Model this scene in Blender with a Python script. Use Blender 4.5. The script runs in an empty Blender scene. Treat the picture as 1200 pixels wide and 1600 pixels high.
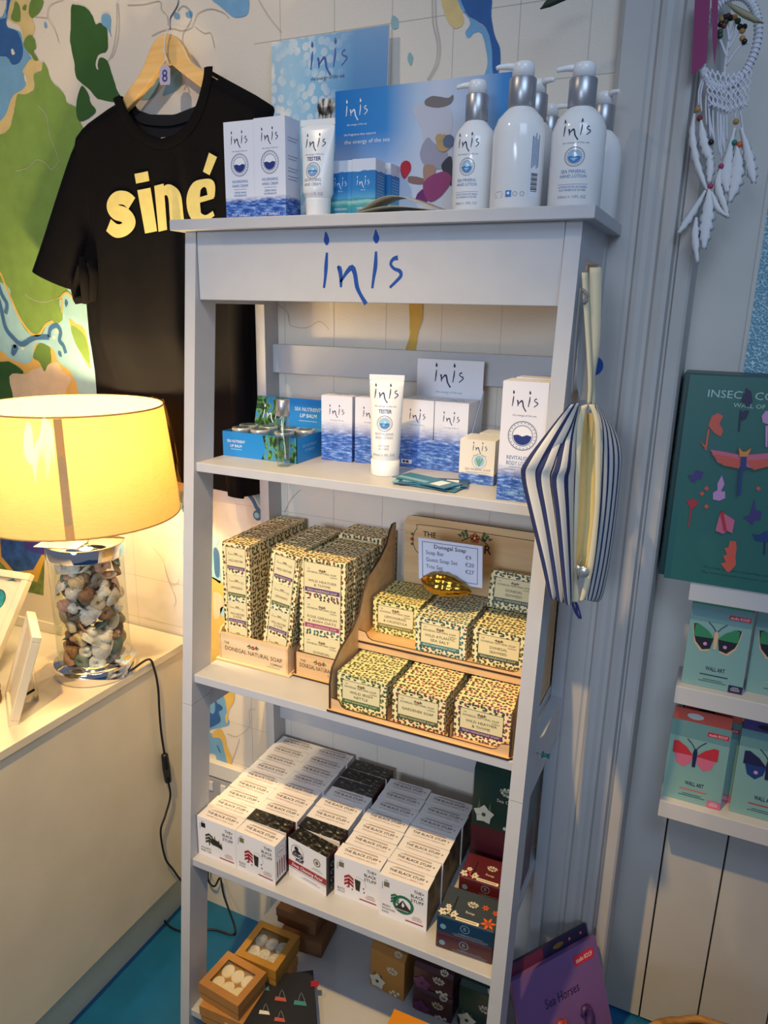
import bpy, bmesh, math, random
from mathutils import Vector, Matrix
PI = math.pi
rnd = random.Random(7)
SC = bpy.context.scene
COL = SC.collection

# ------------------------------------------------------------------ camera
FPX = 1143.995                       # focal length in pixels of the 1200 x 1600 frame
CAM = Vector((0.86114, -1.29524, 1.56134))
RX = Vector((0.90621922, 0.42232336, 0.02024128))      # camera right in world
RY = Vector((0.13132292, -0.23564047, -0.96292672))    # image down in world
RZ = Vector((-0.40189678, 0.87528084, -0.26900266))    # view direction
cd = bpy.data.cameras.new('camera'); cam = bpy.data.objects.new('camera', cd); COL.objects.link(cam)
cam.matrix_world = Matrix(((RX.x, -RY.x, -RZ.x, CAM.x), (RX.y, -RY.y, -RZ.y, CAM.y), (RX.z, -RY.z, -RZ.z, CAM.z), (0, 0, 0, 1)))
cd.sensor_fit = 'VERTICAL'; cd.sensor_height = 36.0; cd.lens = FPX / 1600 * 36.0
cd.clip_start = 0.02; cd.clip_end = 50
SC.camera = cam
SC.view_settings.view_transform = 'Standard'; SC.view_settings.look = 'None'
SC.view_settings.gamma = 1; SC.view_settings.use_curve_mapping = False
SC.view_settings.exposure = 0.0

def ray(u, v): return (RX * ((u - 600) / FPX) + RY * ((v - 800) / FPX) + RZ)
def aty(u, v, y=0.0): d = ray(u, v); return CAM + d * ((y - CAM.y) / d.y)    # measured point on a plane of constant depth
def atx(u, v, x=0.0): d = ray(u, v); return CAM + d * ((x - CAM.x) / d.x)
def atz(u, v, z=0.0): d = ray(u, v); return CAM + d * ((z - CAM.z) / d.z)

# ------------------------------------------------------------------ light
w = bpy.data.worlds.new('room_light'); SC.world = w; w.use_nodes = True
bg = w.node_tree.nodes['Background']; bg.inputs[0].default_value = (0.60, 0.70, 0.94, 1); bg.inputs[1].default_value = 0.20
def area(name, loc, target, size, energy, color, sy=None):
    d = bpy.data.lights.new(name, 'AREA'); d.size = size; d.energy = energy; d.color = color
    if sy: d.shape = 'RECTANGLE'; d.size_y = sy
    o = bpy.data.objects.new(name, d); COL.objects.link(o); o.location = loc
    o.rotation_euler = (Vector(target) - Vector(loc)).to_track_quat('-Z', 'Y').to_euler(); return o
def spot(name, loc, target, energy, color, cone, blend=0.5, rad=0.03):
    d = bpy.data.lights.new(name, 'SPOT'); d.energy = energy; d.color = color; d.spot_size = math.radians(cone); d.spot_blend = blend; d.shadow_soft_size = rad
    o = bpy.data.objects.new(name, d); COL.objects.link(o); o.location = loc
    o.rotation_euler = (Vector(target) - Vector(loc)).to_track_quat('-Z', 'Y').to_euler(); return o
spot('ceiling_spotlight', (0.32, -1.26, 2.77), (0.28, -0.50, 0.40), 188, (1.0, 0.63, 0.20), 58, 0.85, 0.022)
spot('ceiling_spotlight', (-0.35, -1.25, 2.85), (-0.32, -0.20, 1.45), 34, (1.0, 0.80, 0.56), 80, 0.7, 0.03)
spot('cool_front_fill', (0.45, -3.3, 1.75), (0.13, -0.2, 1.12), 240, (0.70, 0.82, 1.0), 33, 1.0, 0.55)  # unseen soft cool fill added to brighten shelf fronts and interiors
area('window_daylight', (1.4, -1.6, 2.7), (0.6, 0.0, 1.85), 0.9, 12, (0.55, 0.74, 1.0), 0.8)

# ------------------------------------------------------------------ materials
def lin(c): return c / 12.92 if c <= 0.04045 else ((c + 0.055) / 1.055) ** 2.4
def hx(s):
    s = s.lstrip('#'); return tuple(lin(int(s[i:i + 2], 16) / 255) for i in (0, 2, 4)) + (1.0,)
M = {}
def mat(name, col, rough=0.6, metal=0.0, noise=0.0, nscale=40, bump=0.0, bscale=200, emit=0, trans=0, spec=0.5):
    if name in M: return M[name]
    m = bpy.data.materials.new(name); m.use_nodes = True; nt = m.node_tree; b = nt.nodes['Principled BSDF']
    c = hx(col) if isinstance(col, str) else col
    b.inputs['Base Color'].default_value = c; b.inputs['Roughness'].default_value = rough; b.inputs['Metallic'].default_value = metal
    b.inputs['Specular IOR Level'].default_value = spec
    if noise or bump: tc = nt.nodes.new('ShaderNodeTexCoord')
    if noise:
        n = nt.nodes.new('ShaderNodeTexNoise'); n.inputs['Scale'].default_value = nscale; n.inputs['Detail'].default_value = 4
        r = nt.nodes.new('ShaderNodeValToRGB'); nt.links.new(tc.outputs['Object'], n.inputs['Vector']); nt.links.new(n.outputs['Fac'], r.inputs['Fac'])
        r.color_ramp.elements[0].position = 0.3; r.color_ramp.elements[1].position = 0.7
        r.color_ramp.elements[0].color = tuple(x * (1 - noise) for x in c[:3]) + (1,); r.color_ramp.elements[1].color = tuple(min(1, x * (1 + noise * 0.6)) for x in c[:3]) + (1,)
        nt.links.new(r.outputs['Color'], b.inputs['Base Color'])
    if bump:
        n = nt.nodes.new('ShaderNodeTexNoise'); n.inputs['Scale'].default_value = bscale; n.inputs['Detail'].default_value = 3
        bn = nt.nodes.new('ShaderNodeBump'); bn.inputs['Strength'].default_value = bump; bn.inputs['Distance'].default_value = 0.002
        nt.links.new(tc.outputs['Object'], n.inputs['Vector']); nt.links.new(n.outputs['Fac'], bn.inputs['Height']); nt.links.new(bn.outputs['Normal'], b.inputs['Normal'])
    if emit: b.inputs['Emission Color'].default_value = c; b.inputs['Emission Strength'].default_value = emit
    M[name] = m; return m
def nodes_mat(name):
    m = bpy.data.materials.new(name); m.use_nodes = True; M[name] = m; nt = m.node_tree
    return m, nt, nt.nodes['Principled BSDF'], lambda t: nt.nodes.new(t), nt.links.new
def ramp(N, stops, interp='LINEAR'):
    r = N('ShaderNodeValToRGB'); r.color_ramp.interpolation = interp; e = r.color_ramp.elements
    e[0].position, e[0].color = stops[0]; e[1].position, e[1].color = stops[1]
    for p, c in stops[2:]: q = e.new(p); q.color = c
    return r
def uvmap(N, L, sx=1, sy=1):
    t = N('ShaderNodeTexCoord'); mp = N('ShaderNodeMapping'); mp.inputs['Scale'].default_value = (sx, sy, 1); L(t.outputs['UV'], mp.inputs['Vector']); return mp
def sea_mat(name, z1, top='#e6e6ee', hi='#8fb2e6', mid='#3f68b8', deep='#284a96', soft=0.02, tot=0.2):
    # printed sea: white card above z1 metres, blue waves below
    m, nt, b, N, L = nodes_mat(name)
    t = N('ShaderNodeTexCoord'); sp = N('ShaderNodeSeparateXYZ'); L(t.outputs['UV'], sp.inputs[0])
    mp = uvmap(N, L, 60, 260); n = N('ShaderNodeTexNoise'); n.inputs['Scale'].default_value = 1; n.inputs['Detail'].default_value = 5; n.inputs['Roughness'].default_value = 0.65; L(mp.outputs[0], n.inputs['Vector'])
    a = N('ShaderNodeMath'); a.operation = 'MULTIPLY_ADD'; L(n.outputs['Fac'], a.inputs[0]); a.inputs[1].default_value = 0.012; L(sp.outputs['Y'], a.inputs[2])
    f = N('ShaderNodeMapRange'); L(a.outputs[0], f.inputs['Value']); f.inputs['From Min'].default_value = z1 - soft * 0.3 + 0.006; f.inputs['From Max'].default_value = z1 + soft + 0.006
    wv = ramp(N, [(0.36, hx(deep)), (0.50, hx(mid)), (0.60, hx(hi)), (0.74, hx('#d9e6f6'))]); L(n.outputs['Fac'], wv.inputs['Fac'])
    mx = N('ShaderNodeMix'); mx.data_type = 'RGBA'; L(f.outputs[0], mx.inputs['Factor']); L(wv.outputs['Color'], mx.inputs['A']); mx.inputs['B'].default_value = hx(top)
    L(mx.outputs['Result'], b.inputs['Base Color']); b.inputs['Roughness'].default_value = 0.38
    return m
def motif_mat(name, c1, c2, c3, base='#f1e3ae', sc=140):
    # little printed leaves and flowers on cream paper
    m, nt, b, N, L = nodes_mat(name)
    def layer(scx, scy, off, th, hue, prev, cols):
        mp = uvmap(N, L, scx, scy); mp.inputs['Location'].default_value = (off, off * 1.7, 0)
        v = N('ShaderNodeTexVoronoi'); v.voronoi_dimensions = '2D'; v.inputs['Scale'].default_value = 1; v.inputs['Randomness'].default_value = 0.55; L(mp.outputs[0], v.inputs['Vector'])
        r = N('ShaderNodeMath'); r.operation = 'LESS_THAN'; L(v.outputs['Distance'], r.inputs[0]); r.inputs[1].default_value = th
        sp = N('ShaderNodeSeparateColor'); L(v.outputs['Color'], sp.inputs[0])
        cr = ramp(N, [(0.0, cols[0]), (0.34, cols[1]), (0.67, cols[2])], 'CONSTANT'); L(sp.outputs[0], cr.inputs['Fac'])
        mx = N('ShaderNodeMix'); mx.data_type = 'RGBA'; L(r.outputs[0], mx.inputs['Factor'])
        if prev is None: mx.inputs['A'].default_value = hx(base)
        else: L(prev, mx.inputs['A'])
        L(cr.outputs['Color'], mx.inputs['B']); return mx.outputs['Result']
    o = layer(sc * 1.0, sc * 0.72, 0, 0.31, 0, None, [hx(c1), hx(c2), hx(c1)])
    o = layer(sc * 0.62, sc * 1.0, 4.3, 0.24, 0, o, [hx(c3), hx('#3a4a30'), hx(c2)])
    L(o, b.inputs['Base Color']); b.inputs['Roughness'].default_value = 0.5
    return m
def wood_mat(name, c1, c2, axis='X', rough=0.5):
    m, nt, b, N, L = nodes_mat(name)
    t = N('ShaderNodeTexCoord'); mp = N('ShaderNodeMapping'); mp.inputs['Scale'].default_value = {'X': (4, 70, 70), 'Z': (70, 70, 4), 'Y': (70, 4, 70)}[axis]; L(t.outputs['Object'], mp.inputs['Vector'])
    n = N('ShaderNodeTexNoise'); n.inputs['Scale'].default_value = 1; n.inputs['Detail'].default_value = 5; L(mp.outputs[0], n.inputs['Vector'])
    r = ramp(N, [(0.3, hx(c1)), (0.7, hx(c2))]); L(n.outputs['Fac'], r.inputs['Fac']); L(r.outputs['Color'], b.inputs['Base Color']); b.inputs['Roughness'].default_value = rough
    return m
def stripe_mat(name, scale, base='#dcd8cc', col='#232e5c', duty=0.36):
    m, nt, b, N, L = nodes_mat(name)
    t = N('ShaderNodeTexCoord'); sp = N('ShaderNodeSeparateXYZ'); L(t.outputs['UV'], sp.inputs[0])
    a = N('ShaderNodeMath'); a.operation = 'MULTIPLY'; L(sp.outputs['X'], a.inputs[0]); a.inputs[1].default_value = scale
    f = N('ShaderNodeMath'); f.operation = 'FRACT'; L(a.outputs[0], f.inputs[0])
    g = N('ShaderNodeMath'); g.operation = 'LESS_THAN'; L(f.outputs[0], g.inputs[0]); g.inputs[1].default_value = duty
    mx = N('ShaderNodeMix'); mx.data_type = 'RGBA'; L(g.outputs[0], mx.inputs['Factor']); mx.inputs['A'].default_value = hx(base); mx.inputs['B'].default_value = hx(col)
    L(mx.outputs['Result'], b.inputs['Base Color']); b.inputs['Roughness'].default_value = 0.9
    return m
def clear_mat(name, tint=(1, 1, 1), gloss=0.12, rough=0.02):
    m = bpy.data.materials.new(name); m.use_nodes = True; nt = m.node_tree; nt.nodes.clear(); N = nt.nodes.new; L = nt.links.new
    o = N('ShaderNodeOutputMaterial'); t = N('ShaderNodeBsdfTransparent'); t.inputs[0].default_value = tint + (1,)
    g = N('ShaderNodeBsdfGlossy'); g.inputs['Roughness'].default_value = rough; fr = N('ShaderNodeLayerWeight'); fr.inputs[0].default_value = 0.35
    mr = N('ShaderNodeMapRange'); pw = N('ShaderNodeMath'); pw.operation = 'POWER'; pw.inputs[1].default_value = 3.0; L(fr.outputs['Facing'], pw.inputs[0]); L(pw.outputs[0], mr.inputs['Value']); mr.inputs['To Min'].default_value = gloss * 0.3; mr.inputs['To Max'].default_value = min(1, gloss * 5)
    mx = N('ShaderNodeMixShader'); L(mr.outputs[0], mx.inputs[0]); L(t.outputs[0], mx.inputs[1]); L(g.outputs[0], mx.inputs[2]); L(mx.outputs[0], o.inputs[0])
    M[name] = m; return m

# ------------------------------------------------------------------ mesh builder
_txt = {}
def text_mesh(s, bold=0.0, shear=0.0):
    k = (s, bold, shear)
    if k in _txt: return _txt[k]
    c = bpy.data.curves.new('t', 'FONT'); c.body = s; c.size = 1; c.resolution_u = 2; c.offset = bold; c.shear = shear; c.fill_mode = 'FRONT'
    o = bpy.data.objects.new('t', c); COL.objects.link(o)
    me = bpy.data.meshes.new_from_object(o)
    vs = [(v.co.x, v.co.y) for v in me.vertices]; fs = [tuple(p.vertices) for p in me.polygons]
    bpy.data.objects.remove(o); bpy.data.meshes.remove(me); bpy.data.curves.remove(c)
    if vs:
        x0 = min(v[0] for v in vs); x1 = max(v[0] for v in vs); vs = [((x - x0) / 0.70, y / 0.70) for x, y in vs]; wd = (x1 - x0) / 0.70
    else: wd = 0
    _txt[k] = (vs, fs, wd); return _txt[k]
def smooth(pts, n=4):
    out = []; P = [pts[0]] + list(pts) + [pts[-1]]
    for i in range(1, len(P) - 2):
        a, b, c, d = P[i - 1], P[i], P[i + 1], P[i + 2]
        for k in range(n):
            t = k / n
            out.append(tuple(0.5 * (2 * b[j] + (c[j] - a[j]) * t + (2 * a[j] - 5 * b[j] + 4 * c[j] - d[j]) * t * t + (3 * b[j] - a[j] - 3 * c[j] + d[j]) * t ** 3) for j in range(len(b))))
    out.append(tuple(pts[-1])); return out
class MB:
    def __init__(s): s.v = []; s.f = []; s.m = []; s.uv = []; s.sm = []; s.mats = []
    def mi(s, m):
        if isinstance(m, str): m = M[m]
        if m not in s.mats: s.mats.append(m)
        return s.mats.index(m)
    def face(s, pts, m, uv=None, smooth=False):
        i = len(s.v); s.v += [tuple(p) for p in pts]; s.f.append(tuple(range(i, i + len(pts)))); s.m.append(s.mi(m)); s.uv.append(uv or [(0, 0)] * len(pts)); s.sm.append(smooth)
    def grid(s, rows, m, closed=False, uvs=None, smooth=True, cap=False):
        i = len(s.v); nr = len(rows); nc = len(rows[0])
        for r in rows: s.v += [tuple(p) for p in r]
        k = s.mi(m)
        for a in range(nr - 1):
            for b in range(nc if closed else nc - 1):
                b2 = (b + 1) % nc
                s.f.append((i + a * nc + b, i + a * nc + b2, i + (a + 1) * nc + b2, i + (a + 1) * nc + b)); s.m.append(k); s.sm.append(smooth)
                if uvs: s.uv.append([uvs(a, b), uvs(a, b + 1), uvs(a + 1, b + 1), uvs(a + 1, b)])
                else: s.uv.append([(0, 0)] * 4)
        if cap:
            for r in (0, nr - 1):
                idx = [i + r * nc + b for b in range(nc)]
                if r == 0: idx.reverse()
                s.f.append(tuple(idx)); s.m.append(k); s.sm.append(False); s.uv.append([(0, 0)] * nc)
        return s
    def box(s, x0, y0, z0, x1, y1, z1, m, T=None, **fm):
        # fm: front,back,left,right,top,bottom materials
        V = [(x0, y0, z0), (x1, y0, z0), (x1, y1, z0), (x0, y1, z0), (x0, y0, z1), (x1, y0, z1), (x1, y1, z1), (x0, y1, z1)]
        if T: V = [tuple(T(Vector(p))) for p in V]
        w_, d_, h_ = abs(x1 - x0), abs(y1 - y0), abs(z1 - z0)
        i = len(s.v); s.v += V
        for nm, q, (a, b) in (('front', (0, 1, 5, 4), (w_, h_)), ('right', (1, 2, 6, 5), (d_, h_)), ('back', (2, 3, 7, 6), (w_, h_)), ('left', (3, 0, 4, 7), (d_, h_)), ('top', (4, 5, 6, 7), (w_, d_)), ('bottom', (3, 2, 1, 0), (w_, d_))):
            s.f.append(tuple(i + k for k in q)); s.m.append(s.mi(fm.get(nm, m))); s.sm.append(False); s.uv.append([(0, 0), (a, 0), (a, b), (0, b)])
        return s
    def prism(s, pts, axis, a, b, m, cap=None, side=None):
        # polygon pts (2D) extruded between a and b along axis
        def P(p, t):
            return {'x': (t, p[0], p[1]), 'y': (p[0], t, p[1]), 'z': (p[0], p[1], t)}[axis]
        n = len(pts); i = len(s.v); s.v += [P(p, a) for p in pts] + [P(p, b) for p in pts]
        for q, t in (((tuple(i + k for k in range(n))), 0), (tuple(i + n + k for k in reversed(range(n))), 1)):
            s.f.append(q); s.m.append(s.mi(cap or m)); s.sm.append(False); s.uv.append([pts[(k - i) % n] for k in q])
        for k in range(n):
            k2 = (k + 1) % n; s.f.append((i + k2, i + k, i + n + k, i + n + k2)); s.m.append(s.mi(side or m)); s.sm.append(False); s.uv.append([(0, 0)] * 4)
        return s
    def tube(s, pts, r, m, n=8, sm=True, cap=True):
        pts = [Vector(p) for p in pts]; rows = []; up = Vector((0.13, 0.31, 0.94)).normalized()
        for i, p in enumerate(pts):
            t = (pts[min(i + 1, len(pts) - 1)] - pts[max(i - 1, 0)]).normalized()
            if abs(t.dot(up)) > 0.95: up = Vector((1, 0.1, 0)).normalized()
            a = t.cross(up).normalized(); b = t.cross(a).normalized(); up = -b if b.dot(up) < 0 else b
            rr = r[i] if isinstance(r, (list, tuple)) else r
            a = t.cross(up).normalized()
            rows.append([p + (a * math.cos(2 * PI * k / n) + up * math.sin(2 * PI * k / n)) * rr for k in range(n)])
        return s.grid(rows, m, closed=True, smooth=sm, cap=cap)
    def lathe(s, prof, m, n=32, c=(0, 0, 0), sx=1, sy=1, sm=True, cap=True):
        rows = [[(c[0] + r * sx * math.cos(2 * PI * k / n), c[1] + r * sy * math.sin(2 * PI * k / n), c[2] + z) for k in range(n)] for r, z in prof]
        return s.grid(rows, m, closed=True, smooth=sm, cap=cap)
    def ball(s, c, r, m, n=8, k=6, S=(1, 1, 1)):
        rows = [[(c[0] + S[0] * r * math.sin(PI * a / k) * math.cos(2 * PI * b / n), c[1] + S[1] * r * math.sin(PI * a / k) * math.sin(2 * PI * b / n), c[2] - S[2] * r * math.cos(PI * a / k)) for b in range(n)] for a in range(k + 1)]
        return s.grid(rows, m, closed=True)
    def build(s, name, parent=None, loc=None, rot=None, bevel=0, seg=2, weld=False):
        me = bpy.data.meshes.new(name); me.from_pydata([tuple(p) for p in s.v], [], s.f)
        for m in s.mats: me.materials.append(m)
        me.polygons.foreach_set('material_index', s.m); me.polygons.foreach_set('use_smooth', s.sm)
        ul = me.uv_layers.new(name='UVMap'); flat = [c for u in s.uv for p in u for c in p]; ul.data.foreach_set('uv', flat)
        me.update()
        o = bpy.data.objects.new(name, me); COL.objects.link(o)
        if parent: o.parent = parent
        if loc is not None: o.location = loc
        if rot is not None: o.rotation_euler = rot
        if bevel:
            md = o.modifiers.new('bevel', 'BEVEL'); md.width = bevel; md.segments = seg; md.limit_method = 'ANGLE'; md.angle_limit = 0.7
        return o
class Frame:
    # a flat or curved face to print on: O origin, U right, V up (unit vectors), N outward
    def __init__(s, mb, O, U, V, fn=None, lift=0.0003):
        s.mb = mb; s.O = Vector(O); s.U = Vector(U); s.V = Vector(V); s.N = s.U.cross(s.V).normalized(); s.fn = fn; s.l = lift
    def P(s, x, y, k=1):
        if s.fn: return s.fn(x, y, s.l * k)
        return s.O + s.U * x + s.V * y + s.N * (s.l * k)
    def poly(s, pts, m, k=1): s.mb.face([s.P(x, y, k) for x, y in pts], m, [(x, y) for x, y in pts]); return s
    def rect(s, x, y, w, h, m, k=1, n=1):
        for i in range(n):
            a = x + w * i / n; b = x + w * (i + 1) / n; s.poly([(a, y), (b, y), (b, y + h), (a, y + h)], m, k)
        return s
    def frame(s, x, y, w, h, t, m, k=1):
        s.rect(x, y, w, t, m, k); s.rect(x, y + h - t, w, t, m, k); s.rect(x, y, t, h, m, k); s.rect(x + w - t, y, t, h, m, k); return s
    def disc(s, x, y, r, m, k=1, n=20, sy=1): return s.poly([(x + r * math.cos(2 * PI * i / n), y + r * sy * math.sin(2 * PI * i / n)) for i in range(n)], m, k)
    def ring(s, x, y, r, t, m, k=1, n=24, sy=1):
        for i in range(n):
            a = 2 * PI * i / n; b = 2 * PI * (i + 1) / n
            s.poly([(x + r * math.cos(a), y + r * sy * math.sin(a)), (x + r * math.cos(b), y + r * sy * math.sin(b)), (x + (r - t) * math.cos(b), y + (r - t) * sy * math.sin(b)), (x + (r - t) * math.cos(a), y + (r - t) * sy * math.sin(a))][::-1], m, k)
        return s
    def half(s, x, y, r, m, k=2, n=14):     # lower half disc with a wavy top
        return s.poly([(x + r * math.cos(PI + PI * i / n), y + r * math.sin(PI + PI * i / n)) for i in range(n + 1)] + [(x + r * 0.5, y + r * 0.12), (x, y - r * 0.08), (x - r * 0.5, y + r * 0.1)], m, k)
    def text(s, t, x, y, h, m, al='c', bold=0.0, w=None, sx=1.0, shear=0.0, k=1, skew=0.0):
        vs, fs, wd = text_mesh(t, bold, shear)
        if not vs: return s
        if w: sx = w / (wd * h)
        ww = wd * h * sx; x0 = x - (ww / 2 if al == 'c' else ww if al == 'r' else 0)
        i = len(s.mb.v); s.mb.v += [tuple(s.P(x0 + a * h * sx, y + b * h + a * h * sx * skew, k)) for a, b in vs]; kk = s.mb.mi(m)
        for f in fs: s.mb.f.append(tuple(i + q for q in f)); s.mb.m.append(kk); s.mb.sm.append(False); s.mb.uv.append([(0, 0)] * len(f))
        return s
    def stroke(s, pts, wd, m, k=1, n=3):
        # pts (x,y) with widths, drawn as a ribbon
        if not isinstance(wd, (list, tuple)): wd = [wd] * len(pts)
        q = smooth([(p[0], p[1], ww) for p, ww in zip(pts, wd)], n) if len(pts) > 2 else [(p[0], p[1], ww) for p, ww in zip(pts, wd)]
        L_ = []; R_ = []
        for i, p in enumerate(q):
            a = q[max(i - 1, 0)]; b = q[min(i + 1, len(q) - 1)]; dx, dy = b[0] - a[0], b[1] - a[1]; d = math.hypot(dx, dy) or 1
            nx, ny = -dy / d * p[2] / 2, dx / d * p[2] / 2; L_.append((p[0] + nx, p[1] + ny)); R_.append((p[0] - nx, p[1] - ny))
        for i in range(len(q) - 1): s.poly([R_[i], R_[i + 1], L_[i + 1], L_[i]], m, k)
        return s
    def logo(s, cx, cy, w, m, k=1, sub=None, subm=None):
        # the hand-brushed word "inis", w = width
        g = w / 425.0; X = lambda p: (cx + (p[0] - 212) * g, cy + (167 - p[1]) * g)
        for pts, wd in (([(22, 4), (25, 22), (27, 45), (29, 64)], [5, 20, 30, 10]), ([(29, 98), (24, 160), (20, 210), (12, 260)], [12, 20, 15, 12]),
                        ([(86, 170), (96, 168), (104, 200), (106, 256)], [10, 24, 20, 12]), ([(104, 232), (135, 190), (165, 166), (182, 200), (192, 252), (212, 290), (242, 332)], [10, 18, 26, 22, 22, 18, 22]),
                        ([(287, 0), (288, 20), (290, 40), (291, 60)], [5, 20, 32, 10]), ([(290, 96), (288, 160), (280, 210), (273, 260)], [12, 20, 15, 12]),
                        ([(402, 124), (378, 130), (366, 152), (384, 172), (412, 182), (420, 202), (398, 226), (364, 256)], [22, 16, 14, 14, 18, 16, 14, 12])):
            s.stroke([X(p) for p in pts], [q * g for q in wd], m, k, 3)
        if sub: s.text(sub, cx + 10 * g, cy - 245 * g, 30 * g, subm or m, w=w * 0.9, shear=0.35, k=k)
        return s

# ------------------------------------------------------------------ things
def setp(o, label=None, cat=None, group=None, kind=None):
    if label: o['label'] = label
    if cat: o['category'] = cat
    if group: o['group'] = group
    if kind: o['kind'] = kind
    return o
def empty(name, loc=(0, 0, 0), rot=(0, 0, 0), **kw):
    o = bpy.data.objects.new(name, None); COL.objects.link(o); o.location = loc; o.rotation_euler = rot; o.empty_display_size = 0.02; return setp(o, **kw)
def dup(o, loc, rot=None, label=None, group=None, parent=None):
    c = o.copy(); COL.objects.link(c)
    if parent is not None: c.parent = parent
    else: c.location = loc
    if rot is not None: c.rotation_euler = rot
    if label: c['label'] = label
    if group: c['group'] = group
    for ch in [x for x in bpy.data.objects if x.parent == o]: dup(ch, None, parent=c)
    return c
ORD = ['front', 'second', 'third', 'fourth', 'fifth', 'sixth', 'seventh', 'eighth', 'ninth', 'tenth']
# ------------------------------------------------------------------ base materials
mat('trim_paint', '#bcb9b6', 0.6, noise=0.06, nscale=7); mat('shelf_white', '#babcc1', 0.42, noise=0.03, nscale=30); mat('wall_paint', '#e2d8ca', 0.85, bump=0.25, bscale=260)
mat('wall_white', '#dfdcd6', 0.6, noise=0.04, nscale=12); mat('gap_dark', '#2c2824', 0.9); mat('pencil', '#b9b1a6', 0.9); mat('counter_white', '#e6dac0', 0.5, noise=0.06, nscale=9)
mat('floor_blue', '#17679c', 0.35, noise=0.10, nscale=18); mat('white', '#ededf0', 0.4); mat('ink', '#23264e', 0.5); mat('navy', '#1d2f7a', 0.5); mat('logo_blue', '#17489a', 0.4)
mat('ink_grey', '#85899a', 0.6); mat('ink_blue', '#3f6ea8', 0.5); mat('black', '#0d0d10', 0.45); mat('black_ink', '#22201f', 0.6); mat('brown_ink', '#6b3a2c', 0.6); mat('red_ink', '#9c2230', 0.5)
# mural colours
for n_, c_ in dict(m_sky='#74a8cf', m_blue='#2d5f9f', m_sand='#dcc285', m_green='#7f9f49', m_olive='#6a8a3d', m_dark='#2f5c24', m_turq='#a3cfd2', m_chan='#44709c', m_pale='#dec9a4', m_gold='#dfb75e', m_teal='#8db2b8', m_yel='#cfa84e').items():
    mat(n_, c_, 0.75, noise=0.10, nscale=25, bump=0.2, bscale=240)

# ------------------------------------------------------------------ room
b = MB(); b.box(-2.2, -2.4, -0.05, 2.4, 0.4, 0.0, 'floor_blue'); setp(b.build('floor'), kind='structure')
b = MB(); b.box(-2.2, 0.0, 0.0, 0.645, 0.12, 2.75, 'wall_paint'); wall = setp(b.build('wall_back'), kind='structure')
b = MB(); fr = Frame(b, (0, 0, 0), (1, 0, 0), (0, 0, 1), lift=0.0004)
def px(pts, lim=None):
    return [(lambda q: (q.x, q.z))(aty(u, v)) for u, v in pts]
def closed(pts, n=4):
    N_ = len(pts); out = []
    for i in range(N_):
        a, b_, c, d = pts[i - 1], pts[i], pts[(i + 1) % N_], pts[(i + 2) % N_]
        for k_ in range(n):
            t_ = k_ / n; out.append(tuple(0.5 * (2 * b_[j] + (c[j] - a[j]) * t_ + (2 * a[j] - 5 * b_[j] + 4 * c[j] - d[j]) * t_ * t_ + (3 * b_[j] - a[j] - 3 * c[j] + d[j]) * t_ ** 3) + rnd.uniform(-0.35, 0.35) for j in (0, 1)))
    return out
def patch(pts, m, k=1): fr.poly(px(closed(pts)), m, k)
def line(pts, m, w=0.002, k=3): fr.stroke(px(pts), w, m, k + 3, 4)
patch([(-60, 395), (60, 425), (137, 450), (160, 640), (-80, 680)], 'm_turq', 1)
patch([(-90, 0), (20, 0), (12, 30), (10, 35), (14, 43), (32, 50), (36, 65), (40, 75), (50, 92), (50, 105), (40, 112), (38, 120), (40, 128), (42, 138), (30, 146), (20, 152), (22, 165), (12, 180), (0, 200), (-90, 230)], 'm_sky', 1)
patch([(-90, 20), (0, 30), (10, 18), (12, 0), (16, 0), (14, 12), (10, 32), (13, 43), (28, 50), (35, 70), (36, 85), (30, 98), (20, 101), (12, 90), (0, 88), (-90, 90)], 'm_blue', 2)
patch([(-40, -20), (0, 0), (10, 0), (9, 15), (0, 28), (-30, 30)], 'wall_paint', 3); patch([(18, 78), (21, 77), (24, 84), (20, 86)], 'wall_paint', 3)
patch([(20, 0), (45, 0), (50, 15), (52, 32), (55, 45), (48, 60), (38, 65), (35, 52), (30, 40), (16, 33), (13, 26), (15, 12)], 'm_sand', 2)
patch([(50, 92), (65, 98), (66, 110), (57, 113), (54, 118), (53, 130), (54, 140), (40, 148), (28, 148), (24, 165), (20, 185), (8, 208), (-60, 240), (-60, 205), (0, 190), (18, 155), (24, 147), (38, 138), (42, 128), (40, 118), (36, 112), (40, 104)], 'm_sand', 2)
patch([(68, 97), (75, 108), (78, 120), (85, 132), (95, 140), (102, 150), (105, 160), (115, 165), (121, 170), (126, 190), (150, 260), (140, 420), (110, 447), (105, 455), (97, 460), (93, 475), (98, 488), (98, 500), (88, 506), (80, 500), (72, 510), (68, 520), (60, 522), (50, 523), (40, 515), (28, 492), (18, 465), (10, 445), (-60, 400), (-60, 240), (8, 208), (20, 185), (24, 165), (28, 148), (40, 148), (54, 140), (53, 118), (60, 114), (66, 110)], 'm_green', 3)
patch([(25, 3), (31, 10), (32, 33), (18, 30), (22, 15)], 'm_olive', 4); patch([(37, 10), (42, 8), (41, 16), (36, 15)], 'm_olive', 4)
patch([(50, 0), (68, 0), (65, 15), (52, 28), (46, 20)], 'm_olive', 4); patch([(40, 62), (48, 55), (55, 62), (57, 75), (53, 80), (60, 92), (55, 95), (48, 85), (38, 72)], 'm_olive', 4)
patch([(112, 10), (120, 8), (135, 12), (145, 25), (150, 38), (158, 36), (167, 45), (169, 65), (167, 80), (155, 85), (150, 97), (151, 107), (154, 109), (153, 100), (157, 90), (168, 95), (175, 115), (182, 137), (190, 160), (160, 156), (150, 152), (140, 140), (128, 130), (119, 120), (116, 95), (110, 65), (111, 40)], 'm_dark', 2)
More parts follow.
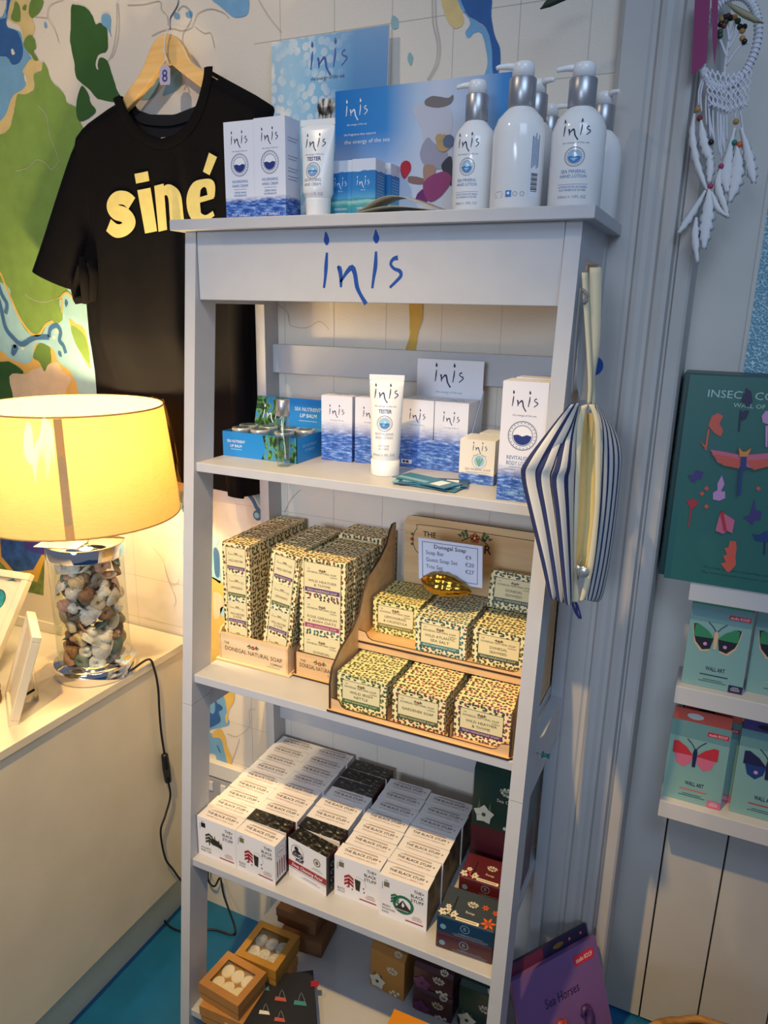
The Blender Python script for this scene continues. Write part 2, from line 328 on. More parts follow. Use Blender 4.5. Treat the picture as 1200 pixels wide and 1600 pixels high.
patch([(128, 135), (138, 145), (142, 160), (150, 175), (125, 190), (120, 165)], 'm_dark', 4)
patch([(160, 24), (170, 22), (174, 32), (173, 48), (175, 58), (168, 45), (160, 38)], 'm_sky', 3); patch([(70, 35), (74, 38), (73, 44), (70, 42)], 'm_sky', 3)
patch([(-60, 545), (0, 548), (15, 560), (40, 568), (50, 562), (55, 540), (60, 537), (75, 540), (85, 548), (90, 562), (100, 572), (110, 580), (115, 590), (120, 600), (122, 612), (126, 640), (-60, 660)], 'm_gold', 2)
patch([(10, 588), (40, 585), (50, 578), (70, 572), (90, 566), (98, 580), (112, 592), (103, 612), (103, 640), (18, 640)], 'm_pale', 3)
patch([(-60, 570), (0, 565), (20, 567), (38, 583), (15, 588), (18, 640), (-60, 650)], 'm_dark', 4)
patch([(62, 537), (78, 542), (80, 550), (81, 565), (76, 570), (70, 580), (62, 565), (52, 558)], 'm_olive', 4)
patch([(108, 497), (118, 505), (134, 518), (142, 575), (128, 555), (118, 535), (112, 515)], 'm_gold', 2); patch([(112, 508), (134, 527), (141, 568), (125, 548), (116, 530)], 'm_green', 3)
line([(-20, 415), (0, 425), (10, 447), (20, 470), (32, 497), (49, 520), (62, 523), (72, 508), (84, 502)], 'm_gold', 0.006); line([(98, 488), (98, 470), (95, 466), (106, 457), (118, 470)], 'm_gold', 0.005)
line([(-6, 430), (4, 460), (12, 475), (10, 490)], 'm_chan', 0.011); line([(-6, 450), (3, 482), (10, 512), (22, 528), (35, 538), (50, 530), (60, 527), (78, 527)], 'm_chan', 0.012)
line([(78, 527), (80, 514), (90, 509), (96, 519), (94, 532), (100, 540), (104, 552)], 'm_chan', 0.010); patch([(22, 538), (30, 544), (22, 556), (18, 550)], 'm_chan', 4); patch([(92, 548), (96, 550), (97, 558), (92, 554)], 'm_chan', 4); patch([(104, 468), (107, 474), (104, 480), (102, 472)], 'm_chan', 4)
for p_ in ((24, 541), (36, 544), (90, 517), (85, 527)): fr.disc(*px([p_])[0], 0.005, 'wall_paint', 4, 10)
patch([(325, -10), (383, -10), (388, 20), (372, 28), (362, 25), (350, 15)], 'm_sky', 2); patch([(271, 18), (280, 22), (280, 30), (273, 28)], 'm_sky', 2); patch([(291, 20), (300, 18), (300, 27), (292, 27)], 'm_sky', 2)
patch([(205, 148), (240, 135), (245, 120), (250, 128), (240, 152), (215, 156)], 'm_teal', 2); patch([(262, 112), (270, 98), (282, 110), (283, 135), (255, 150), (260, 132)], 'm_teal', 2)
patch([(720, -12), (765, -12), (768, 25), (773, 55), (781, 75), (782, 100), (775, 125), (770, 110), (768, 70), (760, 45), (745, 32), (730, 22)], 'm_blue', 2)
patch([(708, -12), (722, -10), (730, 20), (745, 33), (760, 45), (770, 65), (772, 125), (755, 125), (762, 100), (758, 70), (752, 52), (742, 52), (732, 60), (727, 50), (735, 35), (718, 10)], 'm_sky', 1)
patch([(690, -12), (708, -12), (725, 30), (715, 45), (703, 38), (693, 15)], 'm_sand', 2); patch([(641, 470), (659, 470), (660, 500), (655, 515), (652, 530), (648, 555), (632, 555), (640, 525), (640, 500)], 'm_yel', 2)
patch([(613, 25), (622, 30), (622, 44), (612, 44)], 'm_teal', 2); patch([(640, 82), (646, 90), (642, 103), (637, 92)], 'm_teal', 2)
line([(380, 760), (396, 782), (404, 796), (425, 808)], 'm_chan', 0.008); patch([(385, 757), (425, 757), (425, 797), (408, 792), (398, 775)], 'm_teal', 2); fr.disc(*px([(403, 805)])[0], 0.012, 'm_chan', 4, 10); fr.disc(*px([(402, 805)])[0], 0.007, 'm_turq', 5, 10)
patch([(270, 768), (290, 770), (286, 800), (280, 815), (270, 790)], 'm_turq', 2); line([(285, 768), (284, 782), (288, 800)], 'm_chan', 0.004)
patch([(290, 820), (334, 833), (343, 845), (338, 855), (343, 880), (345, 910), (335, 905), (290, 880)], 'm_turq', 2); patch([(334, 858), (342, 862), (343, 900), (336, 895)], 'm_chan', 3)
patch([(290, 905), (345, 908), (352, 940), (360, 1040), (300, 1040)], 'm_gold', 2); patch([(334, 925), (350, 935), (345, 960), (335, 965)], 'm_pale', 3); patch([(345, 950), (352, 948), (352, 962), (346, 962)], 'm_turq', 3)
patch([(300, 1090), (345, 1085), (352, 1092), (355, 1112), (352, 1118), (358, 1125), (356, 1134), (330, 1140), (327, 1145), (345, 1147), (352, 1165), (357, 1185), (357, 1196), (340, 1190), (335, 1178), (300, 1170)], 'm_sky', 2)
patch([(347, 1080), (365, 1078), (366, 1095), (358, 1110), (356, 1130), (352, 1122), (355, 1112), (352, 1092)], 'm_gold', 3); patch([(332, 1146), (344, 1138), (352, 1150), (355, 1165), (363, 1185), (359, 1198), (353, 1182), (346, 1155), (334, 1152)], 'm_gold', 3)
patch([(335, 1090), (340, 1098), (347, 1103), (348, 1108), (342, 1112), (345, 1125), (338, 1132), (320, 1137), (320, 1108), (333, 1115), (337, 1105)], 'm_blue', 4); line([(340, 1164), (343, 1170), (345, 1175)], 'm_blue', 0.003, 4)
# pencil grid and rivers
gx = 0.262
for k in range(-9, 4):
    x = gx + 0.112 * k
    fr.rect(x, 0.46 if x < -0.3 else 0.05, 0.0009, 2.2 if x > -0.05 else 0.72, 'pencil', 1)
for k in range(0, 16): x = -0.45 if k < 7 else -0.02; fr.rect(x, 0.46 + 0.112 * k, 0.642 - x, 0.0009, 'pencil', 1)
for p_ in ([(200, 8), (225, 7), (250, 2), (253, 15), (262, 25), (263, 40)], [(238, 56), (255, 48), (272, 45), (285, 48), (300, 43), (306, 30), (312, 20), (330, 14), (350, 20), (358, 28)], [(306, 42), (320, 52), (330, 52), (336, 75)], [(405, 0), (420, 25), (440, 50)], [(676, -5), (677, 35), (684, 70), (681, 100), (668, 125)], [(681, -5), (682, 35), (688, 70), (685, 100), (670, 127)],
           [(100, 0), (80, 8), (75, 25), (80, 35), (88, 50), (93, 67)], [(55, 26), (75, 28)], [(183, 5), (183, 40), (178, 75), (170, 95)], [(185, 5), (187, 40), (182, 75), (174, 92)], [(433, 475), (450, 488), (455, 508), (480, 512), (500, 502), (515, 515)], [(445, 800), (455, 780), (470, 765)],
           [(240, 855), (255, 875), (262, 900), (275, 935), (272, 948)], [(266, 912), (276, 912), (280, 905)], [(265, 815), (275, 820), (285, 825)], [(355, 1145), (370, 1150), (390, 1135), (390, 1110), (400, 1108)], [(375, 1154), (368, 1175), (362, 1192)], [(60, 165), (72, 178), (76, 195), (78, 210), (88, 235), (92, 250)], [(25, 268), (45, 262), (58, 250), (72, 255), (82, 265), (95, 250)], [(40, 460), (52, 468), (70, 472), (95, 465)]):
    fr.stroke(px(p_), 0.0014, 'pencil', 5, 5)
setp(b.build('painted_map', wall))
# wooden rail, panel below it, skirting
b = MB(); b.box(-0.75, -0.016, 0.411, 0.645, 0, 0.452, 'wall_white'); setp(b.build('trim_1', bevel=0.002), kind='structure')
b = MB(); b.box(-0.75, -0.004, 0.0, 0.645, 0, 0.41, 'wall_white'); setp(b.build('wall_lower_panel'), kind='structure')
# architrave beside the shelf
prof = [(0.645, 0.12), (0.645, -0.016), (0.652, -0.022), (0.690, -0.022), (0.694, -0.018), (0.700, -0.018), (0.704, -0.024), (0.712, -0.026), (0.720, -0.023), (0.727, -0.017), (0.733, -0.017), (0.738, -0.024), (0.750, -0.027), (0.757, -0.024), (0.760, -0.006), (0.763, -0.006), (0.766, -0.014), (0.784, -0.016), (0.788, -0.012), (0.788, 0.15), (0.70, 0.16)]
b = MB(); b.prism(prof[::-1], 'z', 0.0, 2.75, 'trim_paint'); setp(b.build('trim_2'), kind='structure')
# planked door behind, with a reeded pane
mat('door_paint', '#d3cfc8', 0.55, noise=0.05, nscale=8)
b = MB(); T0 = 0.15
for k, x in enumerate([0.775, 0.868, 0.985, 1.115, 1.245, 1.375, 1.51, 1.65]):
    if k < 7: b.box(x + (0.0016 if k else 0), T0, 0.006, [0.775, 0.868, 0.985, 1.115, 1.245, 1.375, 1.51, 1.65][k + 1] - 0.0016, T0 + 0.03, 1.35, 'door_paint')
b.box(0.775, T0 + 0.012, 0.0, 1.65, T0 + 0.04, 1.35, 'gap_dark'); b.box(0.775, T0, 1.35, 0.876, T0 + 0.04, 2.75, 'door_paint'); b.box(1.5, T0, 1.35, 1.65, T0 + 0.04, 2.75, 'door_paint'); b.box(0.876, T0, 1.35, 1.5, T0 + 0.04, 1.42, 'door_paint')
b.box(0.876, T0 + 0.004, 1.42, 0.884, T0 + 0.03, 2.75, 'door_paint')
door = setp(b.build('door_1', bevel=0.0012, seg=1), kind='structure')
m, nt, bs, N, L = nodes_mat('reeded_glass'); t = N('ShaderNodeTexCoord'); v = N('ShaderNodeTexVoronoi'); v.inputs['Scale'].default_value = 260; L(t.outputs['Object'], v.inputs['Vector'])
r = ramp(N, [(0.0, hx('#4f7d96')), (0.55, hx('#6f9cb2')), (0.9, hx('#bcd6e0'))]); L(v.outputs['Distance'], r.inputs['Fac']); L(r.outputs['Color'], bs.inputs['Base Color']); bs.inputs['Roughness'].default_value = 0.15
bn = N('ShaderNodeBump'); bn.inputs['Strength'].default_value = 0.6; bn.inputs['Distance'].default_value = 0.003; L(v.outputs['Distance'], bn.inputs['Height']); L(bn.outputs['Normal'], bs.inputs['Normal'])
L(r.outputs['Color'], bs.inputs['Emission Color']); bs.inputs['Emission Strength'].default_value = 0.10
b = MB(); b.box(0.884, T0 + 0.010, 1.42, 1.5, T0 + 0.016, 2.75, 'reeded_glass'); setp(b.build('door_glass', door), label='frosted wired glass pane in the door')

# ------------------------------------------------------------------ display shelf unit
W = 0.66; TL_ = 0.022
yF = lambda z: -0.396 + 0.0896 * z
root = empty('display_shelf_unit', (0, 0, 0), label='tall white wooden shelf unit with leaning front legs and blue lettered header', cat='shelf unit')
ZT = 1.6947; ZTb = 1.6777; Z2 = 1.289; Z3 = 0.888; Z4 = 0.4995; Z5 = 0.15; ts = 0.0165
b = MB(); b.box(-0.0167, -0.2649, ZTb, W + 0.0179, -0.001, ZT, 'shelf_white'); b.build('top_board', root, bevel=0.0012)
for s_, x0 in (('l', 0.0), ('r', W - TL_)):
    b = MB()
    for z0, z1 in ((0.0, 0.8275), (0.8285, ZTb)):
        V = [(x0, yF(z0), z0), (x0 + TL_, yF(z0), z0), (x0 + TL_, yF(z0) + 0.056, z0), (x0, yF(z0) + 0.056, z0)]
        U_ = [(x0, yF(z1), z1), (x0 + TL_, yF(z1), z1), (x0 + TL_, yF(z1) + 0.056, z1), (x0, yF(z1) + 0.056, z1)]
        for q in ((V[0], V[1], U_[1], U_[0]), (V[1], V[2], U_[2], U_[1]), (V[2], V[3], U_[3], U_[2]), (V[3], V[0], U_[0], U_[3]), (U_[0], U_[1], U_[2], U_[3]), (V[3], V[2], V[1], V[0])): b.face(q, 'shelf_white')
    b.build('front_leg', root)
    b = MB(); b.box(x0, -0.048, 0.0, x0 + TL_, -0.001, ZTb, 'shelf_white'); b.build('back_leg', root, bevel=0.001)
    # side panel with a hand slot
    b = MB(); xa, xb = x0 + 0.002, x0 + TL_ - 0.0015
    yb_ = -0.048; 
    b.prism([(yF(1.632) + 0.056, 1.632), (yb_, 1.632), (yb_, ZTb), (yF(ZTb) + 0.056, ZTb)], 'x', xa, xb, 'shelf_white')
    b.prism([(yF(1.562) + 0.056, 1.562), (yb_, 1.562), (yb_, 1.585), (yF(1.585) + 0.056, 1.585)], 'x', xa, xb, 'shelf_white')
    b.prism([(-0.075, 1.585), (yb_, 1.585), (yb_, 1.632), (-0.075, 1.632)], 'x', xa, xb, 'shelf_white')
    b.build('side_panel', root)
    b = MB(); b.prism([(yF(0.87) + 0.056, 0.872), (yb_, 0.872), (yb_, 0.80), (-0.17, 0.795), (yF(0.8) + 0.056, 0.80)][::-1], 'x', xa, xb, 'shelf_white'); b.build('side_brace', root)
for z in (Z2, Z3, Z4, Z5):
    b = MB(); b.box(TL_, yF(z) + 0.0055, z - ts, W - TL_, -0.012, z, 'shelf_white'); b.build('shelf', root, bevel=0.0012)
for z0, z1 in ((1.430, 1.486), (0.640, 0.680), (1.02, 1.05)):
    if z0 == 1.02: continue
    b = MB(); b.box(TL_, -0.022, z0, W - TL_, -0.006, z1, 'shelf_white'); b.build('back_rail', root, bevel=0.001)
b = MB(); b.box(TL_ + 0.001, -0.2448, 1.5677, W - TL_ - 0.001, -0.228, ZTb, 'shelf_white'); ap = b.build('header_board', root, bevel=0.001)
O = aty(501, 370, -0.2448); E_ = aty(628, 370, -0.2448); C_ = aty(564, 416, -0.2448)
b = MB(); f = Frame(b, (0, -0.2448, 0), (1, 0, 0), (0, 0, 1)); f.logo(C_.x, C_.z - 0.002, E_.x - O.x, 'logo_blue'); setp(b.build('brush_lettering', ap), label='blue brush lettering on the header board')

# ------------------------------------------------------------------ counter
ct = empty('display_counter', (0, 0, 0), label='low white painted counter box standing against the map wall left of the shelf unit', cat='counter')
b = MB(); b.prism([(-1.6, -0.006), (-1.6, -1.6), (-0.2405, -1.6), (-0.2405, -0.006)], 'z', 0.757, 0.775, 'counter_white'); b.build('worktop', ct, bevel=0.0012)
b = MB(); b.box(-1.6, -1.6, 0.14, -0.247, -0.008, 0.757, 'counter_white'); b.build('cabinet_body', ct)
b = MB(); b.box(-1.6, -1.58, 0.0, -0.288, -0.008, 0.14, 'counter_white'); b.build('plinth', ct)
# wall sockets behind
mat('plastic_white', '#dcdcdc', 0.35); mat('plastic_grey', '#a9aab0', 0.4)
so = empty('wall_socket', (0, 0, 0), label='white plug socket on the wall low behind the left side of the shelf unit', cat='socket')
b = MB(); b.box(-0.235, -0.014, 0.325, -0.115, -0.004, 0.405, 'plastic_grey'); b.build('socket_plate', so, bevel=0.002)
for x in (-0.195, -0.155): b = MB(); b.box(x - 0.008, -0.019, 0.37, x + 0.008, -0.014, 0.395, 'plastic_white'); b.build('rocker_switch', so, bevel=0.001)
# ------------------------------------------------------------------ top of the unit
mat('carton_white', '#e9e8ee', 0.42); mat('carton_cool', '#dfe2ee', 0.42); mat('tube_white', '#f0efec', 0.30); mat('bottle_white', '#f0efee', 0.12); mat('pump_white', '#f2f2f2', 0.22)
mat('silver', '#b9bbc0', 0.36, metal=0.85); mat('chrome', '#e6e6ea', 0.06, metal=1.0); mat('aqua', '#2f86bd', 0.5); mat('aqua_light', '#8fc3e2', 0.5); mat('seal_blue', '#2b78b8', 0.4); mat('cyan_card', '#1e84cc', 0.45)
sea_mat('sea_cream', 0.028, soft=0.006, deep='#22408f'); sea_mat('sea_box', 0.052, soft=0.022, hi='#7fa2e0'); sea_mat('sea_soap', 0.016, soft=0.003, top='#e6e0d2'); sea_mat('sea_body', 0.040, soft=0.016, deep='#22418e')
def seal(f, x, y, r, k=1, c='ink_blue'):
    f.ring(x, y, r, r * 0.07, 'ink_grey', k, 26); f.ring(x, y, r * 0.72, r * 0.05, 'ink_grey', k, 24)
    for i in range(22):
        a = 2 * PI * i / 22; f.rect(x + r * 0.85 * math.cos(a) - r * 0.035, y + r * 0.85 * math.sin(a) - r * 0.035, r * 0.07, r * 0.07, 'ink_grey', k)
    f.disc(x, y, r * 0.62, 'aqua_light' if c == 'aqua' else 'white', k, 20); f.half(x, y, r * 0.62, 'seal_blue' if c == 'aqua' else 'navy', k + 1)
def fine(f, x, y, w, n, h, m='ink_grey', k=1):      # rows of unreadably small print
    for i in range(n):
        ww = w * (0.7 + 0.3 * ((i * 7919) % 5) / 4); f.rect(x - ww / 2, y - i * h * 2, ww, h * 0.55, m, k)
def side_print(f, d, h, m='ink_grey'):
    for z in (0.80, 0.62, 0.5, 0.42): f.rect(d * 0.15, h * z, d * 0.7, h * 0.006, m); f.rect(d * 0.15, h * (z - 0.03), d * 0.6, h * 0.006, m)
def cream_box(name='hand_cream_carton'):
    w_, d_, h_ = 0.0585, 0.042, 0.146; b = MB(); b.box(-w_ / 2, 0, 0, w_ / 2, d_, h_, 'carton_white', front='sea_cream', right='sea_cream', left='sea_cream')
    f = Frame(b, (0, 0, 0), (1, 0, 0), (0, 0, 1)); f.logo(0, 0.120, 0.032, 'ink', sub='the energy of the sea', subm='ink_grey'); seal(f, 0, 0.082, 0.017)
    f.text('NOURISHING', 0, 0.0555, 0.0042, 'ink_blue', w=0.030); f.text('HAND CREAM', 0, 0.0490, 0.0042, 'ink_blue', w=0.030); f.rect(-0.012, 0.0455, 0.024, 0.0006, 'ink_grey')
    f.text('CRÈME MAINS', 0, 0.0395, 0.0030, 'ink_blue', w=0.023); f.text('NOURRISSANTE', 0, 0.0350, 0.0030, 'ink_blue', w=0.024); f.text('75ml  2.6 FL OZ', 0, 0.005, 0.0042, 'white', w=0.036)
    f = Frame(b, (w_ / 2, 0, 0), (0, 1, 0), (0, 0, 1)); side_print(f, d_, h_)
    o = b.build(name, bevel=0.0006, seg=1); return o
zt = ZT + 0.0003
o = cream_box(); o.location = (0.1048, -0.232, zt); setp(o, 'white hand cream carton, leftmost item on top of the shelf unit', 'carton', 'hand cream cartons on top of the unit')
dup(o, (0.1662, -0.238, zt), (0, 0, -0.03), 'white hand cream carton with visible side print, touching the tester tube', 'hand cream cartons on top of the unit')
def flat_tube(name, h, wt, rb, capr, caph, logo_y, sc, tester=True, words=(), mat_='tube_white'):
    # squeeze tube standing on its cap: round at the shoulder, flat at the crimp
    r_ = empty(name); b = MB(); n = 36; rows = []; z0 = caph
    ra = lambda t: (rb + (wt / 2 - rb) * t, rb * (1 - t) ** 0.8 + 0.0012)
    zs = [z0, z0 + 0.001, z0 + 0.010] + [z0 + 0.010 + (h - z0 - 0.010) * i / 12 for i in range(1, 13)]
    for i, z in enumerate(zs):
        t = max(0, (z - z0 - 0.01) / (h - z0 - 0.01)); a, c = ra(t)
        if i == 0: a, c = capr * 0.96, capr * 0.96
        if i == 1: a, c = capr * 0.98, capr * 0.98
        rows.append([(a * math.cos(2 * PI * k / n), c * math.sin(2 * PI * k / n), z) for k in range(n)])
    b.grid(rows, mat_, closed=True, cap=True)
    b.box(-wt / 2, -0.0012, h - 0.001, wt / 2, 0.0012, h + 0.008, mat_)
    def fn(x, y, l):
        t = max(0, min(1, (y - z0 - 0.01) / (h - z0 - 0.01))); a, c = ra(t); a += l; c += l; q = max(-0.999, min(0.999, x / a)); return Vector((x, -c * math.sqrt(1 - q * q), y))
    f = Frame(b, (0, 0, 0), (1, 0, 0), (0, 0, 1), fn=fn, lift=0.0004)
    f.logo(0, logo_y, sc, 'ink'); f.text('the energy of the sea', 0, logo_y - sc * 0.56, sc * 0.07, 'ink_grey', w=sc * 0.9, shear=0.3)
    for t_, y, hh, ww, m_ in words: f.text(t_, 0, y, hh, m_, w=ww, bold=0.02 if t_ == 'TESTER' else 0)
    return r_, b, f, fn
tu, b, f, fn = flat_tube('hand_cream_tester_tube', 0.132, 0.058, 0.0235, 0.020, 0.026, 0.107, 0.034, words=[('TESTER', 0.0800, 0.0055, 0.024, 'navy'), ('NOURISHING', 0.050, 0.0045, 0.028, 'ink_grey'), ('HAND CREAM', 0.0435, 0.0045, 0.028, 'ink_grey'), ('75ml ℮ 2.6 FL OZ', 0.030, 0.004, 0.034, 'ink_grey')])
seal(f, 0, 0.0655, 0.0120, c='aqua'); b.build('tube_body', tu)
b = MB(); b.lathe([(0.0185, 0), (0.019, 0.001), (0.0198, 0.024), (0.0202, 0.0265), (0.018, 0.0268)], 'tube_white'); b.build('screw_cap', tu)
tu.location = (0.2440, -0.222, zt); tu.rotation_euler = (0, 0, 0.05); setp(tu, 'white hand cream tube marked TESTER standing on its cap on the unit top', 'tube')
# small blue soap cartons
m, nt, bs, N, L = nodes_mat('sea_small'); t = N('ShaderNodeTexCoord'); sp = N('ShaderNodeSeparateXYZ'); L(t.outputs['UV'], sp.inputs[0])
mp = uvmap(N, L, 60, 300); n = N('ShaderNodeTexNoise'); n.inputs['Scale'].default_value = 1; L(mp.outputs[0], n.inputs['Vector'])
a = N('ShaderNodeMath'); a.operation = 'MULTIPLY_ADD'; L(n.outputs['Fac'], a.inputs[0]); a.inputs[1].default_value = 0.006; L(sp.outputs['Y'], a.inputs[2])
mr = N('ShaderNodeMapRange'); L(a.outputs[0], mr.inputs['Value']); mr.inputs['From Max'].default_value = 0.09
r = ramp(N, [(0.0, hx('#3b93b8')), (0.10, hx('#2e8ba8')), (0.24, hx('#3a9a9a')), (0.30, hx('#9cc9c0')), (0.345, hx('#2f8a93')), (0.36, hx('#5aa6cc')), (0.5, hx('#2a80bf')), (0.78, hx('#2177b8')), (0.785, hx('#d8dbe4'))]); L(mr.outputs[0], r.inputs['Fac']); L(r.outputs['Color'], bs.inputs['Base Color']); bs.inputs['Roughness'].default_value = 0.4
def blue_box():
    w_, d_, h_ = 0.040, 0.036, 0.0845; b = MB(); b.box(-w_ / 2, 0, 0, w_ / 2, d_, h_, 'carton_cool', front='sea_small', right='sea_small', left='sea_small')
    f = Frame(b, (0, 0, 0), (1, 0, 0), (0, 0, 1)); f.logo(-0.001, 0.052, 0.022, 'white'); f.text('PERFUME', -0.001, 0.0395, 0.0014, 'white'); f.text('REFRESHING', 0, 0.0125, 0.0034, 'white', w=0.022); f.rect(-0.010, 0.008, 0.020, 0.0006, 'white')
    f = Frame(b, (w_ / 2, 0, 0), (0, 1, 0), (0, 0, 1))
    for i in range(10): f.rect(0.006, 0.060 - i * 0.0042, 0.024, 0.0011, 'aqua_light')
    return b.build('blue_carton', bevel=0.0005, seg=1)
g_ = 'small blue cartons on top of the unit'
o = blue_box(); o.location = (0.2725, -0.200, zt); setp(o, 'small blue and white carton half hidden behind the tester tube', 'carton', g_)
dup(o, (0.3140, -0.204, zt), (0, 0, 0.02), 'small blue and white carton fully in view right of the tester tube', g_)
dup(o, (0.3190, -0.160, zt), (0, 0, 0.0), 'small blue and white carton set back, directly behind another blue carton', g_)
# showcards
m, nt, bs, N, L = nodes_mat('bokeh_print'); mp = uvmap(N, L, 62, 62); v = N('ShaderNodeTexVoronoi'); v.voronoi_dimensions = '2D'; v.inputs['Scale'].default_value = 1; L(mp.outputs[0], v.inputs['Vector'])
d = N('ShaderNodeMath'); d.operation = 'LESS_THAN'; L(v.outputs['Distance'], d.inputs[0]); d.inputs[1].default_value = 0.42
t = N('ShaderNodeTexCoord'); sp = N('ShaderNodeSeparateXYZ'); L(t.outputs['UV'], sp.inputs[0])
gx_ = N('ShaderNodeMapRange'); L(sp.outputs['X'], gx_.inputs['Value']); gx_.inputs['From Min'].default_value = 0.17; gx_.inputs['From Max'].default_value = 0.0; 
mp2 = uvmap(N, L, 14, 14); n = N('ShaderNodeTexNoise'); n.inputs['Scale'].default_value = 1; L(mp2.outputs[0], n.inputs['Vector'])
q = N('ShaderNodeMath'); q.operation = 'MULTIPLY'; L(gx_.outputs[0], q.inputs[0]); L(d.outputs[0], q.inputs[1]); q2 = N('ShaderNodeMath'); q2.operation = 'MULTIPLY'; q2.use_clamp = True; L(q.outputs[0], q2.inputs[0])
q3 = N('ShaderNodeMapRange'); L(n.outputs['Fac'], q3.inputs['Value']); q3.inputs['From Min'].default_value = 0.38; q3.inputs['From Max'].default_value = 0.62; L(q3.outputs[0], q2.inputs[1])
r = ramp(N, [(0.0, hx('#3f86bd')), (0.5, hx('#7fb4d8')), (1.0, hx('#a6c8dc'))]); L(gx_.outputs[0], r.inputs['Fac'])
mx = N('ShaderNodeMix'); mx.data_type = 'RGBA'; L(q2.outputs[0], mx.inputs['Factor']); L(r.outputs['Color'], mx.inputs['A']); mx.inputs['B'].default_value = hx('#ece6dc'); L(mx.outputs['Result'], bs.inputs['Base Color']); bs.inputs['Roughness'].default_value = 0.35
A = aty(418, 60, -0.035); B = aty(603, 32, -0.035)
cw = B.x - A.x; chh = A.z - zt - 0.002
b = MB(); b.box(0, 0, 0, cw, 0.003, chh, 'carton_white', front='bokeh_print'); f = Frame(b, (0, 0, 0), (1, 0, 0), (0, 0, 1))
q = aty(508, 88, -0.035); f.logo(q.x - A.x, q.z - zt + 0.002, 0.075, 'logo_blue'); q = aty(507, 119, -0.035); f.text('the energy of the sea', q.x - A.x, q.z - zt - 0.002, 0.006, 'ink', w=0.068, shear=0.3)
m, nt, bs, N, L = nodes_mat('silver_print'); mp = uvmap(N, L, 90, 30); n = N('ShaderNodeTexNoise'); n.inputs['Scale'].default_value = 1.4; n.inputs['Detail'].default_value = 4; L(mp.outputs[0], n.inputs['Vector']); r = ramp(N, [(0.4, hx('#23252c')), (0.6, hx('#d7d5cf'))]); L(n.outputs['Fac'], r.inputs['Fac']); L(r.outputs['Color'], bs.inputs['Base Color'])
q = aty(506, 165, -0.035); f.disc(q.x - A.x, q.z - zt, 0.019, 'silver_print', 1, 18, sy=0.75); f.rect(q.x - A.x - 0.015, q.z - zt - 0.05, 0.03, 0.05, 'silver_print', 1)
o = b.build('showcard'); o.location = (A.x, -0.035, zt); o.rotation_euler = (-0.04, 0, 0); setp(o, 'tall blue showcard with sparkling water print standing at the back left of unit top', 'showcard')
m, nt, bs, N, L = nodes_mat('sky_print'); t = N('ShaderNodeTexCoord'); sp = N('ShaderNodeSeparateXYZ'); L(t.outputs['UV'], sp.inputs[0])
mr = N('ShaderNodeMapRange'); L(sp.outputs['X'], mr.inputs['Value']); mr.inputs['From Max'].default_value = 0.305
r = ramp(N, [(0.0, hx('#1f74bd')), (0.30, hx('#3f8bcb')), (0.48, hx('#b9cbe0')), (0.60, hx('#cdd4e2')), (0.80, hx('#a9bedb')), (0.92, hx('#4a8fce')), (1.0, hx('#2f7cc4'))]); L(mr.outputs[0], r.inputs['Fac'])
mv = N('ShaderNodeMapRange'); L(sp.outputs['Y'], mv.inputs['Value']); mv.inputs['From Min'].default_value = 0.02; mv.inputs['From Max'].default_value = 0.14
mx = N('ShaderNodeMix'); mx.data_type = 'RGBA'; L(mv.outputs[0], mx.inputs['Factor']); mx.inputs['A'].default_value = hx('#cfd0d8'); L(r.outputs['Color'], mx.inputs['B']); L(mx.outputs['Result'], bs.inputs['Base Color']); bs.inputs['Roughness'].default_value = 0.22
for n_, c_ in dict(p_grey='#9d9bab', p_dress='#c3c3cf', p_skin='#a98473', p_hair='#7a7270', p_mag='#93406f', p_mag2='#6e2f66', p_red='#b02632', p_bird='#b89a6a', p_slate='#5c6a85', p_brown='#8a6a60', p_dark='#3a3a45').items(): mat(n_, c_, 0.3)
yb = -0.125; A = aty(524, 143, yb); B = aty(803, 114, yb); cw = B.x - A.x; chh = A.z - zt
b = MB(); b.box(0, 0, 0, cw, 0.003, chh, 'carton_white', front='sky_print'); f = Frame(b, (0, 0, 0), (1, 0, 0), (0, 0, 1), lift=0.0002)
def P2(u, v): q = aty(u, v, yb); return (q.x - A.x, q.z - zt)
pk_ = [0]
def poly2(pts, m, k): pk_[0] += 1; f.poly([P2(*p) for p in closed(pts)][::-1], m, k + 0.37 * pk_[0])
x, z = P2(557, 171); f.logo(x, z, 0.040, 'white', sub='the energy of the sea'); x, z = P2(562, 211); f.text('the fragrance that captures', x, z, 0.0035, 'white', w=0.058); x, z = P2(573, 223); f.text('the energy of the sea', x, z, 0.006, 'white', w=0.082)
poly2([(645, 172), (664, 160), (700, 166), (708, 190), (704, 212), (708, 235), (700, 255), (672, 262), (656, 245), (662, 220), (656, 195)], 'p_dress', 2); poly2([(664, 158), (676, 150), (700, 153), (708, 148), (706, 160), (690, 168), (668, 166)], 'p_hair', 3); poly2([(656, 240), (668, 215), (680, 225), (700, 240), (698, 262), (668, 262)], 'p_grey', 3)
poly2([(662, 260), (682, 262), (670, 300), (664, 290)], 'p_skin', 3); poly2([(640, 275), (665, 280), (668, 288), (640, 286)], 'p_brown', 2); poly2([(662, 285), (692, 268), (706, 280), (690, 306), (670, 315)], 'p_mag', 4); poly2([(690, 258), (706, 245), (706, 290), (697, 275)], 'p_dark', 3); poly2([(655, 300), (672, 292), (668, 315), (650, 315)], 'p_mag2', 3)
x, z = P2(634, 261); f.disc(x, z, 0.0095, 'p_red', 1.5, 16); poly2([(626, 262), (643, 262), (632, 280)], 'p_red', 2); x, z = P2(694, 224); f.disc(x, z, 0.0125, 'p_bird', 10, 16); f.disc(x + 0.008, z + 0.002, 0.0095, 'p_slate', 11, 14); f.disc(x - 0.008, z + 0.008, 0.006, 'p_bird', 12, 12)
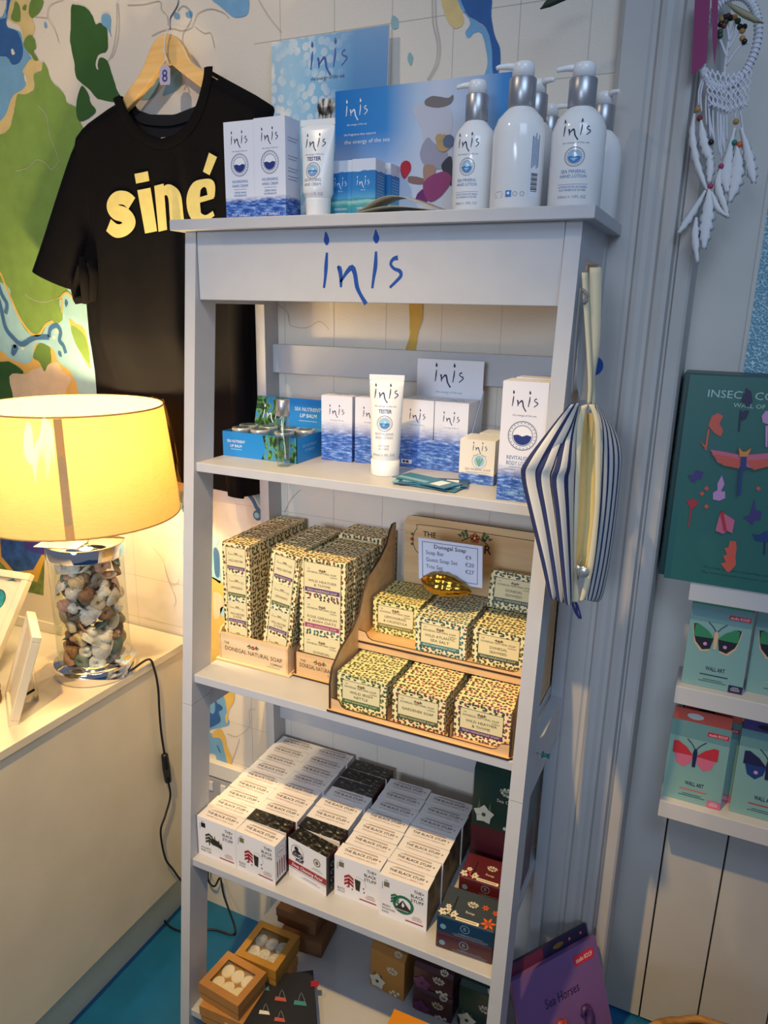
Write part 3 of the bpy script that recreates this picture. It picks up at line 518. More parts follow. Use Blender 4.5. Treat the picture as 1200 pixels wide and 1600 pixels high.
o = b.build('showcard'); o.location = (A.x, yb, zt); setp(o, 'wide glossy blue sky showcard printed with a figure in white, behind the blue cartons', 'showcard')
# folded leaflet
mat('leaflet', '#b9b29c', 0.55); b = MB(); rows = []
for i in range(13):
    t_ = i / 12; x = 0.325 + 0.128 * t_; zz = 0.0025 + 0.017 * math.sin(PI * min(1, t_ * 1.02)) ** 1.3 * (1 if t_ < 0.6 else 1.0)
    rows.append([(x, -0.248 + 0.06 * s - 0.018 * math.sin(PI * t_), zt + zz + 0.001 + 0.004 * s) for s in (0, 0.5, 1)])
b.grid(rows, 'leaflet'); b.grid([[(p[0], p[1] - 0.002, zt + 0.0006 + (p[2] - zt) * 0.28) for p in r_] for r_ in rows], 'leaflet')
o = b.build('leaflet'); md = o.modifiers.new('t', 'SOLIDIFY'); md.thickness = 0.0006; setp(o, 'folded beige leaflet arching on the front edge of the unit top', 'leaflet')
# pump bottles
def bottle(kind):
    r_ = empty('pump_bottle'); b = MB(); R_ = 0.0335; H = 0.116
    b.lathe([(R_ - 0.003, 0), (R_, 0.003), (R_, H - 0.018), (R_ - 0.001, H - 0.010), (R_ - 0.005, H + 0.002), (R_ - 0.012, H + 0.010), (0.0165, H + 0.0155), (0.015, H + 0.017)], 'bottle_white', 48)
    def fn(x, y, l): a = x / R_; return Vector(((R_ + l) * math.sin(a), -(R_ + l) * math.cos(a), y))
    f = Frame(b, (0, 0, 0), (1, 0, 0), (0, 0, 1), fn=fn, lift=0.0003)
    if kind == 'front':
        f.logo(0.0, 0.099, 0.034, 'ink'); f.text('the energy of the sea', 0, 0.0815, 0.0024, 'ink_grey', w=0.033, shear=0.3); seal(f, 0, 0.065, 0.0125, c='aqua')
        f.text('SEA MINERAL', 0, 0.0445, 0.0042, 'ink_blue', w=0.031); f.text('HAND LOTION', 0, 0.0385, 0.0042, 'ink_blue', w=0.033); f.rect(-0.019, 0.0300, 0.038, 0.0004, 'ink_blue', n=6)
        f.text('LOTION POUR LES MAINS', 0, 0.0255, 0.0026, 'ink_blue', w=0.036); f.text('AUX MINÉRAUX DE MER', 0, 0.0215, 0.0026, 'ink_blue', w=0.034); f.text('300ml ℮ 10FL OZ', 0, 0.0125, 0.0036, 'ink_grey', w=0.036)
    elif kind == 'back':
        for i in range(5): f.rect(0.015 + i * 0.0024, 0.052 + 0.002 * (i % 3), 0.0011, 0.040 - 0.003 * (i % 2), 'ink_blue')
        f.rect(0.013, 0.016, 0.016, 0.034, 'carton_cool', 1, 4)
        for i in range(12): f.rect(0.0155, 0.023 + i * 0.0020, 0.010, 0.0007 + 0.0006 * ((i * 5) % 3) / 2, 'black_ink', 2, 3)
        f.rect(-0.016, 0.0155, 0.0075, 0.0085, 'seal_blue', 1, 2); f.disc(-0.0125, 0.0205, 0.0018, 'white', 2, 10); fine(f, -0.0260, 0.0225, 0.013, 4, 0.0012, 'ink_grey'); f.ring(-0.004, 0.0195, 0.003, 0.0006, 'ink_grey', 1, 12); f.ring(0.005, 0.0195, 0.003, 0.0006, 'ink_grey', 1, 12)
    b.build('bottle_body', r_)
    b = MB(); b.lathe([(0.0168, H + 0.0165), (0.0172, H + 0.017), (0.0172, H + 0.0515), (0.0165, H + 0.0525)], 'silver', 40); b.build('collar', r_)
    b = MB(); b.lathe([(0.0140, H + 0.0525), (0.0140, H + 0.066), (0.0132, H + 0.0695), (0.0120, H + 0.0715), (0.0, H + 0.0720)], 'pump_white', 32)
    b.tube([(-0.008, 0, H + 0.067), (-0.020, 0, H + 0.0675), (-0.031, 0, H + 0.0665), (-0.034, 0, H + 0.0650)], [0.0050, 0.0042, 0.0032, 0.0026], 'pump_white', 10); b.build('pump_head', r_)
    return r_
gb = 'pump bottles on top of the unit'
bf = bottle('front'); bf.location = (0.4845, -0.186, zt); bf.rotation_euler = (0, 0, 0.0); bf.scale = (0.93, 0.93, 0.95); setp(bf, 'white pump bottle with printed front, left of the bottle turned backwards', 'bottle', gb)
bb = bottle('back'); bb.location = (0.5560, -0.208, zt); bb.rotation_euler = (0, 0, 0.35); bb.scale = (1.08, 1.08, 1.0); setp(bb, 'white pump bottle turned backwards to show its barcode', 'bottle', gb)
dup(bf, (0.6360, -0.200, zt), (0, 0, 0.10), 'white pump bottle with printed front, nearest the right end of the unit top', gb).scale = (1.07, 1.07, 0.965)
pl = bottle('plain'); pl.location = (0.5540, -0.125, zt); pl.rotation_euler = (0, 0, 2.6); setp(pl, 'white pump bottle behind the backwards one, only its pump and shoulder showing', 'bottle', gb)
dup(pl, (0.5560, -0.042, zt), (0, 0, 3.0), 'rearmost pump bottle, its small silver collar between two front bottles', gb).scale = (0.9, 0.9, 0.93)
dup(pl, (0.6440, -0.080, zt), (0, 0, 2.4), 'white pump bottle behind the rightmost printed one, at the back right corner', gb).scale = (0.95, 0.95, 0.93)

# ------------------------------------------------------------------ shelf 2
z2 = Z2 + 0.0003
m, nt, bs, N, L = nodes_mat('kelp_print'); t = N('ShaderNodeTexCoord'); mp = uvmap(N, L, 70, 40); n = N('ShaderNodeTexNoise'); n.inputs['Scale'].default_value = 0.8; n.inputs['Detail'].default_value = 3; n.inputs['Distortion'].default_value = 2.0; L(mp.outputs[0], n.inputs['Vector'])
r = ramp(N, [(0.36, hx('#14261c')), (0.46, hx('#2c5a2c')), (0.53, hx('#6f9a3c')), (0.57, hx('#3d8fb8')), (0.7, hx('#2a86c4'))]); L(n.outputs['Fac'], r.inputs['Fac']); L(r.outputs['Color'], bs.inputs['Base Color']); bs.inputs['Roughness'].default_value = 0.4
tray = empty('lip_balm_display_box', (0.0, 0, 0), label='blue open display box of lip balm tins at the left of the upper shelf', cat='display box')
x0, x1, y0, y1, hf = 0.026, 0.184, -0.197, -0.105, 0.046; x0 = 0.0235
b = MB(); b.box(x0, y0, z2, x1, y0 + 0.001, z2 + hf, 'cyan_card'); f = Frame(b, (x0, y0, z2), (1, 0, 0), (0, 0, 1)); f.text('SEA NUTRIENT', 0.030, 0.026, 0.0052, 'white', w=0.040); f.text('LIP BALM', 0.030, 0.0175, 0.0052, 'white', w=0.025); f.rect(0.018, 0.0135, 0.024, 0.0005, 'white')
f.poly([(0.085, 0.001), (0.095, 0.020), (0.088, 0.045), (0.130, 0.045), (0.1595, 0.045), (0.1595, 0.001)], 'kelp_print'); b.build('front_panel', tray)
b = MB(); b.box(x1 - 0.001, y0, z2, x1, y1, z2 + hf, 'cyan_card'); f = Frame(b, (x1, y0, z2), (0, 1, 0), (0, 0, 1)); f.text('SEA NUTRIENT', 0.045, 0.026, 0.0048, 'aqua_light', w=0.050); f.text('LIP BALM', 0.045, 0.0175, 0.0048, 'aqua_light', w=0.032); b.build('side_panel', tray)
b = MB(); b.box(x0, y0 + 0.001, z2, x0 + 0.001, y1, z2 + hf, 'cyan_card'); b.build('side_panel', tray)
b = MB(); b.box(x0 + 0.001, y0 + 0.001, z2, x1 - 0.001, y1, z2 + 0.001, 'cyan_card'); b.build('floor_panel', tray)
b = MB(); b.box(x0, y1, z2, x1, y1 + 0.001, z2 + 0.1, 'cyan_card'); b.v = [(x, y + (z - z2) * 0.25, z) for x, y, z in b.v]
f = Frame(b, (x0, y1, z2), (1, 0, 0), (0, 0.2425, 0.970)); f.rect(0.0, 0.03, 0.072, 0.072, 'kelp_print'); f.logo(0.040, 0.070, 0.046, 'white', 2); f.text('SEA NUTRIENT', 0.117, 0.080, 0.0070, 'white', w=0.058); f.text('LIP BALM', 0.120, 0.068, 0.0070, 'white', w=0.036); f.rect(0.10, 0.061, 0.040, 0.0006, 'white'); f.rect(0.095, 0.048, 0.060, 0.0008, 'aqua_light'); f.rect(0.095, 0.045, 0.060, 0.0008, 'aqua_light'); b.build('back_card', tray)
mat('tin_label', '#3b4f50', 0.4); mat('tin_rim', '#d8d5ca', 0.25, metal=0.6)
r0 = empty('lip_balm_tin'); b = MB(); b.lathe([(0.0165, 0), (0.0175, 0.001), (0.0175, 0.009), (0.0182, 0.0095), (0.0182, 0.0150), (0.0175, 0.0158), (0.0150, 0.0160), (0, 0.0160)], 'tin_rim', 28); b.build('tin_body', r0)
b = MB(); f = Frame(b, (0, 0, 0.0161), (1, 0, 0), (0, 1, 0)); f.disc(0, 0, 0.0125, 'tin_label', 1, 24); f.ring(0, 0, 0.0135, 0.0008, 'ink_grey', 1, 24); fine(f, 0, 0.003, 0.014, 3, 0.0016, 'aqua_light', 2); b.build('lid_label', r0)
gt = 'lip balm tins in the blue display box'; pos = [(0.053, -0.177), (0.094, -0.177), (0.146, -0.178), (0.044, -0.142), (0.086, -0.138), (0.132, -0.136), (0.166, -0.137)]
nm = ['front left', 'front middle', 'front right', 'back left', 'back second', 'back third', 'back right']
for i, (x, y) in enumerate(pos):
    for lv in ((0, 1) if True else (0,)):
        lab = 'silver lip balm tin in the blue box, %s of its %s layer' % (nm[i], 'upper' if lv else 'lower')
        if lv == 0: continue
        o = r0 if i == 0 else dup(r0, (0, 0, 0))
        o.location = (x, y, z2 + 0.0365); setp(o, 'silver lip balm tin in the blue display box, %s of the group' % nm[i], 'tin', gt)
b = MB(); b.box(x0 + 0.002, y0 + 0.002, z2 + 0.002, x1 - 0.002, y1 - 0.001, z2 + 0.0362, 'cyan_card'); b.build('inner_platform', tray)
# perfume vial
clear_mat('clear_glass', (0.90, 0.93, 0.92), 0.16); clear_mat('liquid', (0.88, 0.93, 0.90), 0.05)
va = empty('perfume_spray_vial', (0.1725, -0.222, z2), label='slim clear glass spray vial with a shiny silver cap, before the lip balm box', cat='perfume bottle')
b = MB(); b.lathe([(0.0105, 0), (0.0115, 0.001), (0.0115, 0.084), (0.010, 0.087), (0.007, 0.088)], 'clear_glass', 32); b.lathe([(0.0085, 0.088), (0.0095, 0.087), (0.0095, 0.012), (0.0085, 0.010), (0, 0.0095)], 'clear_glass', 32, cap=False)
def fnv(x, y, l): a = x / 0.0115; return Vector(((0.0115 + l) * math.sin(a), -(0.0115 + l) * math.cos(a), y))
f = Frame(b, (0, 0, 0), (1, 0, 0), (0, 0, 1), fn=fnv); f.text('TESTER', 0, 0.045, 0.0035, 'ink', w=0.016); b.build('glass_body', va)
b = MB(); b.lathe([(0.0092, 0.0105), (0.0092, 0.052), (0, 0.052)], 'liquid', 24); b.build('liquid', va)
b = MB(); b.tube([(0.004, 0, 0.012), (0.003, 0, 0.03), (-0.001, 0, 0.06), (0, 0, 0.086)], 0.0012, 'pump_white', 6); b.build('dip_tube', va)
b = MB(); b.lathe([(0.0112, 0.0885), (0.0120, 0.089), (0.0120, 0.1155), (0.0112, 0.1165), (0, 0.1165)], 'silver', 32); b.build('cap', va)
# sea print boxes
def inis_box(w_=0.061, d_=0.05, h_=0.118, name='perfume_carton', texts=True):
    b = MB(); b.box(-w_ / 2, 0, 0, w_ / 2, d_, h_, 'carton_white', front='sea_box', right='sea_box', left='sea_box')
    f = Frame(b, (0, 0, 0), (1, 0, 0), (0, 0, 1)); f.logo(0, 0.091, 0.030, 'ink', sub='the energy of the sea', subm='ink_grey'); f.text('Cologne Spray', 0.002, 0.016, 0.0035, 'aqua_light', w=0.03, shear=0.3); f.text('50ml ℮ 1.7 FL OZ', 0.002, 0.006, 0.0026, 'aqua_light', w=0.024)
    f = Frame(b, (0, 0, h_), (1, 0, 0), (0, 1, 0)); f.logo(0, d_ * 0.5, 0.026, 'ink_grey')
    return b.build(name, bevel=0.0006, seg=1)
gi = 'white cartons with blue sea print on the upper shelf'
o = inis_box(); o.location = (0.2315, -0.137, z2); o.rotation_euler = (0, 0, 0.05); setp(o, 'white and sea blue carton standing directly right of the lip balm box', 'carton', gi)
dup(o, (0.2960, -0.130, z2), (0, 0, 0.03), 'white and sea blue carton mostly hidden behind the standing lotion tube', gi)
ds = empty('perfume_counter_display', label='white countertop display with tall printed back card holding two sea print cartons', cat='display box')
X0, X1, Y0 = 0.349, 0.474, -0.118
b = MB(); b.box(X0, Y0 - 0.001, z2, X1, Y0, z2 + 0.052, 'sea_box'); f = Frame(b, (X0, Y0 - 0.001, z2), (1, 0, 0), (0, 0, 1)); f.rect(0.004, 0.006, 0.020, 0.0075, 'carton_white'); f.rect(0.0065, 0.0078, 0.005, 0.004, 'ink', 2); f.rect(0.0130, 0.0078, 0.005, 0.004, 'ink', 2); f.text('Cologne Spray', 0.060, 0.020, 0.0045, 'aqua_light', w=0.045, shear=0.3); f.text('Eau de Cologne', 0.060, 0.010, 0.003, 'aqua_light', w=0.036); b.build('front_lip', ds)
b = MB(); b.box(X0, Y0, z2, X1, Y0 + 0.068, z2 + 0.001, 'carton_white'); b.build('base', ds)
b = MB(); b.prism([(Y0, z2), (Y0 + 0.068, z2), (Y0 + 0.075, z2 + 0.135), (Y0 + 0.045, z2 + 0.100), (Y0 + 0.010, z2 + 0.052), (Y0, z2 + 0.052)], 'x', X1 - 0.0002, X1 + 0.0008, 'carton_cool'); b.build('side_wall', ds)
b = MB(); b.box(X0, Y0 + 0.070, z2, X1, Y0 + 0.0712, z2 + 0.185, 'carton_white'); f = Frame(b, (X0, Y0 + 0.070, z2), (1, 0, 0), (0, 0, 1)); f.logo(0.061, 0.158, 0.055, 'ink', sub='the energy of the sea', subm='ink_grey'); b.build('back_card', ds)
for k_, (x, lab) in enumerate(((0.380, 'left of the two sea print cartons held in the white counter display'), (0.4425, 'right of the two sea print cartons held in the white counter display'))):
    dup(o, (x, Y0 + 0.001, z2 + 0.0012), (0, 0, 0), lab, gi).scale = (1.0, 1.22, 1.0)
tb, b, f, fn = flat_tube('body_lotion_tester_tube', 0.158, 0.058, 0.024, 0.0230, 0.026, 0.137, 0.040, words=[('TESTER', 0.1045, 0.0060, 0.022, 'navy'), ('REVITALISING', 0.0690, 0.0040, 0.030, 'ink_grey'), ('BODY LOTION', 0.0630, 0.0040, 0.028, 'ink_grey'), ('LAIT POUR', 0.050, 0.0034, 0.018, 'ink_grey'), ('LE CORPS', 0.0450, 0.0034, 0.017, 'ink_grey'), ('200ml ℮ 7FL OZ', 0.0350, 0.0036, 0.036, 'ink_grey')])
seal(f, 0, 0.0880, 0.0130, c='aqua'); b.build('tube_body', tb)
b = MB(); b.lathe([(0.0235, 0), (0.0242, 0.001), (0.0245, 0.0255), (0.022, 0.0262)], 'tube_white', 40); b.build('screw_cap', tb)
tb.location = (0.3540, -0.190, z2); tb.rotation_euler = (0, 0, 0.28); setp(tb, 'tall cream coloured tube marked TESTER standing on its cap near the shelf middle', 'tube')
mat('soap_green', '#6f9f5a', 0.5)
def soap_small():
    w_, d_, h_ = 0.058, 0.06, 0.072; b = MB(); b.box(-w_ / 2, 0, 0, w_ / 2, d_, h_, 'tube_white', front='sea_soap', right='sea_soap', left='sea_soap'); f = Frame(b, (0, 0, 0), (1, 0, 0), (0, 0, 1))
    f.logo(0.004, 0.060, 0.024, 'ink', sub='the energy of the sea', subm='ink_grey'); f.ring(0.004, 0.038, 0.012, 0.0006, 'ink_grey'); f.disc(0.004, 0.038, 0.0085, 'aqua_light', 1)
    for a_ in (-0.5, 0, 0.5): f.poly([(0.004, 0.0285), (0.004 + 0.008 * math.sin(a_) + 0.0014, 0.040), (0.004 + 0.010 * math.sin(a_), 0.0445), (0.004 + 0.008 * math.sin(a_) - 0.0014, 0.040)], 'soap_green', 2)
    f.text('SEA MINERAL SOAP', 0.002, 0.0225, 0.0036, 'ink_grey', w=0.042); f.rect(-0.018, 0.0195, 0.040, 0.0005, 'ink_grey'); f.text('100g ℮ 3.5 OZ', 0, 0.005, 0.0036, 'aqua_light', w=0.026); return b.build('soap_carton', bevel=0.0006, seg=1)
o = soap_small(); o.location = (0.5135, -0.186, z2); o.rotation_euler = (0, 0, 0.04); gs = 'cream soap cartons on the upper shelf'; setp(o, 'small cream soap carton with blue foot, tucked left of the tall lotion carton', 'carton', gs)
dup(o, (0.5230, -0.118, z2), (0, 0, -0.02), 'small cream soap carton directly behind the front one, only its top edge showing', gs)
def body_box():
    w_, d_, h_ = 0.066, 0.050, 0.175; b = MB(); b.box(-w_ / 2, 0, 0, w_ / 2, d_, h_, 'carton_white', front='sea_body', right='sea_body', left='sea_body'); f = Frame(b, (0, 0, 0), (1, 0, 0), (0, 0, 1))
    f.logo(0, 0.148, 0.038, 'ink', sub='the energy of the sea', subm='ink_grey'); seal(f, 0, 0.098, 0.0215); f.text('REVITALISING', -0.001, 0.0625, 0.0056, 'ink_blue', w=0.040); f.text('BODY LOTION', -0.001, 0.0545, 0.0056, 'ink_blue', w=0.040); f.rect(-0.017, 0.051, 0.034, 0.0006, 'ink_grey'); f.rect(-0.024, 0.0475, 0.048, 0.0004, 'ink_grey'); f.text('LAIT POUR', 0, 0.041, 0.0038, 'ink_grey', w=0.024); f.text('LE CORPS', 0, 0.036, 0.0038, 'ink_grey', w=0.022); f.text('200ml ℮ 7FL OZ', 0, 0.010, 0.0046, 'aqua_light', w=0.048)
    f = Frame(b, (w_ / 2, 0, 0), (0, 1, 0), (0, 0, 1)); side_print(f, d_, h_, 'ink'); return b.build('body_lotion_carton', bevel=0.0006, seg=1)
o = body_box(); o.location = (0.6035, -0.262, z2); o.rotation_euler = (0, 0, 0.02); go = 'tall lotion cartons on the upper shelf'; setp(o, 'tall white lotion carton with round seal at the right front of the upper shelf', 'carton', go)
dup(o, (0.6040, -0.195, z2), (0, 0, 0.0), 'second tall lotion carton hidden close behind the front one', go)
mat('card_teal', '#3f7a94', 0.4); mat('card_teal_light', '#7fb3c4', 0.4); mat('card_dark', '#2a4a6a', 0.4)
gl = 'teal leaflets fanned on the upper shelf'
for i, (x, y, r_, ttl) in enumerate(((0.452, -0.232, -0.10, 'bottom'), (0.448, -0.226, 0.12, 'lower middle'), (0.455, -0.222, 0.28, 'upper middle'), (0.445, -0.228, -0.32, 'top'))):
    b = MB(); zz = z2 + 0.0015 + 0.0016 * i; b.box(-0.055, -0.023, 0, 0.055, 0.023, 0.0011, 'card_teal', top=('card_teal', 'card_teal_light', 'card_dark', 'card_teal')[i]); f = Frame(b, (-0.055, -0.023, 0.0011), (1, 0, 0), (0, 1, 0)); f.rect(0.006, 0.006, 0.06, 0.012, 'card_teal_light'); f.rect(0.075, 0.006, 0.02, 0.03, 'white')
    o = b.build('leaflet'); o.location = (x, y, zz); o.rotation_euler = (0, 0, r_); setp(o, 'small teal leaflet, %s of the fan in front of the display box' % ttl, 'leaflet', gl)
# ------------------------------------------------------------------ shelf 3: soap in wooden display boxes
z3 = Z3 + 0.0003
wood_mat('plywood', '#cfa674', '#e0bd8c'); wood_mat('plywood_pale', '#dcbd92', '#e8cda6', rough=0.55); mat('burnt_edge', '#3a2414', 0.7); mat('label_cream', '#e2d6a6', 0.5); mat('leaf_print', '#39442c', 0.5); mat('rose_print', '#9a4436', 0.5)
mat('leaf_green', '#4d5f3a', 0.5); mat('flower_orange', '#b8603c', 0.5)
motif_mat('pat_nettle', '#5e6a3e', '#7d8a4a', '#3d4a2c', '#f1e3ab'); motif_mat('pat_gardener', '#8a4632', '#46532f', '#9c5a3c', '#f1e3ab'); motif_mat('pat_heather', '#8a4450', '#46502f', '#70427a', '#f1e3ab')
motif_mat('pat_lemon', '#8a8a3a', '#55602f', '#4a4a26', '#f0df96'); motif_mat('pat_atlantic', '#3f8088', '#4b5a44', '#8a4a38', '#efe2b4'); motif_mat('pat_seaweed', '#5c6248', '#3f4a38', '#7a6a40', '#f1e3ab'); motif_mat('pat_guest', '#7a4a30', '#3f4a2a', '#8a5030', '#f1e3ab', sc=130)
for n_, c_ in dict(band_green='#3f6f3c', band_olive='#54603a', band_purple='#5f3a78', band_lemon='#7a7a44', band_teal='#3a8088', band_dark='#3d5450', band_pink='#a03a72', band_white='#e6dfc6').items(): mat(n_, c_, 0.5)
def sprig(f, x, y, s, k=2, col=('leaf_print', 'rose_print', 'leaf_print')):
    for sg, c in ((-1, col[0]), (1, col[2])):
        f.stroke([(x + sg * s * 0.35, y), (x + sg * s * 1.0, y - s * 0.35)], s * 0.08, c, k)
        for q, a in ((0.55, 0.9), (0.8, 0.55), (1.05, 0.1), (0.6, -0.5)): f.poly([(x + sg * s * q, y - s * 0.1), (x + sg * s * (q + 0.28), y + s * (0.35 * a + 0.08)), (x + sg * s * (q + 0.10), y + s * (0.55 * a + 0.1)), (x + sg * s * (q - 0.08), y + s * 0.12)][::sg], c, k)
    for i in range(5):
        a = PI / 2 + i * 2 * PI / 5; f.disc(x + s * 0.24 * math.cos(a), y + s * 0.22 * math.sin(a), s * 0.19, col[1], k, 8)
    f.disc(x, y, s * 0.10, 'label_cream', k + 1, 8)
def brand(f, x, y, w, m='black_ink', k=2):
    sprig(f, x, y + w * 0.075, w * 0.10, k); f.text('THE', x - w * 0.5, y + w * 0.085, w * 0.032, m, 'l', k=k); f.text('DONEGAL NATURAL SOAP', x - w * 0.02, y - w * 0.015, w * 0.052, m, w=w * 0.98, k=k); f.text('COMPANY', x + w * 0.5, y - w * 0.085, w * 0.035, m, 'r', k=k)
def soap_face(f, w, h, lines, band, pat_edge=None):
    # cream label with outline, title, band
    x, y, ww, hh = 0.010, 0.0125, w - 0.022, h - 0.024
    f.rect(x, y, ww, hh, 'label_cream', 1); f.frame(x - 0.0004, y - 0.0004, ww + 0.0008, hh + 0.0008, 0.0007, 'leaf_print', 2)
    cx = x + ww / 2; brand(f, cx, y + hh * 0.72, ww * 0.86)
    for i, t_ in enumerate(lines): f.text(t_, cx, y + hh * (0.40 if len(lines) == 1 else (0.46 - 0.19 * i)), 0.0046, 'brown_ink' if 0 else 'black_ink', w=min(ww * 0.82, 0.0043 * len(t_)), k=2)
    f.rect(x, y, ww, hh * 0.165, band, 2); f.text('IRISH HANDMADE SOAP', cx, y + hh * 0.045, 0.0034, 'label_cream', w=ww * 0.86, k=3)
_sb = {}
def soap_bar(pat, lines, band, w=0.093, d=0.033, h=0.0665, front=True):
    k = (pat, front)
    if k in _sb: return _sb[k].copy(), True
    b = MB(); b.box(-w / 2, 0, 0, w / 2, d, h, pat)
    soap_face(Frame(b, (-w / 2, 0, 0), (1, 0, 0), (0, 0, 1)), w, h, lines, band)
    o = b.build('boxed_soap', bevel=0.0007, seg=1); _sb[k] = o; return o, False
def place(o, new, loc, rot, lab, grp):
    if new: COL.objects.link(o)
    o.location = loc; o.rotation_euler = rot; setp(o, lab, 'soap', grp); return o
# stepped stand
st = empty('stepped_soap_stand', label='stepped plywood stand with dark burnt edges and curved sides holding boxed soaps', cat='display stand')
sx0, sx1 = 0.3085, 0.6355; syf = -0.312; syb = -0.045
sidep = [(syf + 0.004, z3), (syf + 0.004, z3 + 0.052), (syf + 0.012, z3 + 0.078), (syf + 0.040, z3 + 0.100), (syf + 0.085, z3 + 0.118), (syf + 0.112, z3 + 0.140), (syf + 0.128, z3 + 0.175), (syf + 0.150, z3 + 0.200), (syf + 0.195, z3 + 0.218), (syf + 0.225, z3 + 0.238), (syf + 0.240, z3 + 0.262), (syf + 0.250, z3 + 0.272), (syb - 0.002, z3 + 0.272), (syb - 0.002, z3)]
sidep = [(y, z) for y, z in sidep]
for x in (sx0 + 0.002, sx1 - 0.006):
    b = MB(); b.prism(sidep, 'x', x, x + 0.004, 'plywood', side='burnt_edge'); b.build('side_panel', st)
b = MB(); b.prism([(sx0, syf), (sx1 - 0.006, syf), (sx1, syf + 0.006), (sx1, syb), (sx0, syb), (sx0, syf + 0.004)], 'z', z3, z3 + 0.004, 'plywood', side='burnt_edge'); b.build('base_board', st)
zu = z3 + 0.090; yu = -0.205
def lip(z, y, name, notch):
    b = MB(); pts = [(sx0 + 0.006, z), (sx1 - 0.006, z), (sx1 - 0.006, z + 0.020), (sx1 - 0.020, z + 0.018), (sx1 - 0.026, z + 0.008), (sx1 - 0.034, z + 0.005), (sx0 + 0.034, z + 0.005), (sx0 + 0.026, z + 0.008), (sx0 + 0.020, z + 0.018), (sx0 + 0.006, z + 0.020)]
    b.prism(pts, 'y', y, y + 0.003, 'plywood', side='burnt_edge'); b.build(name, st)
lip(z3 + 0.004, syf + 0.006, 'front_lip', 0)
lip(zu, yu, 'upper_lip', 0)
b = MB(); b.box(sx0 + 0.006, yu, zu - 0.004, sx1 - 0.006, syb - 0.006, zu, 'plywood', front='burnt_edge'); b.build('upper_board', st)
b = MB(); b.box(sx0 + 0.006, yu + 0.001, zu - 0.016, sx1 - 0.006, yu + 0.004, zu - 0.004, 'plywood', bottom='burnt_edge'); b.build('riser', st)
for x in (0.4165, 0.527): b = MB(); b.box(x, syf + 0.010, z3 + 0.004, x + 0.003, syb - 0.006, z3 + 0.030, 'plywood', front='burnt_edge', top='burnt_edge'); b.build('divider', st)
hb = 0.292
bp = [(sx0 + 0.028, z3), (sx1, z3), (sx1, z3 + hb), (sx0 + 0.040, z3 + hb), (sx0 + 0.030, z3 + hb - 0.004), (sx0 + 0.026, z3 + hb - 0.012)]
b = MB(); b.prism(bp, 'y', syb - 0.006, syb - 0.002, 'plywood', side='burnt_edge')
f = Frame(b, (0, syb - 0.006, z3), (1, 0, 0), (0, 0, 1))
f.stroke([(sx1 - 0.01, 0.277), (sx0 + 0.075, 0.277), (sx0 + 0.052, 0.268), (sx0 + 0.044, 0.245), (sx0 + 0.052, 0.222), (sx0 + 0.075, 0.213)], 0.0012, 'burnt_edge', 1, 5)
def PB(u, v): q = aty(u, v, syb - 0.006); return q.x, q.z - z3
x, z = PB(671, 839); f.text('THE', x, z, 0.010, 'burnt_edge', bold=0.02); x, z = PB(742, 841); sprig(f, x, z, 0.026, 1, ('leaf_green', 'flower_orange', 'leaf_green')); x, z = PB(762, 866); f.text('R', x, z, 0.017, 'burnt_edge', bold=0.01)
x, z = PB(644, 842); f.disc(x, z, 0.004, 'rose_print', 1, 8); f.disc(x, z + 0.010, 0.003, 'leaf_green', 1, 8); f.disc(x, z - 0.010, 0.003, 'leaf_green', 1, 8)
b.build('back_board', st)
kinds = [('pat_nettle', ['WILD IRISH', 'NETTLE'], 'band_green', 'green banded wild nettle'), ('pat_gardener', ['GARDENER SOAP'], 'band_olive', 'red flowered gardener'), ('pat_heather', ['WILD HEATHER', '& THYME'], 'band_purple', 'purple banded heather'),
         ('pat_lemon', ['LEMONGRASS', '& CALENDULA'], 'band_lemon', 'yellow lemongrass'), ('pat_atlantic', ['WILD ATLANTIC', 'SEA SALT'], 'band_teal', 'teal banded sea salt'), ('pat_seaweed', ['DONEGAL', 'SEAWEED'], 'band_dark', 'dark banded seaweed')]
gso = 'boxed soaps on the stepped stand'
def row(ki, x, y, z, n, rz=0, names=ORD, w=None, tilt=0, dd=0.0335):
    p, l, bd, t_ = kinds[ki]
    for i in range(n):
        o, new = soap_bar(p, l, bd); place(o, new, (x + 0.0008 * ((i * 3) % 2), y + i * dd, z), (tilt, 0, rz), '%s soap box, %s in its row on the %s step' % (t_, names[i] if n > 1 else 'only one', 'lower' if ki < 3 else 'upper'), gso)
row(0, 0.3675, -0.296, z3 + 0.0045, 4, 0.0); row(1, 0.4725, -0.298, z3 + 0.0045, 4, 0.0); row(2, 0.5785, -0.290, z3 + 0.0045, 4, 0.0)
row(3, 0.3675, -0.158, zu + 0.0005, 3); row(4, 0.4690, -0.196, zu + 0.0005, 4); row(5, 0.5725, -0.192, zu + 0.0005, 3)
o, new = soap_bar('pat_seaweed', kinds[5][1], 'band_dark'); place(o, new, (0.5680, -0.103, zu + 0.069), (-0.24, 0, 0.0), 'dark banded seaweed soap box propped upright against the stand back board', gso)
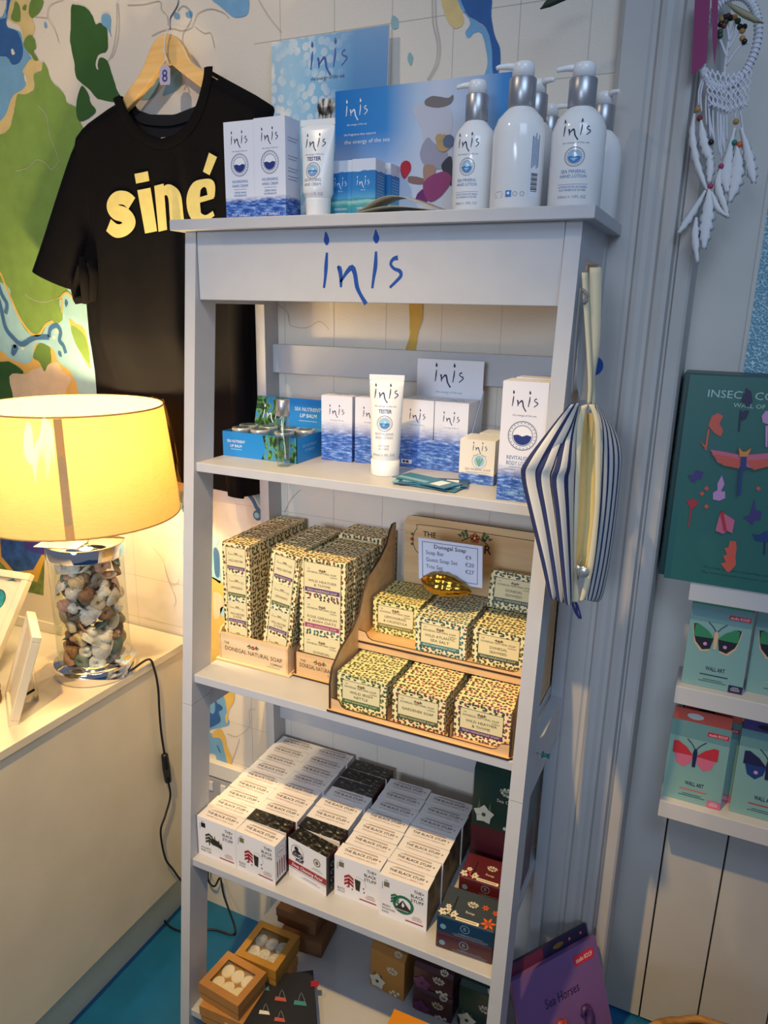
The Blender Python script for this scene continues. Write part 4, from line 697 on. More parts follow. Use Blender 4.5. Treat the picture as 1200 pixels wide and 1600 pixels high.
# price card held by a gold shell
mat('card_paper', '#dfe2f4', 0.5); mat('gold', '#b08a3a', 0.22, metal=1.0)
A = aty(653.6, 840, -0.150); B = aty(754, 853.5, -0.146); C0 = aty(654.5, 903.5, -0.150)
b = MB(); U = (B - A).normalized(); V = (A - C0).normalized(); cw = (B - A).length; chh = (A - C0).length; f = Frame(b, C0, U, V)
for k in (0, 1): b.face([C0 + U * cw * q[0] + V * chh * q[1] + f.N * (-0.0004 * k) for q in ((0, 0), (1, 0), (1, 1), (0, 1))][::(1 if k == 0 else -1)], 'card_paper')
f.frame(cw * 0.06, chh * 0.07, cw * 0.87, chh * 0.86, 0.0009, 'black_ink', 1)
f.text('Donegal Soap', cw * 0.50, chh * 0.79, 0.0072, 'black_ink', w=cw * 0.50, bold=0.012)
for i, (a_, c_) in enumerate((('Soap Bar', '€9'), ('Guest Soap Set', '€20'), ('Trio Set', '€27'))): f.text(a_, cw * 0.12, chh * (0.63 - 0.17 * i), 0.0072, 'black_ink', 'l', sx=0.92); f.text(c_, cw * 0.74, chh * (0.63 - 0.17 * i), 0.0072, 'black_ink', 'l', sx=0.92)
setp(b.build('price_card'), 'white price card listing three soap prices, held by the gold shell', 'price card')
b = MB(); rows = []; N_ = 40
for i in range(29):
    t_ = i / 28; x = -0.046 + 0.092 * t_; env = (math.sin(PI * min(1, t_ ** 0.85)) ** 0.8) * 0.0235 + 0.001
    rows.append([(x, env * 0.8 * (1 + 0.07 * math.cos(9 * q * 2 * PI / N_ + 7 * t_) + 0.05 * math.cos(t_ * 40)) * math.cos(2 * PI * q / N_), env * (1 + 0.07 * math.cos(9 * q * 2 * PI / N_ + 7 * t_) + 0.05 * math.cos(t_ * 40)) * math.sin(2 * PI * q / N_) * 0.85) for q in range(N_)])
b.grid(rows, 'gold', closed=True, cap=True)
q = aty(697, 918, -0.162); o = b.build('gold_shell'); o.location = (q.x, q.y, q.z + 0.004); o.rotation_euler = (0.1, 0.12, 0.1); setp(o, 'shiny gold spiral shell card holder lying on the sea salt soap boxes', 'shell')

# guest soap trays
def tray_box(name, x0, x1, yf, yb, hfront, dark, label, printed):
    r_ = empty(name, label=label, cat='display box', group='small wooden soap trays on the middle shelf'); mw = 'plywood' if dark else 'plywood_pale'; e = 'burnt_edge' if dark else 'plywood'
    b = MB(); b.box(x0 - 0.006, yf - 0.006, z3, x1 + 0.006, yb, z3 + 0.004, mw, front=e, right=e); b.build('base_board', r_, bevel=0.001)
    b = MB(); b.box(x0 + 0.004, yf, z3 + 0.004, x1 - 0.004, yf + 0.004, z3 + hfront, mw, top=e); f = Frame(b, (x0 + 0.004, yf, z3 + 0.004), (1, 0, 0), (0, 0, 1)); w_ = x1 - x0 - 0.008; s_ = printed
    c3 = ('leaf_print', 'rose_print', 'leaf_print') if not dark else ('leaf_green', 'flower_orange', 'leaf_green')
    f.text('THE', 0.008, hfront * 0.56, 0.0045, 'black_ink', 'l'); sprig(f, w_ * 0.50, hfront * 0.62, 0.011, 1, c3); f.text('DONEGAL NATURAL SOAP', w_ * 0.5, hfront * 0.33, 0.0085, 'black_ink', w=w_ * 0.87); f.text('COMPANY', w_ * 0.94, hfront * 0.16, 0.0050, 'black_ink', 'r', sx=0.8); f.rect(w_ * 0.7, hfront * 0.09, w_ * 0.2, 0.0006, 'black_ink'); b.build('front_panel', r_)
    for x in (x0, x1 - 0.004):
        b = MB(); b.prism([(yf - 0.002, z3 + 0.004), (yf - 0.002, z3 + hfront - 0.002), (yf + 0.006, z3 + hfront + 0.008), (yf + 0.014, z3 + hfront + 0.010), (yb, z3 + hfront + 0.010), (yb, z3 + 0.004)], 'x', x, x + 0.004, mw, side=e); b.build('side_panel', r_)
    return r_
tray_box('soap_tray', 0.026, 0.184, -0.236, -0.055, 0.058, False, 'pale wooden tray with printed front holding the slim guest soap boxes', 1)
tray_box('soap_tray', 0.192, 0.300, -0.226, -0.055, 0.050, True, 'dark edged plywood tray holding the wide trio soap boxes, beside the stepped stand', 1)
def strip_face(f, w, h, n, bands, titles, mg=0.0085):
    f.rect(mg, 0.010, w - 2 * mg, h - 0.018, 'label_cream', 1); f.frame(mg, 0.010, w - 2 * mg, h - 0.018, 0.0007, 'leaf_print', 2)
    ww = w - 2 * mg - 0.005; x0 = mg + 0.0025; sh = (h - 0.022) / n
    for i in range(n):
        y = h - 0.010 - (i + 1) * sh; cx = w / 2; brand(f, cx, y + sh * 0.76, ww * 0.85)
        t_ = titles[i % len(titles)]
        for j, s_ in enumerate(t_): f.text(s_, cx, y + sh * (0.50 - 0.11 * j), min(0.0045, sh * 0.085), 'brown_ink', w=min(ww * 0.85, ww * 0.068 * len(s_)), k=2)
        f.rect(x0, y + sh * 0.22, ww, sh * 0.12, bands[i % len(bands)], 2); f.text('IRISH HANDMADE SOAP', cx, y + sh * 0.245, sh * 0.06, 'label_cream', w=ww * 0.85, k=3)
        f.rect(x0, y + 0.0008, ww, sh * 0.20, 'pat_heather' if i % 2 == 0 else 'pat_atlantic', 2)
def tall_box(w, h, d, n, bands, titles, name):
    b = MB(); b.box(-w / 2, 0, 0, w / 2, d, h, 'pat_guest'); strip_face(Frame(b, (-w / 2, 0, 0), (1, 0, 0), (0, 0, 1)), w, h, n, bands, titles); return b.build(name, bevel=0.0008, seg=1)
tt = [['WILD HEATHER'], ['LEMONGRASS'], ['WILD HEATHER', '& THYME'], ['NETTLE']]
gk = 'slim guest soap boxes in the pale wooden tray'
o1 = tall_box(0.062, 0.236, 0.0285, 4, ['band_purple', 'band_olive', 'band_purple', 'band_olive'], tt, 'guest_soap_box')
for i in range(7):
    o = o1 if i == 0 else dup(o1, (0, 0, 0)); o.location = (0.0665 - 0.0005 * i, -0.2300 + 0.0292 * i, z3 + 0.0045); o.rotation_euler = (-0.03, -0.015, 0); setp(o, 'slim flower patterned guest soap box, %s in the left row of the pale tray' % ORD[i], 'soap', gk)
for i in range(6):
    o = dup(o1, (0, 0, 0)); o.location = (0.1475 + (0 if i == 0 else 0.004), -0.2300 + 0.0292 * i, z3 + 0.0045); o.rotation_euler = (-0.04 if i else -0.02, 0.12 if i == 0 else 0.05, 0.0); o.scale = (0.98, 1, 1.0 if i else 1.01); setp(o, 'slim flower patterned guest soap box, %s in the right row of the pale tray' % ORD[i], 'soap', gk)
gw = 'wide trio soap boxes in the dark edged tray'
o2 = tall_box(0.094, 0.232, 0.034, 3, ['band_purple', 'band_pink', 'band_green'], [['WILD HEATHER', '& THYME'], ['ROSE GERANIUM', '& IRISH OATS'], ['DONEGAL', 'SEAWEED']], 'trio_soap_box')
for i in range(6):
    o = o2 if i == 0 else dup(o2, (0, 0, 0)); o.location = (0.2465 + 0.001 * i, -0.2205 + 0.0350 * i, z3 + 0.0045); o.rotation_euler = (-0.02, 0, 0); o.scale = (1, 1, (1.0, 0.995, 0.985, 0.985, 1.03, 1.03)[i]); setp(o, 'wide flower patterned trio soap box, %s from the front in the dark edged tray' % ORD[i], 'soap', gw)

# ------------------------------------------------------------------ shelf 4: cartons in columns
z4 = Z4 + 0.0003
mat('bs_white', '#e9e6e6', 0.42); mat('bs_dark', '#1c1a1a', 0.3); mat('bs_red', '#9e1f2c', 0.4); mat('tan_ink', '#9a6a50', 0.5); mat('olive_square', '#746c50', 0.5); mat('moss', '#1f6b4c', 0.5); mat('stout', '#26221f', 0.5)
m, nt, bs, N, L = nodes_mat('bs_photo'); mp = uvmap(N, L, 110, 160); n = N('ShaderNodeTexNoise'); n.inputs['Scale'].default_value = 1; n.inputs['Detail'].default_value = 5; n.inputs['Distortion'].default_value = 0.6; L(mp.outputs[0], n.inputs['Vector']); r = ramp(N, [(0.50, hx('#15140f')), (0.62, hx('#4a463a')), (0.78, hx('#d8cfae'))]); L(n.outputs['Fac'], r.inputs['Fac']); L(r.outputs['Color'], bs.inputs['Base Color']); bs.inputs['Roughness'].default_value = 0.3
m, nt, bs, N, L = nodes_mat('bs_side'); mp = uvmap(N, L, 30, 24); n = N('ShaderNodeTexNoise'); n.inputs['Scale'].default_value = 1; n.inputs['Detail'].default_value = 4; L(mp.outputs[0], n.inputs['Vector']); r = ramp(N, [(0.40, hx('#4d3d2c')), (0.6, hx('#8d7a5c'))]); L(n.outputs['Fac'], r.inputs['Fac']); L(r.outputs['Color'], bs.inputs['Base Color'])
BW, BD, BH = 0.0925, 0.0342, 0.0885
def spruce(f, x, y, s, m, k=1):       # arrow-shaped stacked tree mark
    for i in range(3):
        yy = y + s * (0.95 - i * 0.28); w_ = s * 0.36
        f.poly([(x, yy), (x, yy - s * 0.20), (x - w_, yy - s * 0.42), (x - w_, yy - s * 0.22)], m, k); f.poly([(x, yy), (x + w_, yy - s * 0.22), (x + w_, yy - s * 0.42), (x, yy - s * 0.20)], m, k)
    f.rect(x - s * 0.06, y - s * 0.12, s * 0.12, s * 0.7, m, k)
def bs_box(kind, name='soap_carton'):
    b = MB(); w = BW
    if kind == 'dark':
        b.box(-w / 2, 0, 0, w / 2, BD, BH, 'bs_white', top='bs_photo', right='bs_dark', left='bs_red', back='bs_white'); f = Frame(b, (0, 0, 0), (1, 0, 0), (0, 0, 1))
        f.ring(-0.024, 0.0640, 0.0155, 0.0008, 'bs_dark'); f.disc(-0.026, 0.0710, 0.0052, 'bs_dark', 2, 9); f.poly([(-0.034, 0.064), (-0.020, 0.068), (-0.012, 0.063), (-0.022, 0.060)], 'bs_dark', 2); f.text('Black', -0.022, 0.0535, 0.0090, 'bs_dark', w=0.030, bold=0.03, shear=0.3, k=2); f.text('stuff', -0.018, 0.0440, 0.0080, 'bs_dark', w=0.022, bold=0.03, shear=0.3, k=2)
        f.ring(0.024, 0.0640, 0.0085, 0.0022, 'olive_square', 1, 20); f.disc(0.024, 0.0640, 0.0040, 'olive_square', 1, 12); fine(f, 0.024, 0.049, 0.026, 2, 0.0016, 'ink_grey')
        f.rect(-w / 2, 0.0255, w, 0.0135, 'bs_red', 2); f.text('Deep Cleansing Facial', 0, 0.0290, 0.0070, 'white', w=0.076, bold=0.01, shear=0.35, k=3); f.rect(-w / 2, 0.0215, w, 0.0010, 'ink_grey'); fine(f, 0.008, 0.014, 0.046, 2, 0.0016, 'ink_grey')
        f = Frame(b, (w / 2, 0, 0), (0, 1, 0), (0, 0, 1)); f.rect(0, BH - 0.004, BD, 0.004, 'bs_red', 1)
        for z in (0.062, 0.045, 0.028, 0.012): f.disc(0.018, z, 0.0055, 'ink_grey', 1, 12); f.disc(0.018, z, 0.0035, 'bs_dark', 2, 10)
    else:
        b.box(-w / 2, 0, 0, w / 2, BD, BH, 'bs_white', right='bs_side' if kind == 'rain' else 'bs_white'); f = Frame(b, (0, 0, 0), (1, 0, 0), (0, 0, 1))
        f.rect(-0.037, 0.0665, 0.0105, 0.0105, {'tar': 'black', 'stout': 'olive_square', 'rain': 'olive_square'}[kind]); f.rect(-0.036, 0.0795, 0.007, 0.0012, 'ink_grey'); f.rect(-0.0405, 0.060, 0.0012, 0.015, 'ink_grey')
        for i, t_ in enumerate(('THE+', 'BLACK', 'STUFF')): f.text(t_, 0.0395, 0.0735 - 0.0098 * i, 0.0062, 'bs_dark', 'r', w=(0.0190, 0.0245, 0.0245)[i], bold=0.01)
        nm_ = {'tar': ['ATLANTIC', 'PINE TAR'], 'stout': ['BLACK', 'STOUT'], 'rain': ['IRISH', 'MOUNTAIN', 'RAIN']}[kind]
        for i, t_ in enumerate(nm_): f.text(t_, -0.0395, 0.0170 + 0.0068 * (len(nm_) - 2 - i), 0.0047, 'bs_dark', 'l', w=0.0031 * len(t_))
        fine(f, 0.028, 0.0225, 0.020, 3, 0.0017, 'tan_ink'); f.rect(0.006, 0.0085, 0.034, 0.0026, 'bs_red')
        if kind == 'tar':
            spruce(f, -0.018, 0.033, 0.026, 'leaf_print'); f.poly([(-0.016, 0.045), (-0.008, 0.049), (0.006, 0.046), (0.014, 0.030), (0.002, 0.033), (-0.010, 0.034)], 'stout', 2)
            for x, hh in ((-0.004, 0.024), (0.006, 0.018), (0.011, 0.012)): f.poly([(x - 0.003, 0.034), (x + 0.003, 0.034), (x, 0.034 + hh)], 'stout', 3)
        if kind == 'stout':
            spruce(f, -0.016, 0.030, 0.027, 'bs_red'); f.poly([(-0.002, 0.028), (0.006, 0.026), (0.008, 0.049), (-0.004, 0.051)], 'stout', 2)
            for x, z in ((-0.020, 0.0265), (-0.010, 0.024), (0.013, 0.034), (0.014, 0.026)): f.rect(x, z, 0.0024, 0.0028, 'stout', 2)
            for i in range(9): a = 0.0 + i * 0.22; f.rect(0.002 + 0.016 * math.cos(a), 0.040 + 0.016 * math.sin(a), 0.0016, 0.0012, 'ink_grey')
        if kind == 'rain':
            f.ring(0.001, 0.040, 0.0205, 0.006, 'moss', 1, 24, sy=0.95); f.poly([(-0.014, 0.030), (0.0, 0.050), (0.007, 0.042), (0.016, 0.032), (0.010, 0.027), (-0.006, 0.026)], 'stout', 2); f.poly([(-0.002, 0.038), (0.0, 0.047), (0.004, 0.040), (0.001, 0.035)], 'bs_white', 3); spruce(f, -0.015, 0.038, 0.022, 'moss', 3); f.rect(-0.012, 0.0285, 0.024, 0.001, 'bs_white', 4)
        f = Frame(b, (w / 2, 0, 0), (0, 1, 0), (0, 0, 1))
        if kind == 'stout': f.ring(0.018, 0.066, 0.011, 0.0006, 'ink_grey'); f.rect(0.012, 0.0655, 0.012, 0.0015, 'bs_dark'); [f.rect(0.006 + 0.007 * i, 0.014, 0.0028, 0.036, ('bs_dark', 'bs_red')[i % 2]) for i in range(4)]
        if kind == 'tar': f.rect(0.010, 0.015, 0.012, 0.034, 'bs_dark'); f.rect(0.002, 0.060, 0.012, 0.016, 'ink_grey')
        if kind != 'rain': f.rect(0.0, 0.0, BD, 0.008, 'bs_dark')
        f = Frame(b, (-w / 2, 0, BH), (1, 0, 0), (0, 1, 0)); f.rect(0.014, 0.0262, 0.062, 0.0011, 'tan_ink'); f.rect(0.020, 0.0285, 0.055, 0.0009, 'tan_ink'); f.text('THE BLACK STUFF +', w / 2 + 0.002, 0.0160, 0.0062, 'bs_dark', w=0.074, bold=0.012)
        f.text({'tar': 'THE BEST PART IS THE GOOD', 'stout': 'WITH BLACK CHARCOAL AND STOUT', 'rain': 'A MOUNTAIN IN A PERFECT BAR'}[kind], w / 2 + 0.001, 0.0085, 0.0032, 'red_ink', w=0.066)
    return b.build(name, bevel=0.0006, seg=1)
proto = {k: bs_box(k) for k in ('tar', 'stout', 'rain', 'dark')}; used = set()
cols = [(0.0705, -0.3280, ['tar'] * 9, 'leftmost', 0.0, 0.0350), (0.1635, -0.3270, ['stout', 'dark', 'stout', 'stout', 'stout', 'stout', 'stout', 'stout', 'stout'], 'second', 0.0, 0.0350), (0.2640, -0.3020, ['dark', 'dark', 'stout', 'stout', 'stout', 'dark', 'dark', 'dark'], 'third', -0.0, 0.0352), (0.3660, -0.3000, ['stout'] * 7, 'fourth', 0.0, 0.0365), (0.4600, -0.3070, ['rain'] * 7, 'rightmost', 0.0, 0.0365)]
gbs = 'soap cartons lined up on the fourth shelf'
for x, y, ks, cn, rz, dy in cols:
    for i, k in enumerate(ks):
        o = proto[k] if k not in used else dup(proto[k], (0, 0, 0)); used.add(k)
        o.location = (x + 0.0012 * (((i * 5 + int(x * 1000)) % 3) - 1), y + dy * i, z4); o.rotation_euler = (0, 0, rz + 0.012 * (((i * 7 + int(x * 991)) % 3) - 1))
        if cn == 'third' and i == 0: o.location = (x - 0.001, y - 0.004, z4); o.rotation_euler = (0, 0, -0.17)
        if cn == 'second' and i == 0: o.rotation_euler = (0, 0, -0.05); o.location = (x, y - 0.004, z4)
        kd = 'black topped soap carton' if k == 'dark' else 'white soap carton'
        setp(o, '%s, %s in the %s row of the fourth shelf' % (kd, ORD[i] + ' from the front' if i else 'front one', cn), 'soap', gbs)
# dark soap boxes at the right
mat('sb_blue', '#15324e', 0.3); mat('sb_slate', '#3a434b', 0.35); mat('sb_wine', '#45202a', 0.3); mat('sb_red', '#5a2028', 0.35); mat('sb_green', '#16352c', 0.3); mat('sb_yellow', '#b07c34', 0.4); mat('cream_ink', '#d9d3bd', 0.5); mat('orange_ink', '#d8602a', 0.5); mat('pale_blue_ink', '#6f8fa8', 0.5); mat('black_void', '#0c0b0b', 0.8)
def flower(f, x, y, r, m, k=1, n=6, cm='cream_ink', wd=0.32):
    for i in range(n):
        a = 2 * PI * i / n + 0.3; c_, s_ = math.cos(a), math.sin(a)
        f.poly([(x, y), (x + r * (0.55 * c_ + wd * s_), y + r * (0.55 * s_ - wd * c_)), (x + r * c_, y + r * s_), (x + r * (0.55 * c_ - wd * s_), y + r * (0.55 * s_ + wd * c_))], m, k)
    f.disc(x, y, r * 0.2, cm, k + 1, 8)
def crest(f, x, y, s, m='cream_ink', k=1):        # lettered flower shaped badge
    for i in range(9): a = i * 2 * PI / 9; f.disc(x + s * 0.75 * math.cos(a), y + s * 0.55 * math.sin(a), s * 0.20, m, k, 7)
    f.text('handmade', x, y, s * 0.45, m, w=s * 2.1, shear=0.3, bold=0.02, k=k); f.text('soap co', x, y - s * 0.5, s * 0.45, m, w=s * 1.3, shear=0.3, bold=0.02, k=k)
def soap_flat(name, w_, d_, h_, fr_m, top_m, style, parent=None):
    b = MB(); b.box(-w_ / 2, 0, 0, w_ / 2, d_, h_, fr_m, top=top_m, right=fr_m)
    f = Frame(b, (0, 0, 0), (1, 0, 0), (0, 0, 1)); f.ring(0, h_ * 0.62, h_ * 0.24, 0.0012, 'pale_blue_ink', 1, 18); f.text('B', 0, h_ * 0.53, h_ * 0.2, 'pale_blue_ink'); f.rect(-0.006, h_ * 0.24, 0.012, 0.0012, 'pale_blue_ink'); f.disc(-w_ * 0.38, h_ * 0.40, h_ * 0.16, 'pale_blue_ink', 1, 10); fine(f, w_ * 0.1, h_ * 0.26, w_ * 0.62, 3, 0.0015, 'ink_grey')
    f = Frame(b, (-w_ / 2, 0, h_), (1, 0, 0), (0, 1, 0)); crest(f, w_ * 0.52, d_ * 0.60, 0.0095); f.text('Soap', w_ * 0.52, d_ * 0.30, 0.005, 'cream_ink', w=0.016); f.rect(w_ * 0.32, 0.001, w_ * 0.40, 0.007, 'band_white', 2); f.rect(w_ * 0.34, 0.0035, w_ * 0.34, 0.0016, 'tan_ink', 3)
    fm = 'orange_ink' if style == 'blue' else 'p_red'
    for x, y, r in ((0.08, 0.14, 0.009), (0.17, 0.20, 0.008), (0.26, 0.16, 0.009), (0.14, 0.34, 0.006)): flower(f, w_ * x, d_ * y, r, 'cream_ink' if style == 'blue' else ('cream_ink', fm)[int(x * 100) % 2], 2, 6, 'tan_ink')
    for x, y, r in ((0.86, 0.18, 0.014), (0.93, 0.55, 0.007), (0.74, 0.62, 0.007)): flower(f, w_ * x, d_ * y, r if style == 'blue' else r * 0.6, fm, 2, 6, 'rose_print', 0.2)
    f.rect(w_ * 0.22, d_ * 0.30, 0.0022, d_ * 0.42, 'black_void', 1); b.face([(-w_ / 2, 0, h_)] * 3, fr_m); b.f.pop(); b.m.pop(); b.sm.pop(); b.uv.pop(); return b.build(name, bevel=0.0025, seg=2)
gd = 'dark flower printed soap boxes'
o = soap_flat('soap_box', 0.100, 0.072, 0.034, 'sb_wine', 'sb_wine', 'red'); o.location = (0.5810, -0.324, z4); o.rotation_euler = (0, 0, 0.06); setp(o, 'dark wine flat soap box, bottom of the front stack at the shelf right end', 'soap', gd)
o = soap_flat('soap_box', 0.100, 0.072, 0.034, 'sb_blue', 'sb_slate', 'blue'); o.location = (0.5815, -0.3245, z4 + 0.0345); o.rotation_euler = (0, 0, 0.06); setp(o, 'navy flat soap box with orange flowers, top of the front stack', 'soap', gd)
for i in range(2):
    o = soap_flat('soap_box', 0.100, 0.066, 0.034, 'sb_red' if i else 'sb_wine', 'sb_red', 'red'); o.location = (0.5860, -0.225 , z4 + 0.0005 + 0.0345 * i); o.rotation_euler = (0, 0, 0.04); setp(o, 'dark red flat soap box, %s of the middle stack behind the navy box' % ('top' if i else 'bottom'), 'soap', gd)
b = MB(); b.box(-0.052, 0, 0, 0.052, 0.07, 0.125, 'sb_red'); o = b.build('soap_box', bevel=0.002, seg=2); o.location = (0.5800, -0.142, z4); setp(o, 'red boxed soap under the tall green carton at the back', 'soap', gd)
def tall_carton(mt, w_, d_, h_, flm, chamfer=0.03, title=None):
    b = MB(); b.prism([(0, 0), (0, h_ - chamfer), (chamfer * 0.9, h_), (d_, h_), (d_, 0)], 'x', -w_ / 2, w_ / 2, mt)
    f = Frame(b, (0, 0, 0), (1, 0, 0), (0, 0, 1), lift=0.0005); crest(f, 0.012, h_ * 0.58, 0.013); 
    if title: f.text(title, 0.014, h_ * 0.42, 0.007, 'cream_ink', w=0.040)
    flower(f, -w_ * 0.28, h_ * 0.18, 0.021, flm, 2, 5, 'leaf_print', 0.42); 
    for q in ((-0.38, 0.34), (-0.18, 0.33)): f.poly([(w_ * q[0] - 0.004, h_ * 0.22), (w_ * q[0] + 0.004, h_ * 0.22), (w_ * q[0] + 0.001, h_ * (q[1] + 0.06))], 'leaf_green', 1)
    for q in ((0.2, 0.12), (0.26, 0.05), (0.34, 0.12), (0.12, 0.06)): f.disc(w_ * q[0], h_ * q[1], 0.004, 'cream_ink', 1, 7)
    f = Frame(b, (0, chamfer * 0.45, h_ - chamfer * 0.5), (1, 0, 0), Vector((0, 0.9, 1)).normalized(), lift=0.0006); crest(f, 0.022, 0.002, 0.009)
    return b.build('tall_soap_carton', bevel=0.001, seg=1)
o = tall_carton('sb_green', 0.104, 0.075, 0.148, 'cream_ink', title='Sea Coast'); o.location = (0.5830, -0.150, z4 + 0.1255); o.scale = (1, 1, 1.0); setp(o, 'tall dark green soap carton with a large white flower, back right of fourth shelf', 'soap', gd)

# ------------------------------------------------------------------ bottom shelf
z5 = Z5 + 0.0003
mat('kraft', '#a8763c', 0.75, noise=0.06, nscale=60); mat('kraft_gold', '#a87a2c', 0.6, noise=0.06, nscale=60); mat('kraft_dark', '#7a5230', 0.75, noise=0.06, nscale=60); mat('wax_white', '#eae0c8', 0.55); mat('wax_grey', '#d9d6d0', 0.55, noise=0.35, nscale=90); clear_mat('film', (0.97, 0.97, 0.96), 0.22)
def kraft_box(w_, d_, h_, mt, window=None, name='kraft_box'):
    r_ = empty(name); b = MB(); b.box(-w_ / 2, -d_ / 2, 0, w_ / 2, d_ / 2, h_ * 0.62, mt); b.build('box_base', r_, bevel=0.001)
    b = MB(); e = 0.0015; z0, z1 = h_ * 0.45, h_
    for a in ((-w_ / 2 - e, -d_ / 2 - e, w_ / 2 + e, -d_ / 2), (-w_ / 2 - e, d_ / 2, w_ / 2 + e, d_ / 2 + e), (-w_ / 2 - e, -d_ / 2, -w_ / 2, d_ / 2), (w_ / 2, -d_ / 2, w_ / 2 + e, d_ / 2)): b.box(a[0], a[1], z0, a[2], a[3], z1, mt)
    q = 0.19 if window else 0.5
    if window:
        mw = 0.014; md_ = 0.014
        for a in ((-w_ / 2, -d_ / 2, w_ / 2, -d_ / 2 + md_), (-w_ / 2, d_ / 2 - md_, w_ / 2, d_ / 2), (-w_ / 2, -d_ / 2 + md_, -w_ / 2 + mw, d_ / 2 - md_), (w_ / 2 - mw, -d_ / 2 + md_, w_ / 2, d_ / 2 - md_)): b.box(a[0], a[1], z1 - 0.0012, a[2], a[3], z1, mt)
    else: b.box(-w_ / 2, -d_ / 2, z1 - 0.0012, w_ / 2, d_ / 2, z1, mt)
    lid = b.build('lid', r_)
    if window:
        b = MB(); b.box(-w_ / 2 + 0.010, -d_ / 2 + 0.010, z1 - 0.0022, w_ / 2 - 0.010, d_ / 2 - 0.010, z1 - 0.0016, 'film'); b.build('window_film', lid)
        for iy in range(2):
            for ix in range(3):
                b = MB(); cx, cy = (ix - 1) * 0.026, (iy - 0.5) * 0.031; R_ = 0.0135
                for j in range(3): b.lathe([(R_ * (1 - 0.28 * j), 0), (R_ * (1 - 0.28 * j), h_ * 0.66 + 0.0006 * j), (R_ * (1 - 0.28 * j) - 0.0012, h_ * 0.66 + 0.0022 + 0.0006 * j)], window, 18, c=(cx, cy, h_ * 0.02), sy=1.1)
                o = b.build('wax_rose', r_)
    return r_
gkb = 'brown card boxes on the bottom shelf'
def kb(w_, d_, h_, mt, win, c, rz, lab):
    o = kraft_box(w_, d_, h_, mt, win, 'gift_box' if win else 'kraft_box'); o.location = c; o.rotation_euler = (0, 0, rz); setp(o, lab, 'box', gkb); return o
kb(0.100, 0.084, 0.042, 'kraft', None, (0.1065, -0.345, z5), 0.05, 'brown card box, lowest of the pile beneath the cream wax rose box')
kb(0.100, 0.086, 0.040, 'kraft', 'wax_white', (0.1030, -0.338, z5 + 0.0435), -0.08, 'brown window box of cream wax roses, front left of the bottom shelf')
kb(0.096, 0.090, 0.038, 'kraft', None, (0.120, -0.242, z5), -0.10, 'brown card box, lowest of the pile beneath the gold edged window box')
kb(0.098, 0.096, 0.042, 'kraft_gold', 'wax_grey', (0.1215, -0.238, z5 + 0.0395), 0.02, 'gold brown window box of grey patterned wax roses, second from the front')
kb(0.100, 0.090, 0.042, 'kraft_dark', None, (0.1500, -0.112, z5), 0.10, 'dark brown card box, lowest at the back of the bottom shelf')
kb(0.100, 0.090, 0.040, 'kraft_dark', None, (0.1330, -0.098, z5 + 0.0435), 0.02, 'dark brown card box, topmost at the back beneath the fourth shelf')
mat('chalk_navy', '#23262f', 0.5); mat('boat_teal', '#3f8a8c', 0.5); mat('boat_red', '#b85a4c', 0.5); mat('tag_red', '#a81f33', 0.4); mat('card_white', '#e2dfd8', 0.5); mat('orange_card', '#d98a1e', 0.45)
def gift_card(name, w_, d_, th, mt, c, rz, lab, cat, deco=None, tilt=(0, 0), grp=None):
    b = MB(); b.box(0, 0, 0, w_, d_, th, 'card_white', top=mt); f = Frame(b, (0, 0, th), (1, 0, 0), (0, 1, 0)); 
    if deco: deco(f)
    o = b.build(name); o.location = c; o.rotation_euler = (tilt[0], tilt[1], rz); setp(o, lab, cat, grp); return o
def boats(f):
    for x, y, s, mm in ((0.030, 0.105, 1, 'boat_teal'), (0.062, 0.075, 1.1, 'boat_red'), (0.10, 0.060, 1.2, 'boat_teal'), (0.03, 0.05, 1, 'card_white'), (0.06, 0.03, 1, 'boat_red')):
        f.poly([(x, y), (x + 0.022 * s, y - 0.006 * s), (x + 0.020 * s, y + 0.002 * s), (x + 0.002 * s, y + 0.008 * s)], mm, 1); f.stroke([(x + 0.008 * s, y + 0.004 * s), (x + 0.014 * s, y + 0.020 * s), (x + 0.020 * s, y)], 0.0009, 'ink_grey', 2)
q = atz(497, 1533, z5 + 0.03)
gift_card('greeting_card', 0.13, 0.13, 0.003, 'kraft', (0.125, -0.395, z5 + 0.024), 0.85, 'brown envelope sticking out beneath the navy boat card', 'envelope')
gift_card('boat_gift_pack', 0.145, 0.135, 0.010, 'chalk_navy', (0.178, -0.4100, z5 + 0.030), 0.60, 'navy card pack printed with small teal and red boats', 'card', boats)
b = MB(); b.box(0, 0, 0, 0.016, 0.013, 0.001, 'tag_red'); o = b.build('red_tag'); q = atz(493, 1538, z5 + 0.046); o.location = (q.x - 0.008, q.y - 0.006, z5 + 0.0415); o.rotation_euler = (0, 0, 0.5); setp(o, 'small red tag at the top corner of the navy boat pack', 'tag')
gift_card('orange_gift_box', 0.115, 0.10, 0.085, 'orange_card', (0.432, -0.358, z5), 0.02, 'flat topped orange box at the bottom edge of the picture', 'box')
def hang(o, c, lab): o.location = c; setp(o, lab, 'soap', gd); return o
hang(tall_carton('sb_yellow', 0.082, 0.07, 0.112, 'cream_ink', 0.012), (0.372, -0.165, z5), 'tan yellow soap carton printed with pale flowers on the bottom shelf').rotation_euler = (0, 0, -0.08)
hang(tall_carton('sb_wine', 0.086, 0.07, 0.055, 'p_mag2', 0.008), (0.4750, -0.165, z5 + 0.056), 'dark wine carton, upper of the two beside the tan yellow carton')
hang(tall_carton('sb_wine', 0.086, 0.07, 0.055, 'p_mag2', 0.008), (0.4780, -0.172, z5), 'dark wine carton, lower of the two beside the tan yellow carton')
hang(tall_carton('sb_green', 0.086, 0.07, 0.112, 'cream_ink', 0.010), (0.5750, -0.165, z5), 'dark green carton at the right end of the bottom shelf')
